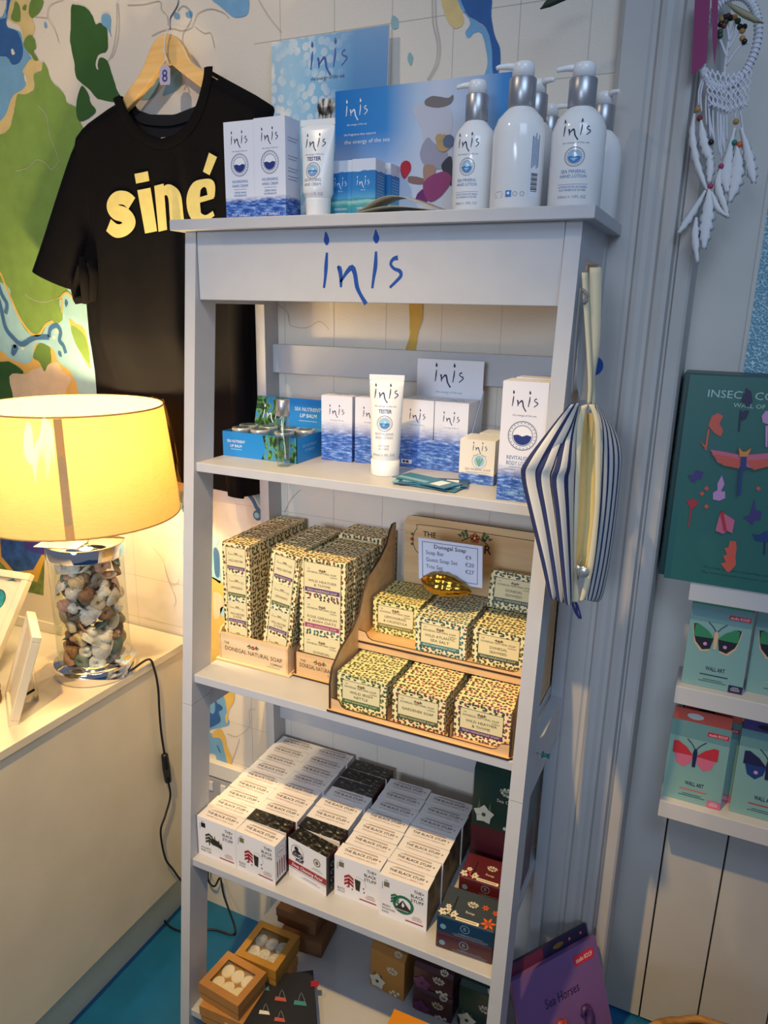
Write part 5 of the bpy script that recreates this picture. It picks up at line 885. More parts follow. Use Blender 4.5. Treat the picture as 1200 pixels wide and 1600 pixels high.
# ------------------------------------------------------------------ black shirt on a wooden hanger
mat('shirt_black', '#0f0d0f', 0.92, spec=0.12, noise=0.15, nscale=30, bump=0.15, bscale=500); mat('print_yellow', '#e3cf7c', 0.7, noise=0.06, nscale=60); mat('shirt_inner', '#111015', 0.95); wood_mat('hanger_wood', '#d9ab62', '#ecc486', rough=0.35); mat('steel', '#8f9096', 0.3, metal=1.0)
sh = empty('black_t_shirt', label='black short sleeved shirt with bold yellow lettering hanging on the map wall', cat='shirt')
def lerp(tab, x):
    if x <= tab[0][0]: return tab[0][1]
    for (a, p), (c, q) in zip(tab, tab[1:]):
        if x <= c: t = (x - a) / (c - a); return p + (q - p) * t
    return tab[-1][1]
# silhouettes measured at the wall, metres
xl, xr = -0.465, 0.040
topf = [(-0.465, 1.865), (-0.440, 1.900), (-0.418, 1.9175), (-0.360, 1.940), (-0.307, 1.957), (-0.296, 1.935), (-0.275, 1.905), (-0.245, 1.883), (-0.210, 1.872), (-0.175, 1.876), (-0.145, 1.893), (-0.120, 1.925), (-0.103, 1.965), (-0.099, 1.985), (-0.060, 1.965), (0.0, 1.935), (0.040, 1.912)]
topb = [(-0.307, 1.957), (-0.29, 1.935), (-0.26, 1.925), (-0.20, 1.920), (-0.14, 1.932), (-0.11, 1.962), (-0.099, 1.985)]
botm = [(-0.465, 1.19), (-0.30, 1.175), (-0.10, 1.165), (0.04, 1.175)]
def yfront(x, z):
    e = min(1, (x - xl) / 0.03, (xr - x) / 0.03); e = max(0, e) ** 0.5
    drop = max(0, 1.95 - z)
    f_ = 0.010 * math.sin((x + 0.2) * 38 + drop * 2.0) * min(1, drop * 2.2) + 0.014 * math.exp(-((x + 0.172 - drop * 0.02) / 0.014) ** 2) * (-1) * min(1, max(0, drop - 0.08) * 6) + 0.012 * math.exp(-((x + 0.375 + drop * 0.03) / 0.016) ** 2) * min(1, drop * 2)
    k_ = 0.12 + 0.88 * max(0, min(1, (z - 1.37) / 0.12)) if x < -0.05 else 1
    return -0.021 - e * (0.026 + 0.012 * min(1, drop * 2) + f_) * k_
b = MB(); NX, NZ = 150, 50
def sheet(side):
    rows = []
    for i in range(NX + 1):
        x = xl + (xr - xl) * i / NX; zt_ = lerp(topf, x) if (side or x < -0.307 or x > -0.099) else lerp(topb, x); zb_ = lerp(botm, x)
        rows.append([(x, yfront(x, zb_ + (zt_ - zb_) * j / NZ) if side else -0.018, zb_ + (zt_ - zb_) * j / NZ) for j in range(NZ + 1)])
    return rows
F_ = sheet(1); B_ = sheet(0)
for i in (0, NX):
    for j in range(NZ + 1): F_[i][j] = (F_[i][j][0], -0.022, F_[i][j][2])
def pinch(p):
    x, y, z = p
    if x > -0.06 and z < 1.74: k_ = min(1, (1.74 - z) / 0.04); x2 = -0.06 + (x + 0.06) * (1 - 0.44 * k_); return (x2, y if x2 < -0.012 else max(y, -0.040), z)
    return p
for i in range(NX + 1):
    if not (-0.307 < F_[i][0][0] < -0.099):
        x, y, z = F_[i][NZ]; F_[i][NZ] = (x, -0.030, z); B_[i][NZ] = (x, -0.026, z)
F_ = [[pinch(q) for q in r_] for r_ in F_]; B_ = [[pinch(q) for q in r_] for r_ in B_]; b.grid(F_, 'shirt_black'); b.grid([r_[::-1] for r_ in B_], 'shirt_inner')
b.build('shirt_body', sh)
# collar band following the neckline
b = MB(); pts = [(x, yfront(x, z - 0.01) - 0.001, z) for x, z in [(-0.307, 1.957)] + [p for p in topf if -0.30 < p[0] < -0.10] + [(-0.099, 1.985)]]
pts = smooth(pts, 4); rows = []
cx, cz = -0.203, 1.985
for p in pts:
    d = Vector((p[0] - cx, 0, p[2] - cz)).normalized(); rows.append([(p[0], p[1] - 0.0005, p[2]), (p[0] + d.x * 0.010, p[1] - 0.0028, p[2] + d.z * 0.010), (p[0] + d.x * 0.020, p[1] - 0.0005, p[2] + d.z * 0.020)])
b.grid(rows, 'shirt_black'); bk = [(-0.305, 1.957), (-0.29, 1.935), (-0.26, 1.925), (-0.20, 1.920), (-0.14, 1.932), (-0.11, 1.962), (-0.10, 1.985)]
b.grid([[(x, -0.020, z), (x, -0.023, z - 0.020)] for x, z in smooth(bk, 4)], 'shirt_inner')
b.box(-0.232, -0.0235, 1.868, -0.172, -0.0228, 1.880, 'hanger_wood'); b.build('collar', sh)
# sleeves
def sleeve(rows_, name):
    b = MB(); n = 20; out = []
    for (L_, R_, t_, yc) in rows_:
        L_ = Vector(L_); R_ = Vector(R_); c = (L_ + R_) / 2; u = (R_ - L_) / 2
        out.append([tuple(c + u * math.cos(2 * PI * k / n) + Vector((0, -1, 0)) * (t_ * math.copysign(abs(math.sin(2 * PI * k / n)) ** 0.7, math.sin(2 * PI * k / n)))) for k in range(n)])
    out = smooth3(out); b.grid(out, 'shirt_black', closed=True); b.grid([[tuple(Vector(p) * 1.0) for p in r_] for r_ in (out[-1], [tuple(Vector(p).lerp(sum((Vector(q) for q in out[-1]), Vector()) / n, 0.06)) for p in out[-1]], [tuple(Vector(p).lerp(sum((Vector(q) for q in out[-2]), Vector()) / n, 0.10)) for p in out[-3]])], 'shirt_inner', closed=True)
    return b.build(name, sh)
def smooth3(rows):
    out = []; n = len(rows[0]); cols_ = [smooth([r_[k] for r_ in rows], 4) for k in range(n)]
    return [[cols_[k][i] for k in range(n)] for i in range(len(cols_[0]))]
sleeve([((-0.405, -0.036, 1.910), (-0.395, -0.036, 1.760), 0.006, 0), ((-0.448, -0.036, 1.880), (-0.405, -0.036, 1.740), 0.014, 0), ((-0.500, -0.04, 1.790), (-0.425, -0.04, 1.690), 0.022, 0), ((-0.555, -0.045, 1.690), (-0.455, -0.045, 1.630), 0.024, 0), ((-0.592, -0.05, 1.625), (-0.475, -0.05, 1.585), 0.024, 0)], 'sleeve')
# crumpled part of the sleeve opening that droops in front of the armpit
b = MB(); q = [aty(*p, -0.060) for p in ((118, 455), (130, 410), (150, 405), (152, 430), (148, 470), (122, 474))]
c = sum(q, Vector()) / 6
rows = []
for s_, dy in ((1.0, 0), (1.05, -0.010), (0.85, -0.022), (0.72, -0.022), (0.66, -0.010), (0.60, 0.006)): rows.append([(c.x + (p.x - c.x) * s_, -0.056 + dy, c.z + (p.z - c.z) * s_) for p in q])
b.grid(rows, 'shirt_black', closed=True); b.face([rows[-1][k] for k in range(6)], 'shirt_inner'); b.tube([(c.x + 0.012, -0.080, c.z + 0.05), (c.x + 0.016, -0.083, c.z + 0.01), (c.x + 0.010, -0.080, c.z - 0.045)], [0.006, 0.011, 0.007], 'shirt_black', 10); b.build('sleeve_fold', sh)
sleeve([((0.010, -0.034, 1.760), (0.034, -0.034, 1.905), 0.006, 0), ((0.012, -0.030, 1.745), (0.046, -0.030, 1.85), 0.010, 0), ((0.012, -0.028, 1.725), (0.050, -0.028, 1.78), 0.010, 0), ((0.012, -0.028, 1.706), (0.046, -0.028, 1.722), 0.008, 0)], 'sleeve')
# hem curl that shows under the second shelf
q0 = aty(352, 700, -0.05); q1 = aty(372, 775, -0.055); b = MB(); b.tube([(-0.050, -0.050, 1.27), (-0.056, -0.054, 1.20), (-0.058, -0.056, 1.165)], [0.030, 0.026, 0.020], 'shirt_black', 14); b.v = [(x, -0.050 + (y + 0.05) * 0.45, z) for x, y, z in b.v]; b.build('hem_fold', sh)
# lettering printed on the front
def fsh(x, y, l): return Vector((x, yfront(x, y) - 0.0022 - l, y))
b = MB()
def glyph(strokes, TLp, TRp, BLp):
    # heavy letter strokes in a unit box, laid on the cloth
    a, c_, d_ = [aty(*p, -0.055) for p in (TLp, TRp, BLp)]
    strokes = [(a_, [w_ * 1.06 for w_ in b_]) for a_, b_ in strokes]
    def Q(u, v_): p = d_ + (c_ - a) * u + (a - d_) * v_; return fsh(p.x, p.z, 0)
    for pts, wd in strokes:
        q = smooth([(x, y, ww) for (x, y), ww in zip(pts, wd)], 8); asp = (a - d_).length / (c_ - a).length; rows = []
        for k, p in enumerate(q):
            m0 = q[max(k - 1, 0)]; m1 = q[min(k + 1, len(q) - 1)]; dx, dy = (m1[0] - m0[0]), (m1[1] - m0[1]) * asp; dd = math.hypot(dx, dy) or 1
            rows.append([Q(p[0] - dy / dd * p[2] * t_, p[1] + dx / dd * p[2] * t_ / asp) for t_ in (0.5, 0.25, 0, -0.25, -0.5)])
        b.grid(rows, 'print_yellow', smooth=False)
glyph([([(0.90, 0.68), (0.70, 0.80), (0.40, 0.82), (0.20, 0.70), (0.35, 0.55), (0.65, 0.46), (0.80, 0.30), (0.62, 0.17), (0.35, 0.16), (0.06, 0.30)], [0.34, 0.34, 0.34, 0.36, 0.38, 0.38, 0.36, 0.34, 0.34, 0.34])], (166, 299), (208, 292), (171, 375))
glyph([([(0.5, 1.0), (0.5, 0.84)], [0.72, 0.72]), ([(0.5, 0.73), (0.5, 0.35), (0.5, 0.0)], [0.72, 0.72, 0.72])], (205, 272), (231, 266), (221, 365))
glyph([([(0.22, 1.0), (0.22, 0.5), (0.22, 0.0)], [0.40, 0.40, 0.40]), ([(0.30, 0.76), (0.46, 0.84), (0.66, 0.82), (0.80, 0.66), (0.80, 0.3), (0.80, 0.0)], [0.16, 0.26, 0.34, 0.40, 0.40, 0.40])], (238, 290), (277, 282), (246, 362))
glyph([([(0.34, 0.36), (0.94, 0.40)], [0.14, 0.14]), ([(0.86, 0.38), (0.84, 0.56), (0.62, 0.62), (0.36, 0.56), (0.24, 0.36), (0.34, 0.13), (0.62, 0.07), (0.92, 0.13)], [0.22, 0.30, 0.20, 0.34, 0.44, 0.34, 0.17, 0.14]), ([(0.98, 1.02), (0.72, 0.76)], [0.30, 0.24])], (288, 252), (331, 243), (293, 352))
b.build('front_lettering', sh)
hg = empty('wooden_hanger', label='pale wooden coat hanger with steel hook holding the black shirt', cat='hanger')
b = MB(); ax, az = -0.1985, 2.052
outer = [(-0.325, 1.925), (-0.307, 1.957), (-0.270, 1.985), (-0.240, 2.020), (-0.222, 2.045), (-0.1985, 2.056), (-0.175, 2.048), (-0.155, 2.030), (-0.128, 1.998), (-0.095, 1.975), (-0.07, 1.955)]
inner = [(-0.325, 1.915), (-0.296, 1.930), (-0.255, 1.965), (-0.222, 1.992), (-0.1955, 2.006), (-0.170, 1.994), (-0.140, 1.970), (-0.105, 1.945), (-0.075, 1.935)]
outer = [(-0.332, 1.930), (-0.303, 1.960), (-0.262, 1.993), (-0.240, 2.022), (-0.222, 2.044), (-0.197, 2.054), (-0.172, 2.048), (-0.152, 2.028), (-0.135, 2.000), (-0.105, 1.982), (-0.075, 1.965)]
inner = [(-0.330, 1.918), (-0.295, 1.936), (-0.245, 1.970), (-0.215, 1.992), (-0.190, 2.003), (-0.165, 1.988), (-0.135, 1.968), (-0.105, 1.950), (-0.075, 1.938)]
b.prism(smooth(outer, 3) + smooth(inner[::-1], 3), 'y', -0.040, -0.028, 'hanger_wood'); b.build('hanger_body', hg, bevel=0.002)
hk = [aty(*p, -0.030) for p in ((266, 46), (266, 30), (270, 22), (276, 12), (279, 2), (276, -10), (266, -16), (258, -8))]
b = MB(); b.tube(smooth([tuple(p) for p in hk], 4), 0.0016, 'steel', 8); b.build('hook', hg)
mat('string_white', '#ded8c8', 0.9); mat('tag_lilac', '#a9a3c0', 0.6)
sw = empty('size_tag', label='small lilac swing tag marked 8 tied with white string below the hanger', cat='tag')
ps = [aty(*p, -0.048) for p in ((262, 46), (258, 60), (257, 78), (259, 92), (256, 100))]; b = MB(); b.tube(smooth([tuple(p) for p in ps], 4), 0.0014, 'string_white', 6); b.tube([tuple(aty(*p, -0.049)) for p in ((254, 76), (259, 88), (264, 102))], 0.0012, 'string_white', 6); b.build('string', sw)
q = aty(258, 118, -0.050); b = MB(); b.prism([(-0.011, -0.016), (0.011, -0.016), (0.013, -0.012), (0.013, 0.010), (0.006, 0.018), (-0.006, 0.018), (-0.013, 0.010), (-0.013, -0.012)], 'y', -0.0008, 0, 'tag_lilac'); f = Frame(b, (0, -0.0009, 0), (1, 0, 0), (0, 0, 1)); f.text('8', 0.0, -0.011, 0.021, 'navy', bold=0.0); o = b.build('tag_card', sw); o.location = q; o.rotation_euler = (0, 0.05, 0)

# ------------------------------------------------------------------ lamp
lx, ly, lz = -0.326, -0.223, 0.7752
lamp = empty('table_lamp', (lx, ly, lz), label='table lamp with cream drum shade and a glass cylinder base full of seashells', cat='lamp')
b = MB(); b.lathe([(0.083, 0), (0.0865, 0.002), (0.0865, 0.028), (0.084, 0.031), (0.0765, 0.032), (0.0765, 0.034), (0, 0.034)], 'chrome', 56); b.build('lamp_base', lamp)
b = MB(); b.lathe([(0.0755, 0.0345), (0.0755, 0.272)], 'clear_glass', 56, cap=False); b.build('glass_cylinder', lamp)
b = MB(); b.lathe([(0.0765, 0.270), (0.0800, 0.271), (0.0805, 0.273), (0.0805, 0.299), (0.079, 0.302), (0, 0.303)], 'chrome', 56, c=(0.003, 0, 0)); b.build('top_collar', lamp)
b = MB(); b.tube([(0, 0, 0.302), (0, 0, 0.42)], 0.010, 'chrome', 14); b.build('stem', lamp)
mat('bulb', (1.0, 0.72, 0.36, 1), 0.3, emit=14.0)
b = MB(); b.ball((0, 0, 0.500), 0.028, 'bulb', 16, 12, (1, 1, 1.2)); b.build('light_bulb', lamp)
m = bpy.data.materials.new('shade_cloth'); M['shade_cloth'] = m; m.use_nodes = True; nt = m.node_tree; nt.nodes.clear(); N = nt.nodes.new; L = nt.links.new
o_ = N('ShaderNodeOutputMaterial'); d1 = N('ShaderNodeBsdfDiffuse'); d2 = N('ShaderNodeBsdfTranslucent'); mxs = N('ShaderNodeMixShader'); mxs.inputs[0].default_value = 0.55
t = N('ShaderNodeTexCoord'); mp = N('ShaderNodeMapping'); mp.inputs['Scale'].default_value = (60, 60, 700); L(t.outputs['Object'], mp.inputs['Vector']); n = N('ShaderNodeTexNoise'); n.inputs['Scale'].default_value = 1; L(mp.outputs[0], n.inputs['Vector']); r = ramp(N, [(0.3, hx('#ecd3a2')), (0.7, hx('#f5e2ba'))]); L(n.outputs['Fac'], r.inputs['Fac']); L(r.outputs['Color'], d1.inputs[0]); d2.inputs[0].default_value = hx('#b4854a'); L(d1.outputs[0], mxs.inputs[1]); L(d2.outputs[0], mxs.inputs[2]); L(mxs.outputs[0], o_.inputs[0])
mat('shade_trim', '#b89a6a', 0.7); mat('shade_seam', '#c99d62', 0.7)
zb_, zt_2, rb_, rt_ = 0.362, 0.585, 0.198, 0.176
b = MB(); b.lathe([(rb_, zb_), (rb_ - 0.002, zb_ + 0.05), (rt_ + 0.004, zt_2 - 0.03), (rt_, zt_2)], 'shade_cloth', 72, cap=False); shd = b.build('lamp_shade', lamp)
for rr, z in ((rb_, zb_), (rt_, zt_2)): b = MB(); b.tube([(rr * math.cos(2 * PI * k / 72), rr * math.sin(2 * PI * k / 72), z) for k in range(73)], 0.0018, 'shade_trim', 6, cap=False); b.build('rim_wire', shd)
def on_shade(a, z, l): t_ = (z - zb_) / (zt_2 - zb_); rr = rb_ + (rt_ - rb_) * t_ + l; return (rr * math.cos(a), rr * math.sin(a), z)
b = MB(); b.grid([[on_shade(-0.92 + 0.02 * i + (zt_2 - z) * 0.12, z, 0.0015) for i in range(0, 5)] for z in (zb_ + 0.002, zb_ + 0.08, zb_ + 0.15, zt_2 - 0.002)], 'shade_seam'); 
seam = b.build('cloth_seam', shd)
b = MB()
for k in range(3): a = k * 2 * PI / 3; b.tube([(0.010 * math.cos(a), 0.010 * math.sin(a), 0.41), (rb_ * 0.97 * math.cos(a), rb_ * 0.97 * math.sin(a), zb_ + 0.004)], 0.0015, 'steel', 6)
b.build('shade_ring', shd)
clear_mat('wrap_film', (0.97, 0.96, 0.93), 0.10, 0.06); b = MB(); rows = []
for j in range(15):
    t_ = j / 14; z = zb_ - 0.004 + (zt_2 - zb_ + 0.008) * t_; rr0 = rb_ + 0.0045 + (rt_ - rb_) * t_ + 0.007 * math.sin(PI * t_) ** 0.6
    rows.append([((rr0 + 0.0013 * math.sin(17 * a + 5 * t_) + 0.0010 * math.sin(41 * a - 7 * t_)) * math.cos(a), (rr0 + 0.0013 * math.sin(17 * a + 5 * t_) + 0.0010 * math.sin(41 * a - 7 * t_)) * math.sin(a), z) for a in [2 * PI * k / 120 for k in range(120)]])
b.grid(rows, 'wrap_film', closed=True); setp(b.build('plastic_wrap', shd), label='crinkled clear plastic wrap')
mat('paper_tag', '#efe0b4', 0.6); b = MB(); b.box(-0.045, -0.025, 0, 0.045, 0.025, 0.0008, 'paper_tag'); f = Frame(b, (-0.045, -0.025, 0.0008), (1, 0, 0), (0, 1, 0)); [f.rect(0.008, 0.008 + 0.006 * i, 0.06, 0.0014, 'tan_ink') for i in range(6)]; o = b.build('paper_label', lamp); o.location = (-0.012, -0.050, 0.3035); o.rotation_euler = (0, 0, 0.35)
pl_ = bpy.data.lights.new('lamp_bulb_light', 'POINT'); pl_.energy = 21.0; pl_.color = (1.0, 0.74, 0.36); pl_.shadow_soft_size = 0.045; po = bpy.data.objects.new('lamp_bulb_light', pl_); COL.objects.link(po); po.location = (lx, ly, lz + 0.525)
# shells
for n_, c_ in dict(sh_white='#e9dfcd', sh_cream='#dcc69a', sh_pink='#cfa088', sh_brown='#9a7452', sh_grey='#8f8578', sh_green='#6f8478', sh_pale='#f0ead8').items(): mat(n_, c_, 0.45, noise=0.22, nscale=130)
def scallop(mt):
    b = MB(); rows = []
    for i in range(9):
        t_ = i / 8; r_ = 0.022 * math.sin(PI / 2 * t_) ; rows.append([(r_ * (1 + 0.05 * math.cos(k * PI)) * math.sin(PI * (k / 22 - 0.5) * 1.15) , -0.010 * math.cos(PI / 2 * t_) * (1 + 0.10 * math.cos(k * PI)), r_ * math.cos(PI * (k / 22 - 0.5) * 1.15) * 1.05 - 0.008 * (1 - t_)) for k in range(23)])
    b.grid(rows, mt); o = b.build('scallop_shell'); md = o.modifiers.new('s', 'SOLIDIFY'); md.thickness = 0.0016; return o
def cone_shell(mt):
    b = MB(); pts = []; rr = []
    for i in range(70): a = i * 0.42; s_ = i / 70; R_ = 0.013 * (1 - s_) + 0.0008; pts.append((R_ * 0.5 * math.cos(a), R_ * 0.5 * math.sin(a), 0.030 * s_ ** 0.85 - 0.012)); rr.append(R_ * 0.62)
    b.tube(pts, rr, mt, 10); return b.build('spiral_shell')
def clam(mt):
    b = MB(); b.lathe([(0.001, -0.006), (0.010, -0.004), (0.017, 0), (0.0165, 0.0006), (0.010, -0.0025), (0.001, -0.0042)], mt, 26, sy=0.78); return b.build('clam_shell')
def round_snail(mt):
    b = MB(); pts = []; rr = []
    for i in range(60): a = i * 0.30; s_ = i / 60; R_ = 0.012 * (1 - s_) ** 0.8; pts.append((R_ * math.cos(a) * 0.8, 0.006 * s_, R_ * math.sin(a) * 0.8)); rr.append(max(0.0006, R_ * 0.55))
    b.tube(pts, rr, mt, 10); return b.build('snail_shell')
mk = [scallop, cone_shell, clam, round_snail]; mts = ['sh_white', 'sh_cream', 'sh_pink', 'sh_brown', 'sh_grey', 'sh_green', 'sh_pale']; cname = dict(sh_white='off white', sh_cream='cream', sh_pink='pinkish', sh_brown='brown', sh_grey='grey', sh_green='greenish', sh_pale='pale'); kname = ['scallop', 'spiral', 'clam', 'snail']
cache = {}; side = ['far left', 'left', 'middle', 'right', 'far right']; base_a = math.atan2(CAM.y - ly, CAM.x - lx); hts = ['top', 'second', 'third', 'fourth', 'fifth', 'sixth', 'seventh', 'eighth', 'lowest']
for i in range(9):
    for j in range(5):
        k = (i * 3 + j * 5 + (i * j) % 3) % 4; mt = mts[(i * 5 + j * 3 + (i // 2)) % 7] if i < 6 or j != 2 else 'sh_pale'
        if (i, j) in ((3, 3), (7, 2), (0, 1), (2, 0)): k = 0; mt = 'sh_white'
        o = mk[k](mt) if (k, mt) not in cache else dup(cache[(k, mt)], (0, 0, 0)); cache.setdefault((k, mt), o)
        a = base_a + (j - 2) * 0.60 + (0.28 if i % 2 else 0) + rnd.uniform(-0.07, 0.07); R_ = 0.0545; z = lz + 0.255 - i * 0.0265 + rnd.uniform(-0.003, 0.003)
        o.location = (lx + R_ * math.cos(a), ly + R_ * math.sin(a), z); o.rotation_euler = (rnd.uniform(-0.4, 0.4), rnd.uniform(-1.2, 1.2), a + PI / 2 + rnd.uniform(-0.3, 0.3)); s_ = rnd.uniform(1.0, 1.3) if k in (1, 3) else rnd.uniform(1.0, 1.2); o.scale = (s_,) * 3
        setp(o, '%s %s shell inside the glass lamp base, %s row from its collar, %s' % (cname[mt], kname[k], hts[i], side[j]), 'shell', 'seashells inside the lamp base')
b = MB()
for i in range(240):
    a = rnd.uniform(0, 2 * PI); R_ = rnd.uniform(0.030, 0.056) if i % 3 else 0.030; z = 0.045 + rnd.random() * 0.215
    b.ball((R_ * math.cos(a), R_ * math.sin(a), z), rnd.uniform(0.008, 0.0145), rnd.choice(mts), 7, 5, (1, rnd.uniform(0.6, 1), rnd.uniform(0.5, 1)))
o = b.build('shell_fill'); o.location = (lx, ly, lz); setp(o, 'packed mass of small mixed shells filling the lamp cylinder behind the larger ones', 'shells', None, 'stuff')
# lamp cable with inline switch
mat('cable_black', '#141416', 0.4)
cp = [(lx + 0.080, ly + 0.016, lz + 0.012), (lx + 0.088, ly + 0.014, lz + 0.011)] + [tuple(atx(*p, -0.236)) for p in ((232, 1030), (241, 1045), (247, 1075), (249, 1110), (252, 1145), (257, 1178))]
cp2 = [tuple(atx(*p, -0.236)) for p in ((263, 1222), (266, 1245), (258, 1275), (251, 1300), (258, 1340))] + [tuple(atx(*p, -0.236)) for p in ((270, 1358), (285, 1378))]
cable = empty('lamp_cable', label='black lamp cable with inline switch hanging down the counter side to the floor', cat='cable')
b = MB(); b.tube(smooth(cp, 5), 0.0026, 'cable_black', 8)
end = cp2[-1]; fl = [atz(*p, 0.006) for p in ((300, 1402), (283, 1390), (262, 1400), (253, 1418), (258, 1440), (283, 1455), (330, 1452), (362, 1460), (367, 1450), (352, 1405))]
b.tube(smooth(cp2 + [(end[0] + 0.02, end[1] + 0.03, end[2] * 0.55)] + [tuple(p) for p in fl[:-1]] + [tuple(aty(350, 1400, -0.03)), tuple(aty(344, 1372, -0.02)), tuple(aty(335, 1385, -0.02)), tuple(aty(325, 1372, -0.02)), tuple(aty(330, 1330, -0.02)), (-0.17, -0.02, 0.36)], 5), 0.0026, 'cable_black', 8); b.build('cord', cable)
p0, p1 = Vector(cp[-1]), Vector(cp2[0]); mid = (p0 + p1) / 2; b = MB(); b.tube([p0.lerp(p1, t_) for t_ in (-0.02, 0.03, 0.5, 0.97, 1.02)], [0.0040, 0.0082, 0.0095, 0.0082, 0.0040], 'cable_black', 10); b.box(mid.x + 0.004, mid.y - 0.013, mid.z - 0.016, mid.x + 0.012, mid.y - 0.006, mid.z + 0.004, 'cable_black'); setp(b.build('inline_switch', cable, bevel=0.001), label='black rocker switch on the cable')

# ------------------------------------------------------------------ things on the counter
mat('frame_white', '#e0d4b8', 0.5); mat('mat_board', '#d9cbb0', 0.7); mat('frame_back', '#8a8478', 0.7); mat('art_blue', '#2c4f8a', 0.4, noise=0.5, nscale=45); mat('art_purple', '#3f2f7a', 0.4, noise=0.3, nscale=45); mat('art_green', '#6f7f3a', 0.5, noise=0.5, nscale=60); mat('art_yellow', '#c99a3a', 0.5); mat('art_teal', '#2f8a90', 0.4, noise=0.4, nscale=50)
def board(name, o3, U, V, w_, h_, th, art, label, cat='picture'):
    r_ = empty(name, label=label, cat=cat, group='framed pictures on the counter'); U = Vector(U).normalized(); V = Vector(V).normalized(); Nn = U.cross(V); o3 = Vector(o3)
    def T(p): return o3 + U * p.x + V * p.z - Nn * p.y
    fw = min(w_, h_) * 0.085
    for k, a in enumerate(((0, 0, w_, fw), (0, h_ - fw, w_, h_), (0, fw, fw, h_ - fw), (w_ - fw, fw, w_, h_ - fw))): 
        b = MB(); b.box(a[0], 0, a[1], a[2], th, a[3], 'frame_white', T=T); b.build('frame_bar', r_, bevel=0.0015)
    b = MB(); b.box(fw * 0.9, th * 0.35, fw * 0.9, w_ - fw * 0.9, th * 0.9, h_ - fw * 0.9, 'mat_board', T=T, back='frame_back')
    f = Frame(b, o3 - Nn * th * 0.35, U, V, lift=0.0005); art(f, w_, h_); b.build('picture_print', r_); return r_
def art1(f, w, h):
    x0, y0, x1, y1 = w * 0.2, h * 0.30, w * 0.80, h * 0.86
    f.poly([(x0, y0), (x1, y0), (x1, y1), (x0, y1)], 'art_green', 1); f.poly([(x0 + 0.10 * w, y1), (x0 + 0.14 * w, y0 + 0.24 * h), (x0 + 0.3 * w, y0 + 0.12 * h), (x1 - 0.06 * w, y0 + 0.10 * h), (x1, y0 + 0.30 * h), (x1, y1)], 'art_yellow', 2); f.poly([(x0 + 0.16 * w, y1), (x0 + 0.19 * w, y0 + 0.26 * h), (x0 + 0.32 * w, y0 + 0.15 * h), (x1 - 0.10 * w, y0 + 0.2 * h), (x1, y0 + 0.38 * h), (x1, y1)], 'art_blue', 3); f.poly([(x0 + 0.38 * w, y1), (x0 + 0.42 * w, y0 + 0.36 * h), (x1, y0 + 0.34 * h), (x1, y1)], 'art_purple', 4)
A = atz(97, 994, 0.7755); A0 = atz(0, 972, 0.7755)
U1 = (A - A0).normalized(); w1 = 0.34; o1_ = A - U1 * w1
board('framed_picture', o1_, U1, Vector((0, 0.16, 1)), w1, 0.30, 0.018, art1, 'white framed sea painting leaning against the wall behind the shell lamp')
def art2(f, w, h): f.poly([(w * 0.12, h * 0.12), (w * 0.88, h * 0.12), (w * 0.88, h * 0.88), (w * 0.12, h * 0.88)], 'frame_white', 1); f.disc(w * 0.66, h * 0.70, w * 0.13, 'art_teal', 2, 24); f.ring(w * 0.66, h * 0.70, w * 0.135, 0.0015, 'black_ink', 3, 24); f.poly([(w * 0.70, h * 0.90), (w * 0.80, h * 0.91), (w * 0.85, h * 0.90), (w * 0.78, h * 0.93)], 'leaf_green', 2)
TR2 = Vector((-0.479, -0.242, 0.980)); U2 = Vector((1, 0.13, 0.0)).normalized(); V2 = Vector((-0.018, 0.145, 0.18)); V2 = (V2 - U2 * V2.dot(U2)).normalized(); w2, h2 = 0.19, 0.232
board('framed_picture', TR2 - U2 * w2 - V2 * h2, U2, V2, w2, h2, 0.016, art2, 'white framed print with a round teal motif, tilted back at the left edge')
def art3(f, w, h): f.rect(w * 0.15, h * 0.15, w * 0.7, h * 0.7, 'mat_board', 1)
N0 = Vector((-0.2967, -0.4714, 0.7760)); N1 = Vector((-0.301, -0.398, 0.945)); U3 = Vector((0.81, -0.587, 0.0)); V3 = (N1 - N0); V3 = (V3 - U3 * V3.dot(U3)).normalized(); w3 = 0.138; h3 = (N1 - N0).length; bt = N0
r3 = board('framed_picture', bt - U3 * w3, U3, V3, w3, h3, 0.017, art3, 'small white picture frame seen edge on with its black strut behind', 'picture frame')
b = MB(); ft = Vector((-0.340, -0.372, 0.7755)); tp_ = N0 - U3 * 0.06 + V3 * 0.10 + Vector((0.012, 0.016, 0)); sd = U3 * 0.010
b.face([tp_ - sd * 0.8, tp_ + sd * 0.8, ft + sd * 1.3, ft - sd * 1.3], 'frame_back'); b.face([p_ + Vector((0.003, 0.004, 0)) for p_ in (ft - sd * 1.3, ft + sd * 1.3, tp_ + sd * 0.8, tp_ - sd * 0.8)], 'frame_back'); b.tube([tuple(ft.lerp(tp_, 0.25)), tuple(N0 - U3 * 0.07 + Vector((0.008, 0.012, 0.012)))], 0.0025, 'black', 6); setp(b.build('easel_strut', r3), label='dark easel strut')
mat('wicker_dark', '#7a5a20', 0.7, noise=0.3, nscale=90); b = MB(); cq = Vector((-0.410, -0.432, 0))
for i in range(14): b.tube([(cq.x + 0.024 * math.cos(2 * PI * k / 24) , cq.y + 0.024 * math.sin(2 * PI * k / 24), 0.785 + i * 0.0125 + 0.003 * math.cos(6 * 2 * PI * k / 24 + i * PI)) for k in range(25)], 0.0062, 'wicker_dark', 6, cap=False)
o = b.build('woven_holder'); setp(o, 'brown woven wicker piece at the left edge of the counter', 'wicker holder')
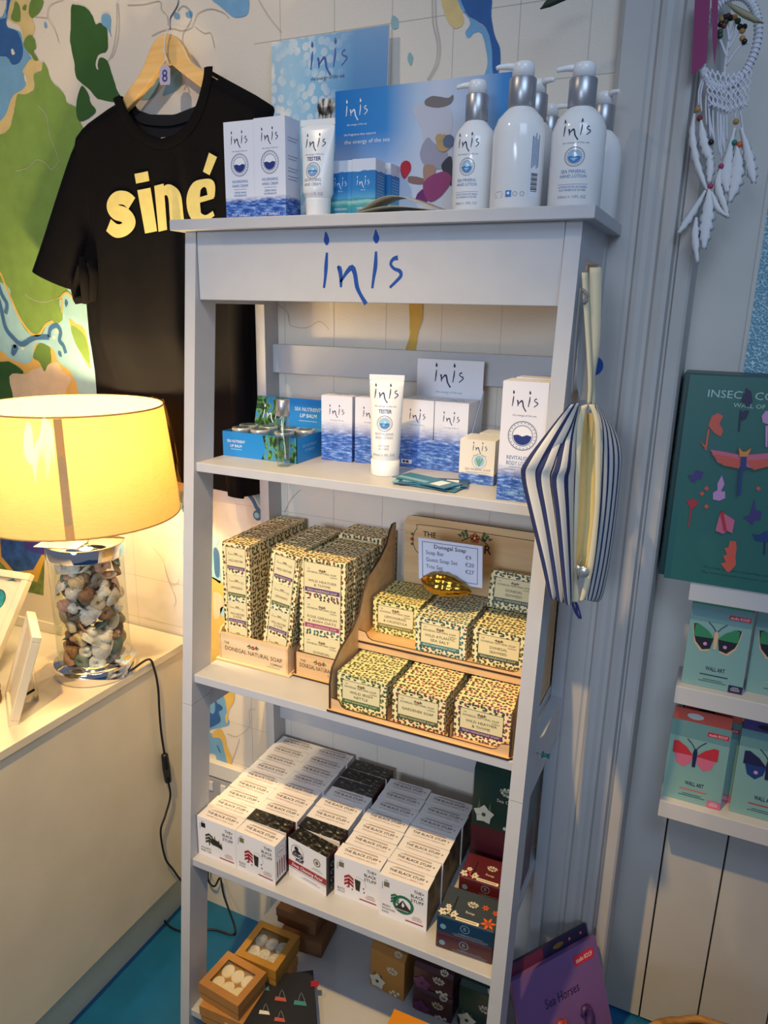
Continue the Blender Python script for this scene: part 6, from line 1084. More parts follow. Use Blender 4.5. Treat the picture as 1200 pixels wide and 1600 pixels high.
# ------------------------------------------------------------------ striped pouches hanging from the side hand slot
stripe_mat('stripe_a', 38); stripe_mat('stripe_b', 75, base='#c9c8c4'); mat('canvas', '#d9cfae', 0.9, bump=0.2, bscale=900); mat('canvas_in', '#e3d298', 0.9); mat('zip_grey', '#7c7c80', 0.5); mat('glitter', '#c8d0d4', 0.2, metal=0.8, noise=0.3, nscale=400); mat('cord_navy', '#2a2f6a', 0.8); mat('clear_bag', '#9fa4a8', 0.3)
def pouch_slab(mb, rows, th, m, n=22, fold=0.0, uvs=1.0):
    # rows: (left point, right point) from top to bottom; soft flattened bag section
    out = []
    for i, (L_, R_) in enumerate(rows):
        c = (L_ + R_) / 2; u = (R_ - L_) / 2; nn = Vector((u.y, -u.x, 0)).normalized()
        if nn.dot(CAM - c) < 0: nn = -nn
        k_ = th[i] if isinstance(th, (list, tuple)) else th
        out.append([tuple(c + u * math.cos(2 * PI * k / n) + nn * (k_ * math.copysign(abs(math.sin(2 * PI * k / n)) ** 0.8, math.sin(2 * PI * k / n)) + fold * math.sin(3 * 2 * PI * k / n + i * 0.4))) for k in range(n)])
    out = smooth3(out); wmax = max((R_ - L_).length for L_, R_ in rows)
    mb.grid(out, m, closed=True, cap=True, uvs=lambda a, b: (abs(((b / n) * 2 + 0.0) % 2 - 1) * wmax * uvs, a * 0.01))
gp = 'striped canvas pouches hung from the side of the unit'
def A3(u, v, y): return aty(u, v, y)
# each: top corner, left corner, bottom left, bottom right, top right
for k, (off, lab, yl, yr) in enumerate(((0, 'leftmost navy striped pouch of the bunch, its corner overlapping the shelf leg', -0.335, -0.285), (1, 'middle navy striped pouch of the bunch hanging on the unit side', -0.325, -0.270), (2, 'navy striped pouch folded just left of the open cream lined one', -0.318, -0.262))):
    L_ = [(890 + 4 * k, 632 + 3 * k), (858 + 12 * k, 672 + 5 * k), (822 + 24 * k, 722 + 4 * k), (816 + 24 * k, 745 + 3 * k), (828 + 21 * k, 800), (848 + 15 * k, 880), (858 + 13 * k, 925 + 6 * k), (862 + 13 * k, 936 + 5 * k)]
    R_ = [(905, 628 + 2 * k), (893 + 3 * k, 668 + 4 * k), (868 + 14 * k, 716 + 4 * k), (862 + 17 * k, 745), (872 + 11 * k, 800), (872 + 10 * k, 880), (874 + 9 * k, 925 + 4 * k), (872 + 9 * k, 938 + 4 * k)]
    rows = [(A3(*l, yl + 0.03 * (0 if i > 1 else 1)), A3(*r_, yr)) for i, (l, r_) in enumerate(zip(L_, R_))]
    b = MB(); pouch_slab(b, rows, [0.003, 0.006, 0.009, 0.009, 0.008, 0.007, 0.005, 0.002], 'stripe_a', uvs=1.25)
    o = b.build('striped_pouch'); setp(o, lab, 'pouch', gp)
op = empty('open_pouch', label='open navy striped pouch showing its cream lining and silver zip charm', cat='pouch', group=gp)
L_ = [(930, 632), (936, 665), (934, 720), (930, 800), (922, 880), (914, 930), (916, 938)]; R_ = [(938, 640), (956, 668), (968, 700), (966, 745), (955, 850), (942, 925), (934, 941)]
b = MB(); pouch_slab(b, [(A3(*l, -0.235), A3(*r_, -0.175)) for l, r_ in zip(L_, R_)], [0.003, 0.007, 0.010, 0.010, 0.008, 0.006, 0.002], 'stripe_b', uvs=1.2); b.build('striped_back', op)
L_ = [(908, 635), (902, 660), (898, 720), (894, 800), (890, 880), (887, 930), (890, 938)]; R_ = [(918, 632), (912, 662), (907, 720), (904, 800), (900, 880), (905, 930), (904, 940)]
b = MB(); pouch_slab(b, [(A3(*l, -0.268), A3(*r_, -0.262)) for l, r_ in zip(L_, R_)], 0.003, 'canvas'); b.build('zip_edge', op)
L_ = [(920, 632), (929, 660), (930, 720), (928, 800), (918, 880), (908, 930), (905, 938)]; R_ = [(928, 632), (937, 660), (939, 720), (936, 800), (928, 880), (917, 925), (912, 938)]
b = MB(); pouch_slab(b, [(A3(*l, -0.268), A3(*r_, -0.262)) for l, r_ in zip(L_, R_)], 0.003, 'canvas'); b.build('zip_edge', op)
L_ = [(912, 645), (908, 680), (905, 740), (902, 810), (899, 870), (900, 895)]; R_ = [(926, 645), (932, 680), (933, 740), (931, 810), (922, 870), (912, 895)]
b = MB(); b.grid([[A3(*l, -0.250), A3((l[0] * 0.55 + r_[0] * 0.45), l[1], -0.215), A3(*r_, -0.250)] for l, r_ in zip(L_, R_)], 'canvas_in'); b.build('lining', op)
b = MB(); b.tube([A3(*p, -0.272) for p in ((903, 905), (905, 880), (909, 872))], 0.0012, 'zip_grey', 6); b.build('zip_slider', op)
b = MB(); q = A3(911, 894, -0.282); b.ball(q, 0.0088, 'glitter', 14, 8, (1, 0.35, 1)); q = A3(903, 888, -0.280); b.ball(q, 0.0045, 'glitter', 10, 6, (1, 0.4, 1)); b.build('zip_charm', op)
b = MB()
for dx in (0, 2): b.tube([A3(*p, -0.258) for p in smooth([(895, 932), (900 + dx, 945), (903 + dx * 2, 962), (905 + dx, 966), (898 + dx, 955), (893, 938)], 4)], 0.0013, 'cord_navy', 6)
b.build('navy_tassel', op)
def strap(pts, wd, y, m, name, lab=None, parent=None):
    b = MB(); f_ = smooth([(p[0], p[1], w_) for p, w_ in zip(pts, wd)], 4); b.grid([[A3(p[0] - p[2] / 2, p[1], y), A3(p[0] + p[2] / 2, p[1], y + 0.006)] for p in f_], m)
    o = b.build(name, parent); md = o.modifiers.new('s', 'SOLIDIFY'); md.thickness = 0.0016; return o
strap([(930, 418), (930, 470), (929, 540), (924, 590), (926, 625), (924, 640)], [18, 18, 15, 10, 9, 8], -0.236, 'canvas', 'wrist_strap', parent=op)
o = strap([(913, 426), (916, 480), (920, 550), (922, 600), (920, 632)], [9, 9, 8, 7, 6], -0.246, 'canvas', 'canvas_strap'); setp(o, 'narrow cream strap behind the wide strap in the hand slot', 'strap')
b = MB(); b.grid([[A3(*l, -0.225), A3(*r_, -0.215)] for l, r_ in (((908, 470), (920, 470)), ((904, 530), (922, 530)), ((901, 600), (925, 600)), ((906, 625), (922, 625)))], 'clear_bag'); b.tube([A3(*p, -0.248) for p in smooth([(907, 450), (902, 500), (897, 560), (893, 620)], 4)], 0.0014, 'zip_grey', 6); b.tube([A3(*p, -0.250) for p in smooth([(910, 452), (917, 462), (911, 474), (918, 468)], 4)], 0.0022, 'zip_grey', 6); o = b.build('clear_wallet'); setp(o, 'greyish clear wallet with a grey cord hanging behind the pouch straps', 'wallet')
b = MB(); q = A3(936, 572, -0.10); b.lathe([(0.0185, 0), (0.0185, 0.0015)], 'logo_blue', 28, sm=False); o = b.build('blue_disc'); o.location = (0.668, q.y - 0.02, q.z); q = atx(928, 572, 0.668); o.location = q; o.rotation_euler = (PI / 2, 0, 0.55); o.scale = (0.8, 0.8, 0.8); setp(o, 'round dark blue disc half hidden behind the pouch strap', 'tag')
# push pin in the side brace
mat('pin_teal', '#1f6a68', 0.35); q = atx(846, 1178, W + 0.012); b = MB(); b.lathe([(0.0052, 0), (0.0058, 0.001), (0.0055, 0.0022), (0.0030, 0.0030), (0.0028, 0.0100), (0.0044, 0.0112), (0.0044, 0.0125), (0, 0.0127)], 'pin_teal', 18); pn = b.build('pin_head'); 
pr = empty('push_pin', atx(840, 1177, W), label='teal push pin stuck in the outer side of the shelf unit', cat='push pin'); pn.parent = pr; pn.location = (0.007, 0, 0); pn.rotation_euler = (0, PI / 2, 0)
b = MB(); b.tube([(-0.003, 0, 0), (0.008, 0, 0)], 0.0006, 'steel', 6); b.build('needle', pr)

# ------------------------------------------------------------------ ledges and craft packs on the door
mat('ledge_white', '#d8d5d2', 0.45); LX = 0.848
lg = 'white picture ledges on the door'
for z, lab in ((1.0985, 'top white picture ledge on the door, under the large insect box'), (0.890, 'middle white picture ledge on the door, under the green butterfly pack'), (0.640, 'lowest white picture ledge on the door, under the red butterfly pack')):
    b = MB(); b.box(LX, 0.060, z - 0.036, 1.45, 0.149, z, 'ledge_white'); o = b.build('picture_ledge', bevel=0.0012); setp(o, lab, 'ledge', lg)
for n_, c_ in dict(box_green='#2f6e66', box_dark='#1c4a48', pk_pink='#d86f8a', pk_coral='#e0604c', pk_red='#c8323c', pk_purple='#4a3a7c', pk_navy='#23254e', pk_lilac='#d49ac8', pk_orange='#e8924a', pk_mint='#86b0aa', pk_mint2='#6c9899', pk_green='#2f8a5a', pk_black='#15171f', pk_peach='#e0b890', pk_blue='#24407c', ledred='#c8283c', lt_ink='#b8d4cc').items(): mat(n_, c_, 0.4)
bx = empty('insect_craft_box', label='large teal green craft box with paper insects and flowers, on the top ledge', cat='box'); X0, Y0, ZB = 0.7925, 0.062, 1.0990; Wb, Hb = 0.42, 0.366
b = MB(); b.box(X0, Y0 + 0.004, ZB + 0.002, X0 + Wb, 0.148, ZB + Hb, 'box_dark'); b.build('box_base', bx, bevel=0.002)
b = MB(); b.box(X0 + 0.010, Y0 - 0.006, ZB - 0.0, X0 + Wb, Y0 + 0.005, ZB + Hb - 0.002, 'box_green'); yb = Y0 - 0.006
f = Frame(b, (0, yb, 0), (1, 0, 0), (0, 0, 1), lift=0.0005)
def PF(u, v): q = aty(u, v, yb); return q.x, q.z
x, z = PF(1106, 618); f.text('INSECT CON', x, z - 0.002, 0.0125, 'lt_ink', 'l', w=0.115); x, z = PF(1146, 634); f.text('WALL OF CU', x, z - 0.002, 0.0070, 'lt_ink', 'l', w=0.066)
def pl2(pts, m, k=1): f.poly([PF(*p) for p in pts][::-1], m, k)
lid = None
x, z = PF(1098, 889); f.text('This box contains butterflies and insects', x, z + 0.003, 0.0040, 'box_dark', 'l', w=0.13); x, z = PF(1096, 896); f.text('Play them out and create your own wall of', x, z + 0.002, 0.0040, 'box_dark', 'l', w=0.13)
b.build('box_lid', bx, bevel=0.0012)
def relief(name, shapes, lab=None, th=0.0022):
    b = MB()
    for q_, (pts, m) in enumerate(shapes): b.prism([(x, z) for x, z in [PF(*p) for p in pts]][::-1], 'y', yb - 0.0006, yb - th - 0.0008 * q_, m)
    o = b.build(name, bx); return o
relief('paper_flower', [([(1107, 665), (1112, 650), (1122, 645), (1130, 650), (1124, 662), (1130, 672), (1126, 682), (1116, 676)], 'pk_coral'), ([(1101, 703), (1106, 670), (1109, 671), (1104, 703)], 'pk_coral'), ([(1094, 690), (1102, 695), (1108, 690), (1102, 700)], 'pk_coral')])
relief('paper_flower', [([(1153, 674), (1156, 640), (1159, 640), (1156, 674)], 'pk_navy'), ([(1157, 645), (1165, 641), (1171, 642), (1166, 654), (1158, 657)], 'pk_navy'), ([(1158, 625), (1166, 606), (1174, 612), (1176, 628), (1168, 636)], 'pk_navy')])
relief('paper_flower', [([(1190, 650), (1196, 642), (1206, 642), (1206, 665), (1192, 660)], 'pk_lilac'), ([(1196, 665), (1200, 665), (1199, 698), (1196, 698)], 'pk_lilac')])
df = relief('paper_dragonfly', [([(1110, 702), (1125, 704), (1158, 710), (1158, 728), (1148, 730), (1122, 722)], 'pk_pink'), ([(1112, 708), (1140, 712), (1158, 718), (1155, 731), (1130, 726)], 'pk_coral'), ([(1164, 710), (1190, 708), (1206, 706), (1206, 722), (1180, 732), (1166, 728)], 'pk_pink'), ([(1166, 718), (1206, 716), (1206, 726), (1178, 733)], 'pk_coral'), ([(1158, 704), (1167, 704), (1166, 730), (1160, 735), (1157, 772), (1152, 772), (1155, 735), (1157, 730)], 'pk_blue'), ([(1154, 698), (1160, 704), (1166, 704), (1174, 698), (1168, 712), (1156, 712)], 'pk_orange')], th=0.006)
relief('paper_flower', [([(1075, 742), (1083, 742), (1087, 734), (1099, 738), (1096, 748), (1088, 749), (1086, 754), (1080, 752)], 'pk_purple')])
relief('paper_flower', [([(1114, 770), (1120, 766), (1133, 768), (1133, 778), (1124, 782), (1114, 780)], 'pk_lilac'), ([(1121, 755), (1128, 742), (1132, 756), (1126, 768), (1121, 766)], 'pk_lilac')])
relief('paper_flower', [([(1072, 780), (1078, 782), (1082, 778), (1087, 782), (1092, 783), (1086, 792), (1080, 795)], 'pk_red'), ([(1079, 794), (1081, 794), (1077, 822), (1075, 822)], 'pk_red')])
relief('paper_bee', [([(1126, 800), (1132, 802), (1148, 812), (1144, 832), (1136, 828), (1130, 833), (1118, 828), (1122, 812)], 'pk_pink'), ([(1125, 800), (1130, 798), (1136, 828), (1131, 829)], 'pk_red')], th=0.005)
relief('paper_flower', [([(1162, 808), (1172, 804), (1174, 795), (1179, 780), (1180, 796), (1190, 800), (1188, 812), (1180, 812), (1175, 820), (1170, 814)], 'pk_purple')])
relief('paper_fly', [([(1176, 834), (1186, 836), (1196, 830), (1206, 832), (1206, 846), (1194, 846), (1180, 844)], 'pk_blue'), ([(1194, 846), (1196, 846), (1195, 866), (1193, 866)], 'pk_navy')])
relief('paper_flower', [([(1140, 845), (1150, 845), (1151, 856), (1149, 870), (1150, 882), (1140, 893), (1136, 893), (1126, 880), (1134, 878), (1130, 868), (1136, 866), (1132, 856), (1138, 855)], 'pk_coral')])
for p_ in ((1104, 763), (1097, 771), (1104, 791), (1185, 763)): relief('paper_dot', [([(p_[0] - 4, p_[1]), (p_[0], p_[1] - 4), (p_[0] + 4, p_[1]), (p_[0], p_[1] + 4)], 'pk_coral')])
# butterfly wall art packs
def butterfly(f, x, z, s, up, lo, body, edge=None, spot=None):
    for sg in (-1, 1):
        P_ = lambda pts: [(x + sg * a * s, z + c * s) for a, c in pts][::(1 if sg > 0 else -1)]
        if edge: f.poly(P_([(0.1, 0.0), (0.25, -0.62), (0.62, -0.70), (0.95, -0.30), (1.04, 0.1), (1.12, 0.62), (1.0, 0.68)]), edge[0], 1); f.poly(P_([(0.1, 0.05), (0.2, -0.5), (0.55, -0.60), (0.88, -0.25), (1.0, 0.1), (1.08, 0.66), (0.9, 0.68)]), edge[1], 2)
        f.poly(P_([(0.06, 0.05), (1.0, 0.02), (1.0, 0.62), (0.80, 0.66), (0.40, 0.42)]), up, 3)
        if not edge: f.poly(P_([(0.08, 0.05), (0.15, -0.35), (0.45, -0.62), (0.78, -0.45), (0.92, 0.0)]), lo, 2)
        if spot: f.disc(x + sg * 0.45 * s, z - 0.28 * s, 0.09 * s, spot, 4, 10)
        f.stroke([(x, z + 0.35 * s), (x + sg * 0.18 * s, z + 0.62 * s), (x + sg * 0.42 * s, z + 0.85 * s)], 0.04 * s, 'pk_navy', 3)
    f.poly([(x - 0.07 * s, z - 0.5 * s), (x + 0.07 * s, z - 0.5 * s), (x + 0.10 * s, z + 0.2 * s), (x + 0.06 * s, z + 0.42 * s), (x - 0.06 * s, z + 0.42 * s), (x - 0.10 * s, z + 0.2 * s)], body, 5)
def pack(x0, y, z0, w_, h_, lab, deco, hdr, tab, tilt=-0.10, hh=0.020, hook=False):
    r_ = empty('wall_art_pack', (x0, y, z0), (tilt, 0, 0), label=lab, cat='craft pack', group='wall art packs on the ledges'); b = MB(); b.box(0, 0, 0, w_, 0.006, h_, 'pk_mint')
    f = Frame(b, (0, 0, 0), (1, 0, 0), (0, 0, 1), lift=0.0004); f.rect(0, h_ * 0.80, w_, h_ * 0.2, 'pk_mint2', 1); f.rect(w_ * 0.62, h_ * 0.87, w_ * 0.35, h_ * 0.055, 'ledred', 2); f.text('studio ROOF', w_ * 0.795, h_ * 0.882, h_ * 0.032, 'white', w=w_ * 0.30, k=3)
    f.text('WALL ART', w_ * 0.52, h_ * 0.215, h_ * 0.048, 'pk_navy', w=w_ * 0.32, bold=0.02); f.rect(w_ * 0.28, h_ * 0.155, w_ * 0.46, h_ * 0.012, tab, 2); fine(f, w_ * 0.5, h_ * 0.10, w_ * 0.45, 2, 0.0018, 'box_dark', 2); f.rect(w_ * 0.77, 0, w_ * 0.23, h_ * 0.09, tab if tab != 'pk_coral' else 'pk_pink', 2); fine(f, w_ * 0.88, h_ * 0.065, w_ * 0.15, 3, 0.0014, 'white', 3); deco(f, w_, h_); b.build('pack_front', r_)
    b = MB(); b.box(0.002, 0.0005, h_, w_ - 0.002, 0.0045, h_ + hh, hdr); f = Frame(b, (0, 0.0005, 0), (1, 0, 0), (0, 0, 1)); f.poly([(w_ * 0.38 + w_ * 0.14 * math.cos(a), h_ + hh * 0.5 + hh * 0.26 * math.sin(a)) for a in [2 * PI * i / 14 for i in range(14)]], 'ledge_white' if hook else 'pk_black', 2); b.build('header_card', r_); return r_
d1_ = lambda f, w, h: butterfly(f, w * 0.46, h * 0.60, w * 0.36, 'pk_green', 'pk_green', 'pk_peach', ('pk_peach', 'pk_black'), 'pk_lilac')
pack(0.9660, 0.098, 0.8905, 0.105, 0.157, 'green butterfly wall art pack at the picture right edge on the middle ledge', d1_, 'box_dark', 'pk_peach')
pack(0.8560, 0.078, 0.8905, 0.104, 0.157, 'green butterfly wall art pack at the left end of the middle ledge', d1_, 'pk_green', 'pk_navy')
d3_ = lambda f, w, h: butterfly(f, w * 0.46, h * 0.58, w * 0.38, 'pk_red', 'pk_pink', 'pk_navy')
pack(0.8700, 0.112, 0.6405, 0.104, 0.165, 'red butterfly pack mostly hidden behind the front red one', d3_, 'pk_coral', 'pk_coral')
pack(0.8500, 0.078, 0.6405, 0.106, 0.165, 'red butterfly wall art pack at the left end of the lowest ledge', d3_, 'pk_coral', 'pk_coral', hh=0.024, hook=True)
pack(0.9720, 0.085, 0.6405, 0.106, 0.172, 'dark blue butterfly wall art pack on the lowest ledge', lambda f, w, h: butterfly(f, w * 0.50, h * 0.60, w * 0.40, 'pk_navy', 'pk_blue', 'pk_navy', None, 'pk_lilac'), 'pk_purple', 'pk_red')

# ------------------------------------------------------------------ dream catcher with ribbon
mat('cord_white', '#dcdce4', 0.85); mat('feather_white', '#e4e4e6', 0.9); mat('ribbon_magenta', '#8a1a5c', 0.5); mat('bead_green', '#2c4a34', 0.3); mat('bead_black', '#17161b', 0.25); mat('bead_red', '#7a2f2a', 0.35); mat('bead_wood', '#b88a4a', 0.5); mat('bead_teal', '#1f7a68', 0.3); mat('bead_orange', '#d8602f', 0.35); mat('bead_pink', '#a83a64', 0.35); mat('leaf_tan', '#a8a07c', 0.7)
YD = -0.040
dc = empty('dream_catcher', label='white macrame dream catcher with beads and feathers hanging on the door', cat='dream catcher')
def D(u, v, y=YD): return aty(u, v, y)
cen = D(1140, 62); hx_ = (D(1175, 62) - cen).length; hz_ = (D(1140, 118) - cen).length
b = MB(); R_ = 0.048; cen = D(1139, 66)
ringp = [(cen.x + 0.036 * math.cos(a), YD, cen.z + 0.056 * math.sin(a)) for a in [2 * PI * k / 48 for k in range(49)]]; b.tube(ringp, 0.0048, 'cord_white', 10, cap=False)
b.build('hoop', dc)
b = MB()
for k in range(60): a = 2 * PI * k / 60; c = Vector((cen.x + 0.036 * math.cos(a), YD, cen.z + 0.056 * math.sin(a))); d_ = Vector((math.cos(a), 0, math.sin(a))); b.tube([c + d_ * 0.0052 * math.cos(q) + Vector((0, 0.0052, 0)) * math.sin(q) + Vector((-d_.z, 0, d_.x)) * q * 0.0002 for q in [2 * PI * j / 8 for j in range(9)]], 0.0011, 'cord_white', 5, cap=False)
b.build('cord_wrapping', dc)
b = MB(); T_ = lambda dx, dz: (cen.x + dx, YD - 0.002, cen.z + dz)
for pts in ([T_(0, -0.056), T_(-0.001, -0.02), T_(0.0, 0.0)], [T_(0, -0.02), T_(-0.012, 0.004), T_(-0.020, 0.014)], [T_(0, -0.01), T_(0.010, 0.010), T_(0.018, 0.018)], [T_(0, -0.03), T_(0.014, -0.008), T_(0.026, -0.004)], [T_(0, 0), T_(-0.004, 0.016), T_(-0.010, 0.026)], [T_(0, 0), T_(0.004, 0.018), T_(0.004, 0.030)]): b.tube(smooth(pts, 3), 0.0018, 'cord_white', 6)
b.build('tree_cords', dc)
bm_ = ['bead_green', 'bead_black', 'bead_wood', 'bead_black', 'bead_red', 'bead_green', 'bead_black', 'bead_wood']
for i, (u, v) in enumerate(((1125, 50), (1126, 38), (1128, 30), (1133, 27), (1138, 25), (1134, 34), (1142, 28), (1148, 27), (1153, 33), (1156, 42), (1160, 48), (1163, 42), (1131, 40), (1125, 56), (1163, 65), (1160, 60))):
    b = MB(); q = D(u, v, YD - 0.004); b.ball(q, 0.0040, bm_[i % 8], 10, 7); b.build('bead', dc)
b = MB()     # macrame net below the ring
for k in range(9):
    x = 1104 + k * 8.5
    for s_ in (-1, 1):
        pts = []
        for j in range(6): pts.append(D(x + s_ * 6 * (1 if j % 2 else -1) * (0.7 if j else 0.2) + (1138 - x) * 0.05 * j, 112 + j * 12 - abs(k - 4) * 1.5 + (4 - abs(k - 4)) * 1.0, YD - 0.003 - 0.002 * (j % 2)))
        b.tube(smooth([tuple(p) for p in pts], 3), 0.0013, 'cord_white', 5)
for k, (x0_, x1_, ye) in enumerate(((1098, 1092, 165), (1100, 1096, 175), (1108, 1104, 195), (1112, 1110, 215), (1118, 1116, 225), (1124, 1124, 240), (1130, 1127, 250), (1136, 1132, 240), (1142, 1136, 220), (1150, 1150, 190), (1154, 1158, 185), (1156, 1162, 210), (1106, 1114, 215), (1128, 1130, 230))):
    b.tube(smooth([tuple(D(x0_ + 2, 118)), tuple(D((x0_ + x1_) / 2 - 3, (118 + ye) / 2)), tuple(D(x1_, ye))], 4), 0.0013, 'cord_white', 5)
b.build('macrame_fringe', dc)
for u, v, m in ((1090, 171, 'bead_wood'), (1093, 185, 'bead_red'), (1111, 222, 'bead_black'), (1150, 190, 'bead_wood'), (1147, 223, 'bead_teal'), (1155, 226, 'bead_orange'), (1127, 260, 'bead_pink'), (1110, 291, 'bead_pink')):
    b = MB(); b.ball(D(u, v, YD - 0.006), 0.0042, m, 10, 7); b.build('bead', dc)
def feather(pts, wd, name='feather'):
    b = MB(); c_ = smooth([(p[0], p[1], w_) for p, w_ in zip(pts, wd)], 6); rows = []
    for i, p in enumerate(c_):
        jag = 0.8 + 0.2 * math.sin(i * 1.9) + 0.1 * math.sin(i * 4.1); rows.append([D(p[0] - p[2] / 2 * jag, p[1] + 2, YD + 0.001), D(p[0] - p[2] / 4, p[1], YD - 0.006), D(p[0], p[1] - 1, YD - 0.008), D(p[0] + p[2] / 4, p[1], YD - 0.006), D(p[0] + p[2] / 2 * jag, p[1] + 2, YD + 0.001)])
    b.grid(rows, 'feather_white'); o = b.build(name, dc); md = o.modifiers.new('s', 'SOLIDIFY'); md.thickness = 0.0008
feather([(1085, 178), (1082, 210), (1088, 250), (1098, 280), (1105, 297)], [3, 12, 14, 10, 3]); feather([(1095, 188), (1099, 215), (1106, 240), (1112, 250)], [4, 18, 20, 6]); feather([(1108, 235), (1110, 260), (1108, 285)], [6, 16, 6]); feather([(1126, 262), (1122, 290), (1132, 320), (1138, 340)], [3, 16, 12, 3])
feather([(1108, 296), (1106, 330), (1102, 360), (1100, 388)], [6, 26, 24, 6]); feather([(1102, 298), (1086, 325), (1070, 350), (1060, 364)], [4, 14, 16, 4]); feather([(1088, 340), (1086, 370), (1090, 410)], [4, 16, 4]); feather([(1148, 200), (1140, 235), (1134, 270), (1136, 300)], [4, 14, 26, 6]); feather([(1152, 228), (1152, 260), (1148, 290), (1140, 315)], [6, 26, 24, 5]); feather([(1158, 200), (1168, 235), (1174, 265), (1178, 285)], [4, 18, 20, 6]); feather([(1112, 300), (1122, 325), (1136, 338)], [4, 14, 3])
for pts in ([(1086, -8), (1110, -8), (1104, 97), (1080, 118)], [(1112, -8), (1122, -8), (1121, 60), (1116, 102), (1113, 60)]):
    b = MB(); q_ = [D(*p, YD - 0.012) for p in pts]; b.face(q_[::-1], 'ribbon_magenta'); o = b.build('ribbon'); md = o.modifiers.new('s', 'SOLIDIFY'); md.thickness = 0.0006
    setp(o, 'wide magenta ribbon end hanging left of the dream catcher hoop' if len(pts) == 4 else 'narrow twisted magenta ribbon end across the dream catcher hoop', 'ribbon')
def leaf(pts, m, y, lab):
    b = MB(); q_ = [aty(*p, y) for p in pts]; n_ = len(q_) // 2; rows = [[q_[i], (q_[i] + q_[-1 - i]) / 2 + Vector((0, -0.004, 0)), q_[-1 - i]] for i in range(n_)]; b.grid(rows, m); o = b.build('leaf'); md = o.modifiers.new('s', 'SOLIDIFY'); md.thickness = 0.0008; setp(o, lab, 'leaf')
leaf([(1134, 3), (1150, 8), (1170, 18), (1184, 28), (1194, 36), (1192, 37), (1178, 36), (1160, 28), (1146, 18), (1134, 4)], 'leaf_tan', YD - 0.02, 'pale dried leaf above the dream catcher hoop')
mat('leaf_dark', '#22392a', 0.5); leaf([(844, 14), (852, 2), (866, -8), (884, -14), (900, -20), (905, -14), (890, -2), (876, 4), (860, 11), (845, 15)], 'leaf_dark', -0.09, 'dark green leaf tip hanging in at the top edge before the wall')

# ------------------------------------------------------------------ seahorse pack and basket by the floor
mat('sea_purple', '#74558c', 0.35); mat('sea_navy', '#231c40', 0.4); mat('sea_wine', '#5a1f3c', 0.4); mat('horse_red', '#b0402f', 0.45); mat('horse_purple', '#43285e', 0.45); mat('kraft_shadow', '#8a5a3a', 0.6)
sp_ = empty('seahorse_craft_pack', label='large purple seahorse craft pack leaning against the outer right side of the unit', cat='craft pack')
TLs = atz(800, 1534, 0.365); TRs = atz(930, 1462, 0.365); BRs = atz(992, 1782, 0.006); U = (TRs - TLs).normalized(); V = (TRs - BRs); V = (V - U * V.dot(U)).normalized(); Ws = (TRs - TLs).length; Hs = 0.359 / V.z; o0 = TLs - V * Hs; Nn = U.cross(V)
b = MB(); T = lambda p: o0 + U * p.x + V * p.z - Nn * p.y; b.box(0, 0, 0, Ws, 0.012, Hs, 'sea_purple', T=T); f = Frame(b, o0, U, V, lift=0.0005)
f.rect(Ws * 0.70, Hs * 0.912, Ws * 0.24, Hs * 0.048, 'ledred', 1); f.text('studio ROOF', Ws * 0.82, Hs * 0.925, Hs * 0.022, 'white', w=Ws * 0.2, k=2); f.text('Sea Horses', Ws * 0.50, Hs * 0.80, Hs * 0.045, 'sea_navy', w=Ws * 0.40, k=1); b.build('pack_front', sp_, bevel=0.001)
b = MB(); T = lambda p: o0 + U * p.x + V * p.z - Nn * p.y; b.box(0.004, 0.013, Hs * 0.5, Ws * 0.97, 0.020, Hs * 1.055, 'sea_navy', T=T); f = Frame(b, o0 - Nn * 0.013, U, V, lift=0.0005); f.rect(0.0, Hs, Ws * 0.42, Hs * 0.055, 'sea_wine', 1); f.poly([(Ws * 0.60 + 0.014 * math.cos(a), Hs * 1.028 + 0.005 * math.sin(a)) for a in [2 * PI * i / 14 for i in range(14)]], 'wicker_dark', 2)
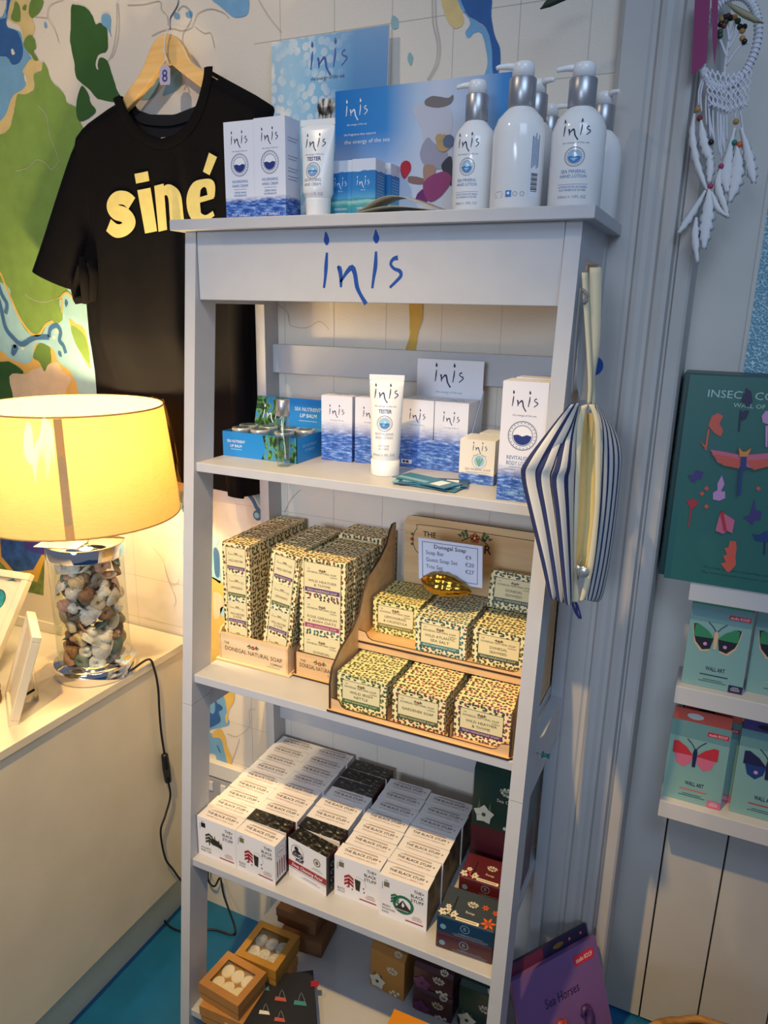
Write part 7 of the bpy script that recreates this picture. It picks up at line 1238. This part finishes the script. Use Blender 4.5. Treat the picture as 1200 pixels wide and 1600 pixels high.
for x in (0.74, 0.88): f.disc(Ws * x, Hs * 1.03, 0.003, 'pk_coral', 2, 8)
b.build('header_card', sp_)
for k, (x, m) in enumerate(((0.42, 'horse_red'), (0.72, 'horse_purple'))):
    b = MB(); fr2 = lambda a, c, y=-0.004: o0 + U * (Ws * (x + a)) + V * (Hs * (0.685 + c)) - Nn * y
    b.tube([fr2(-0.06, 0.0), fr2(-0.02, 0.03), fr2(0.02, 0.025)], [0.003, 0.006, 0.007], m, 8); b.tube([fr2(*q) for q in smooth([(0.02, 0.03), (0.03, -0.01), (0.0, -0.06), (0.03, -0.11), (0.05, -0.16), (0.02, -0.21), (-0.03, -0.20), (-0.02, -0.17)], 4)], [0.007 + 0.004 * math.sin(PI * min(1, i / 18)) - 0.0003 * i * 0.8 for i in range(29)], m, 8); b.box(0, 0, 0, 0.001, 0.001, 0.001, m, T=lambda p: fr2(0.0, 0.0) + p); b.build('paper_seahorse', sp_)
bk = empty('wicker_basket', label='round golden wicker basket rim showing at the bottom right corner', cat='basket'); wood_mat('wicker', '#8a5f24', '#c08a42', 'X', 0.55)
for i, (r_, z, n_) in enumerate(((0.150, 0.250, 'rim'), (0.156, 0.240, 'rim_strand'), (0.159, 0.228, 'rim_strand'))):
    b = MB(); b.tube([(1.030 + (r_ + 0.03) * math.cos(a), -0.205 + (r_ + 0.03) * math.sin(a), z + 0.003 * math.sin(14 * a + i * 2)) for a in [2 * PI * k / 90 for k in range(91)]], 0.0072, 'wicker', 8, cap=False); b.build(n_, bk)
b = MB()
for i in range(16):
    z = 0.214 - i * 0.0135; r_ = 0.157 - 0.0025 * i; b.tube([(1.030 + (r_ + 0.03 + 0.003 * math.cos(20 * a + i * PI)) * math.cos(a), -0.205 + (r_ + 0.03 + 0.003 * math.cos(20 * a + i * PI)) * math.sin(a), z) for a in [2 * PI * k / 100 for k in range(101)]], 0.0070, 'wicker', 6, cap=False)
b.lathe([(0.142, 0.004), (0.180, 0.235)], 'wicker', 40, c=(1.03, -0.205, 0), cap=False); b.build('woven_body', bk)
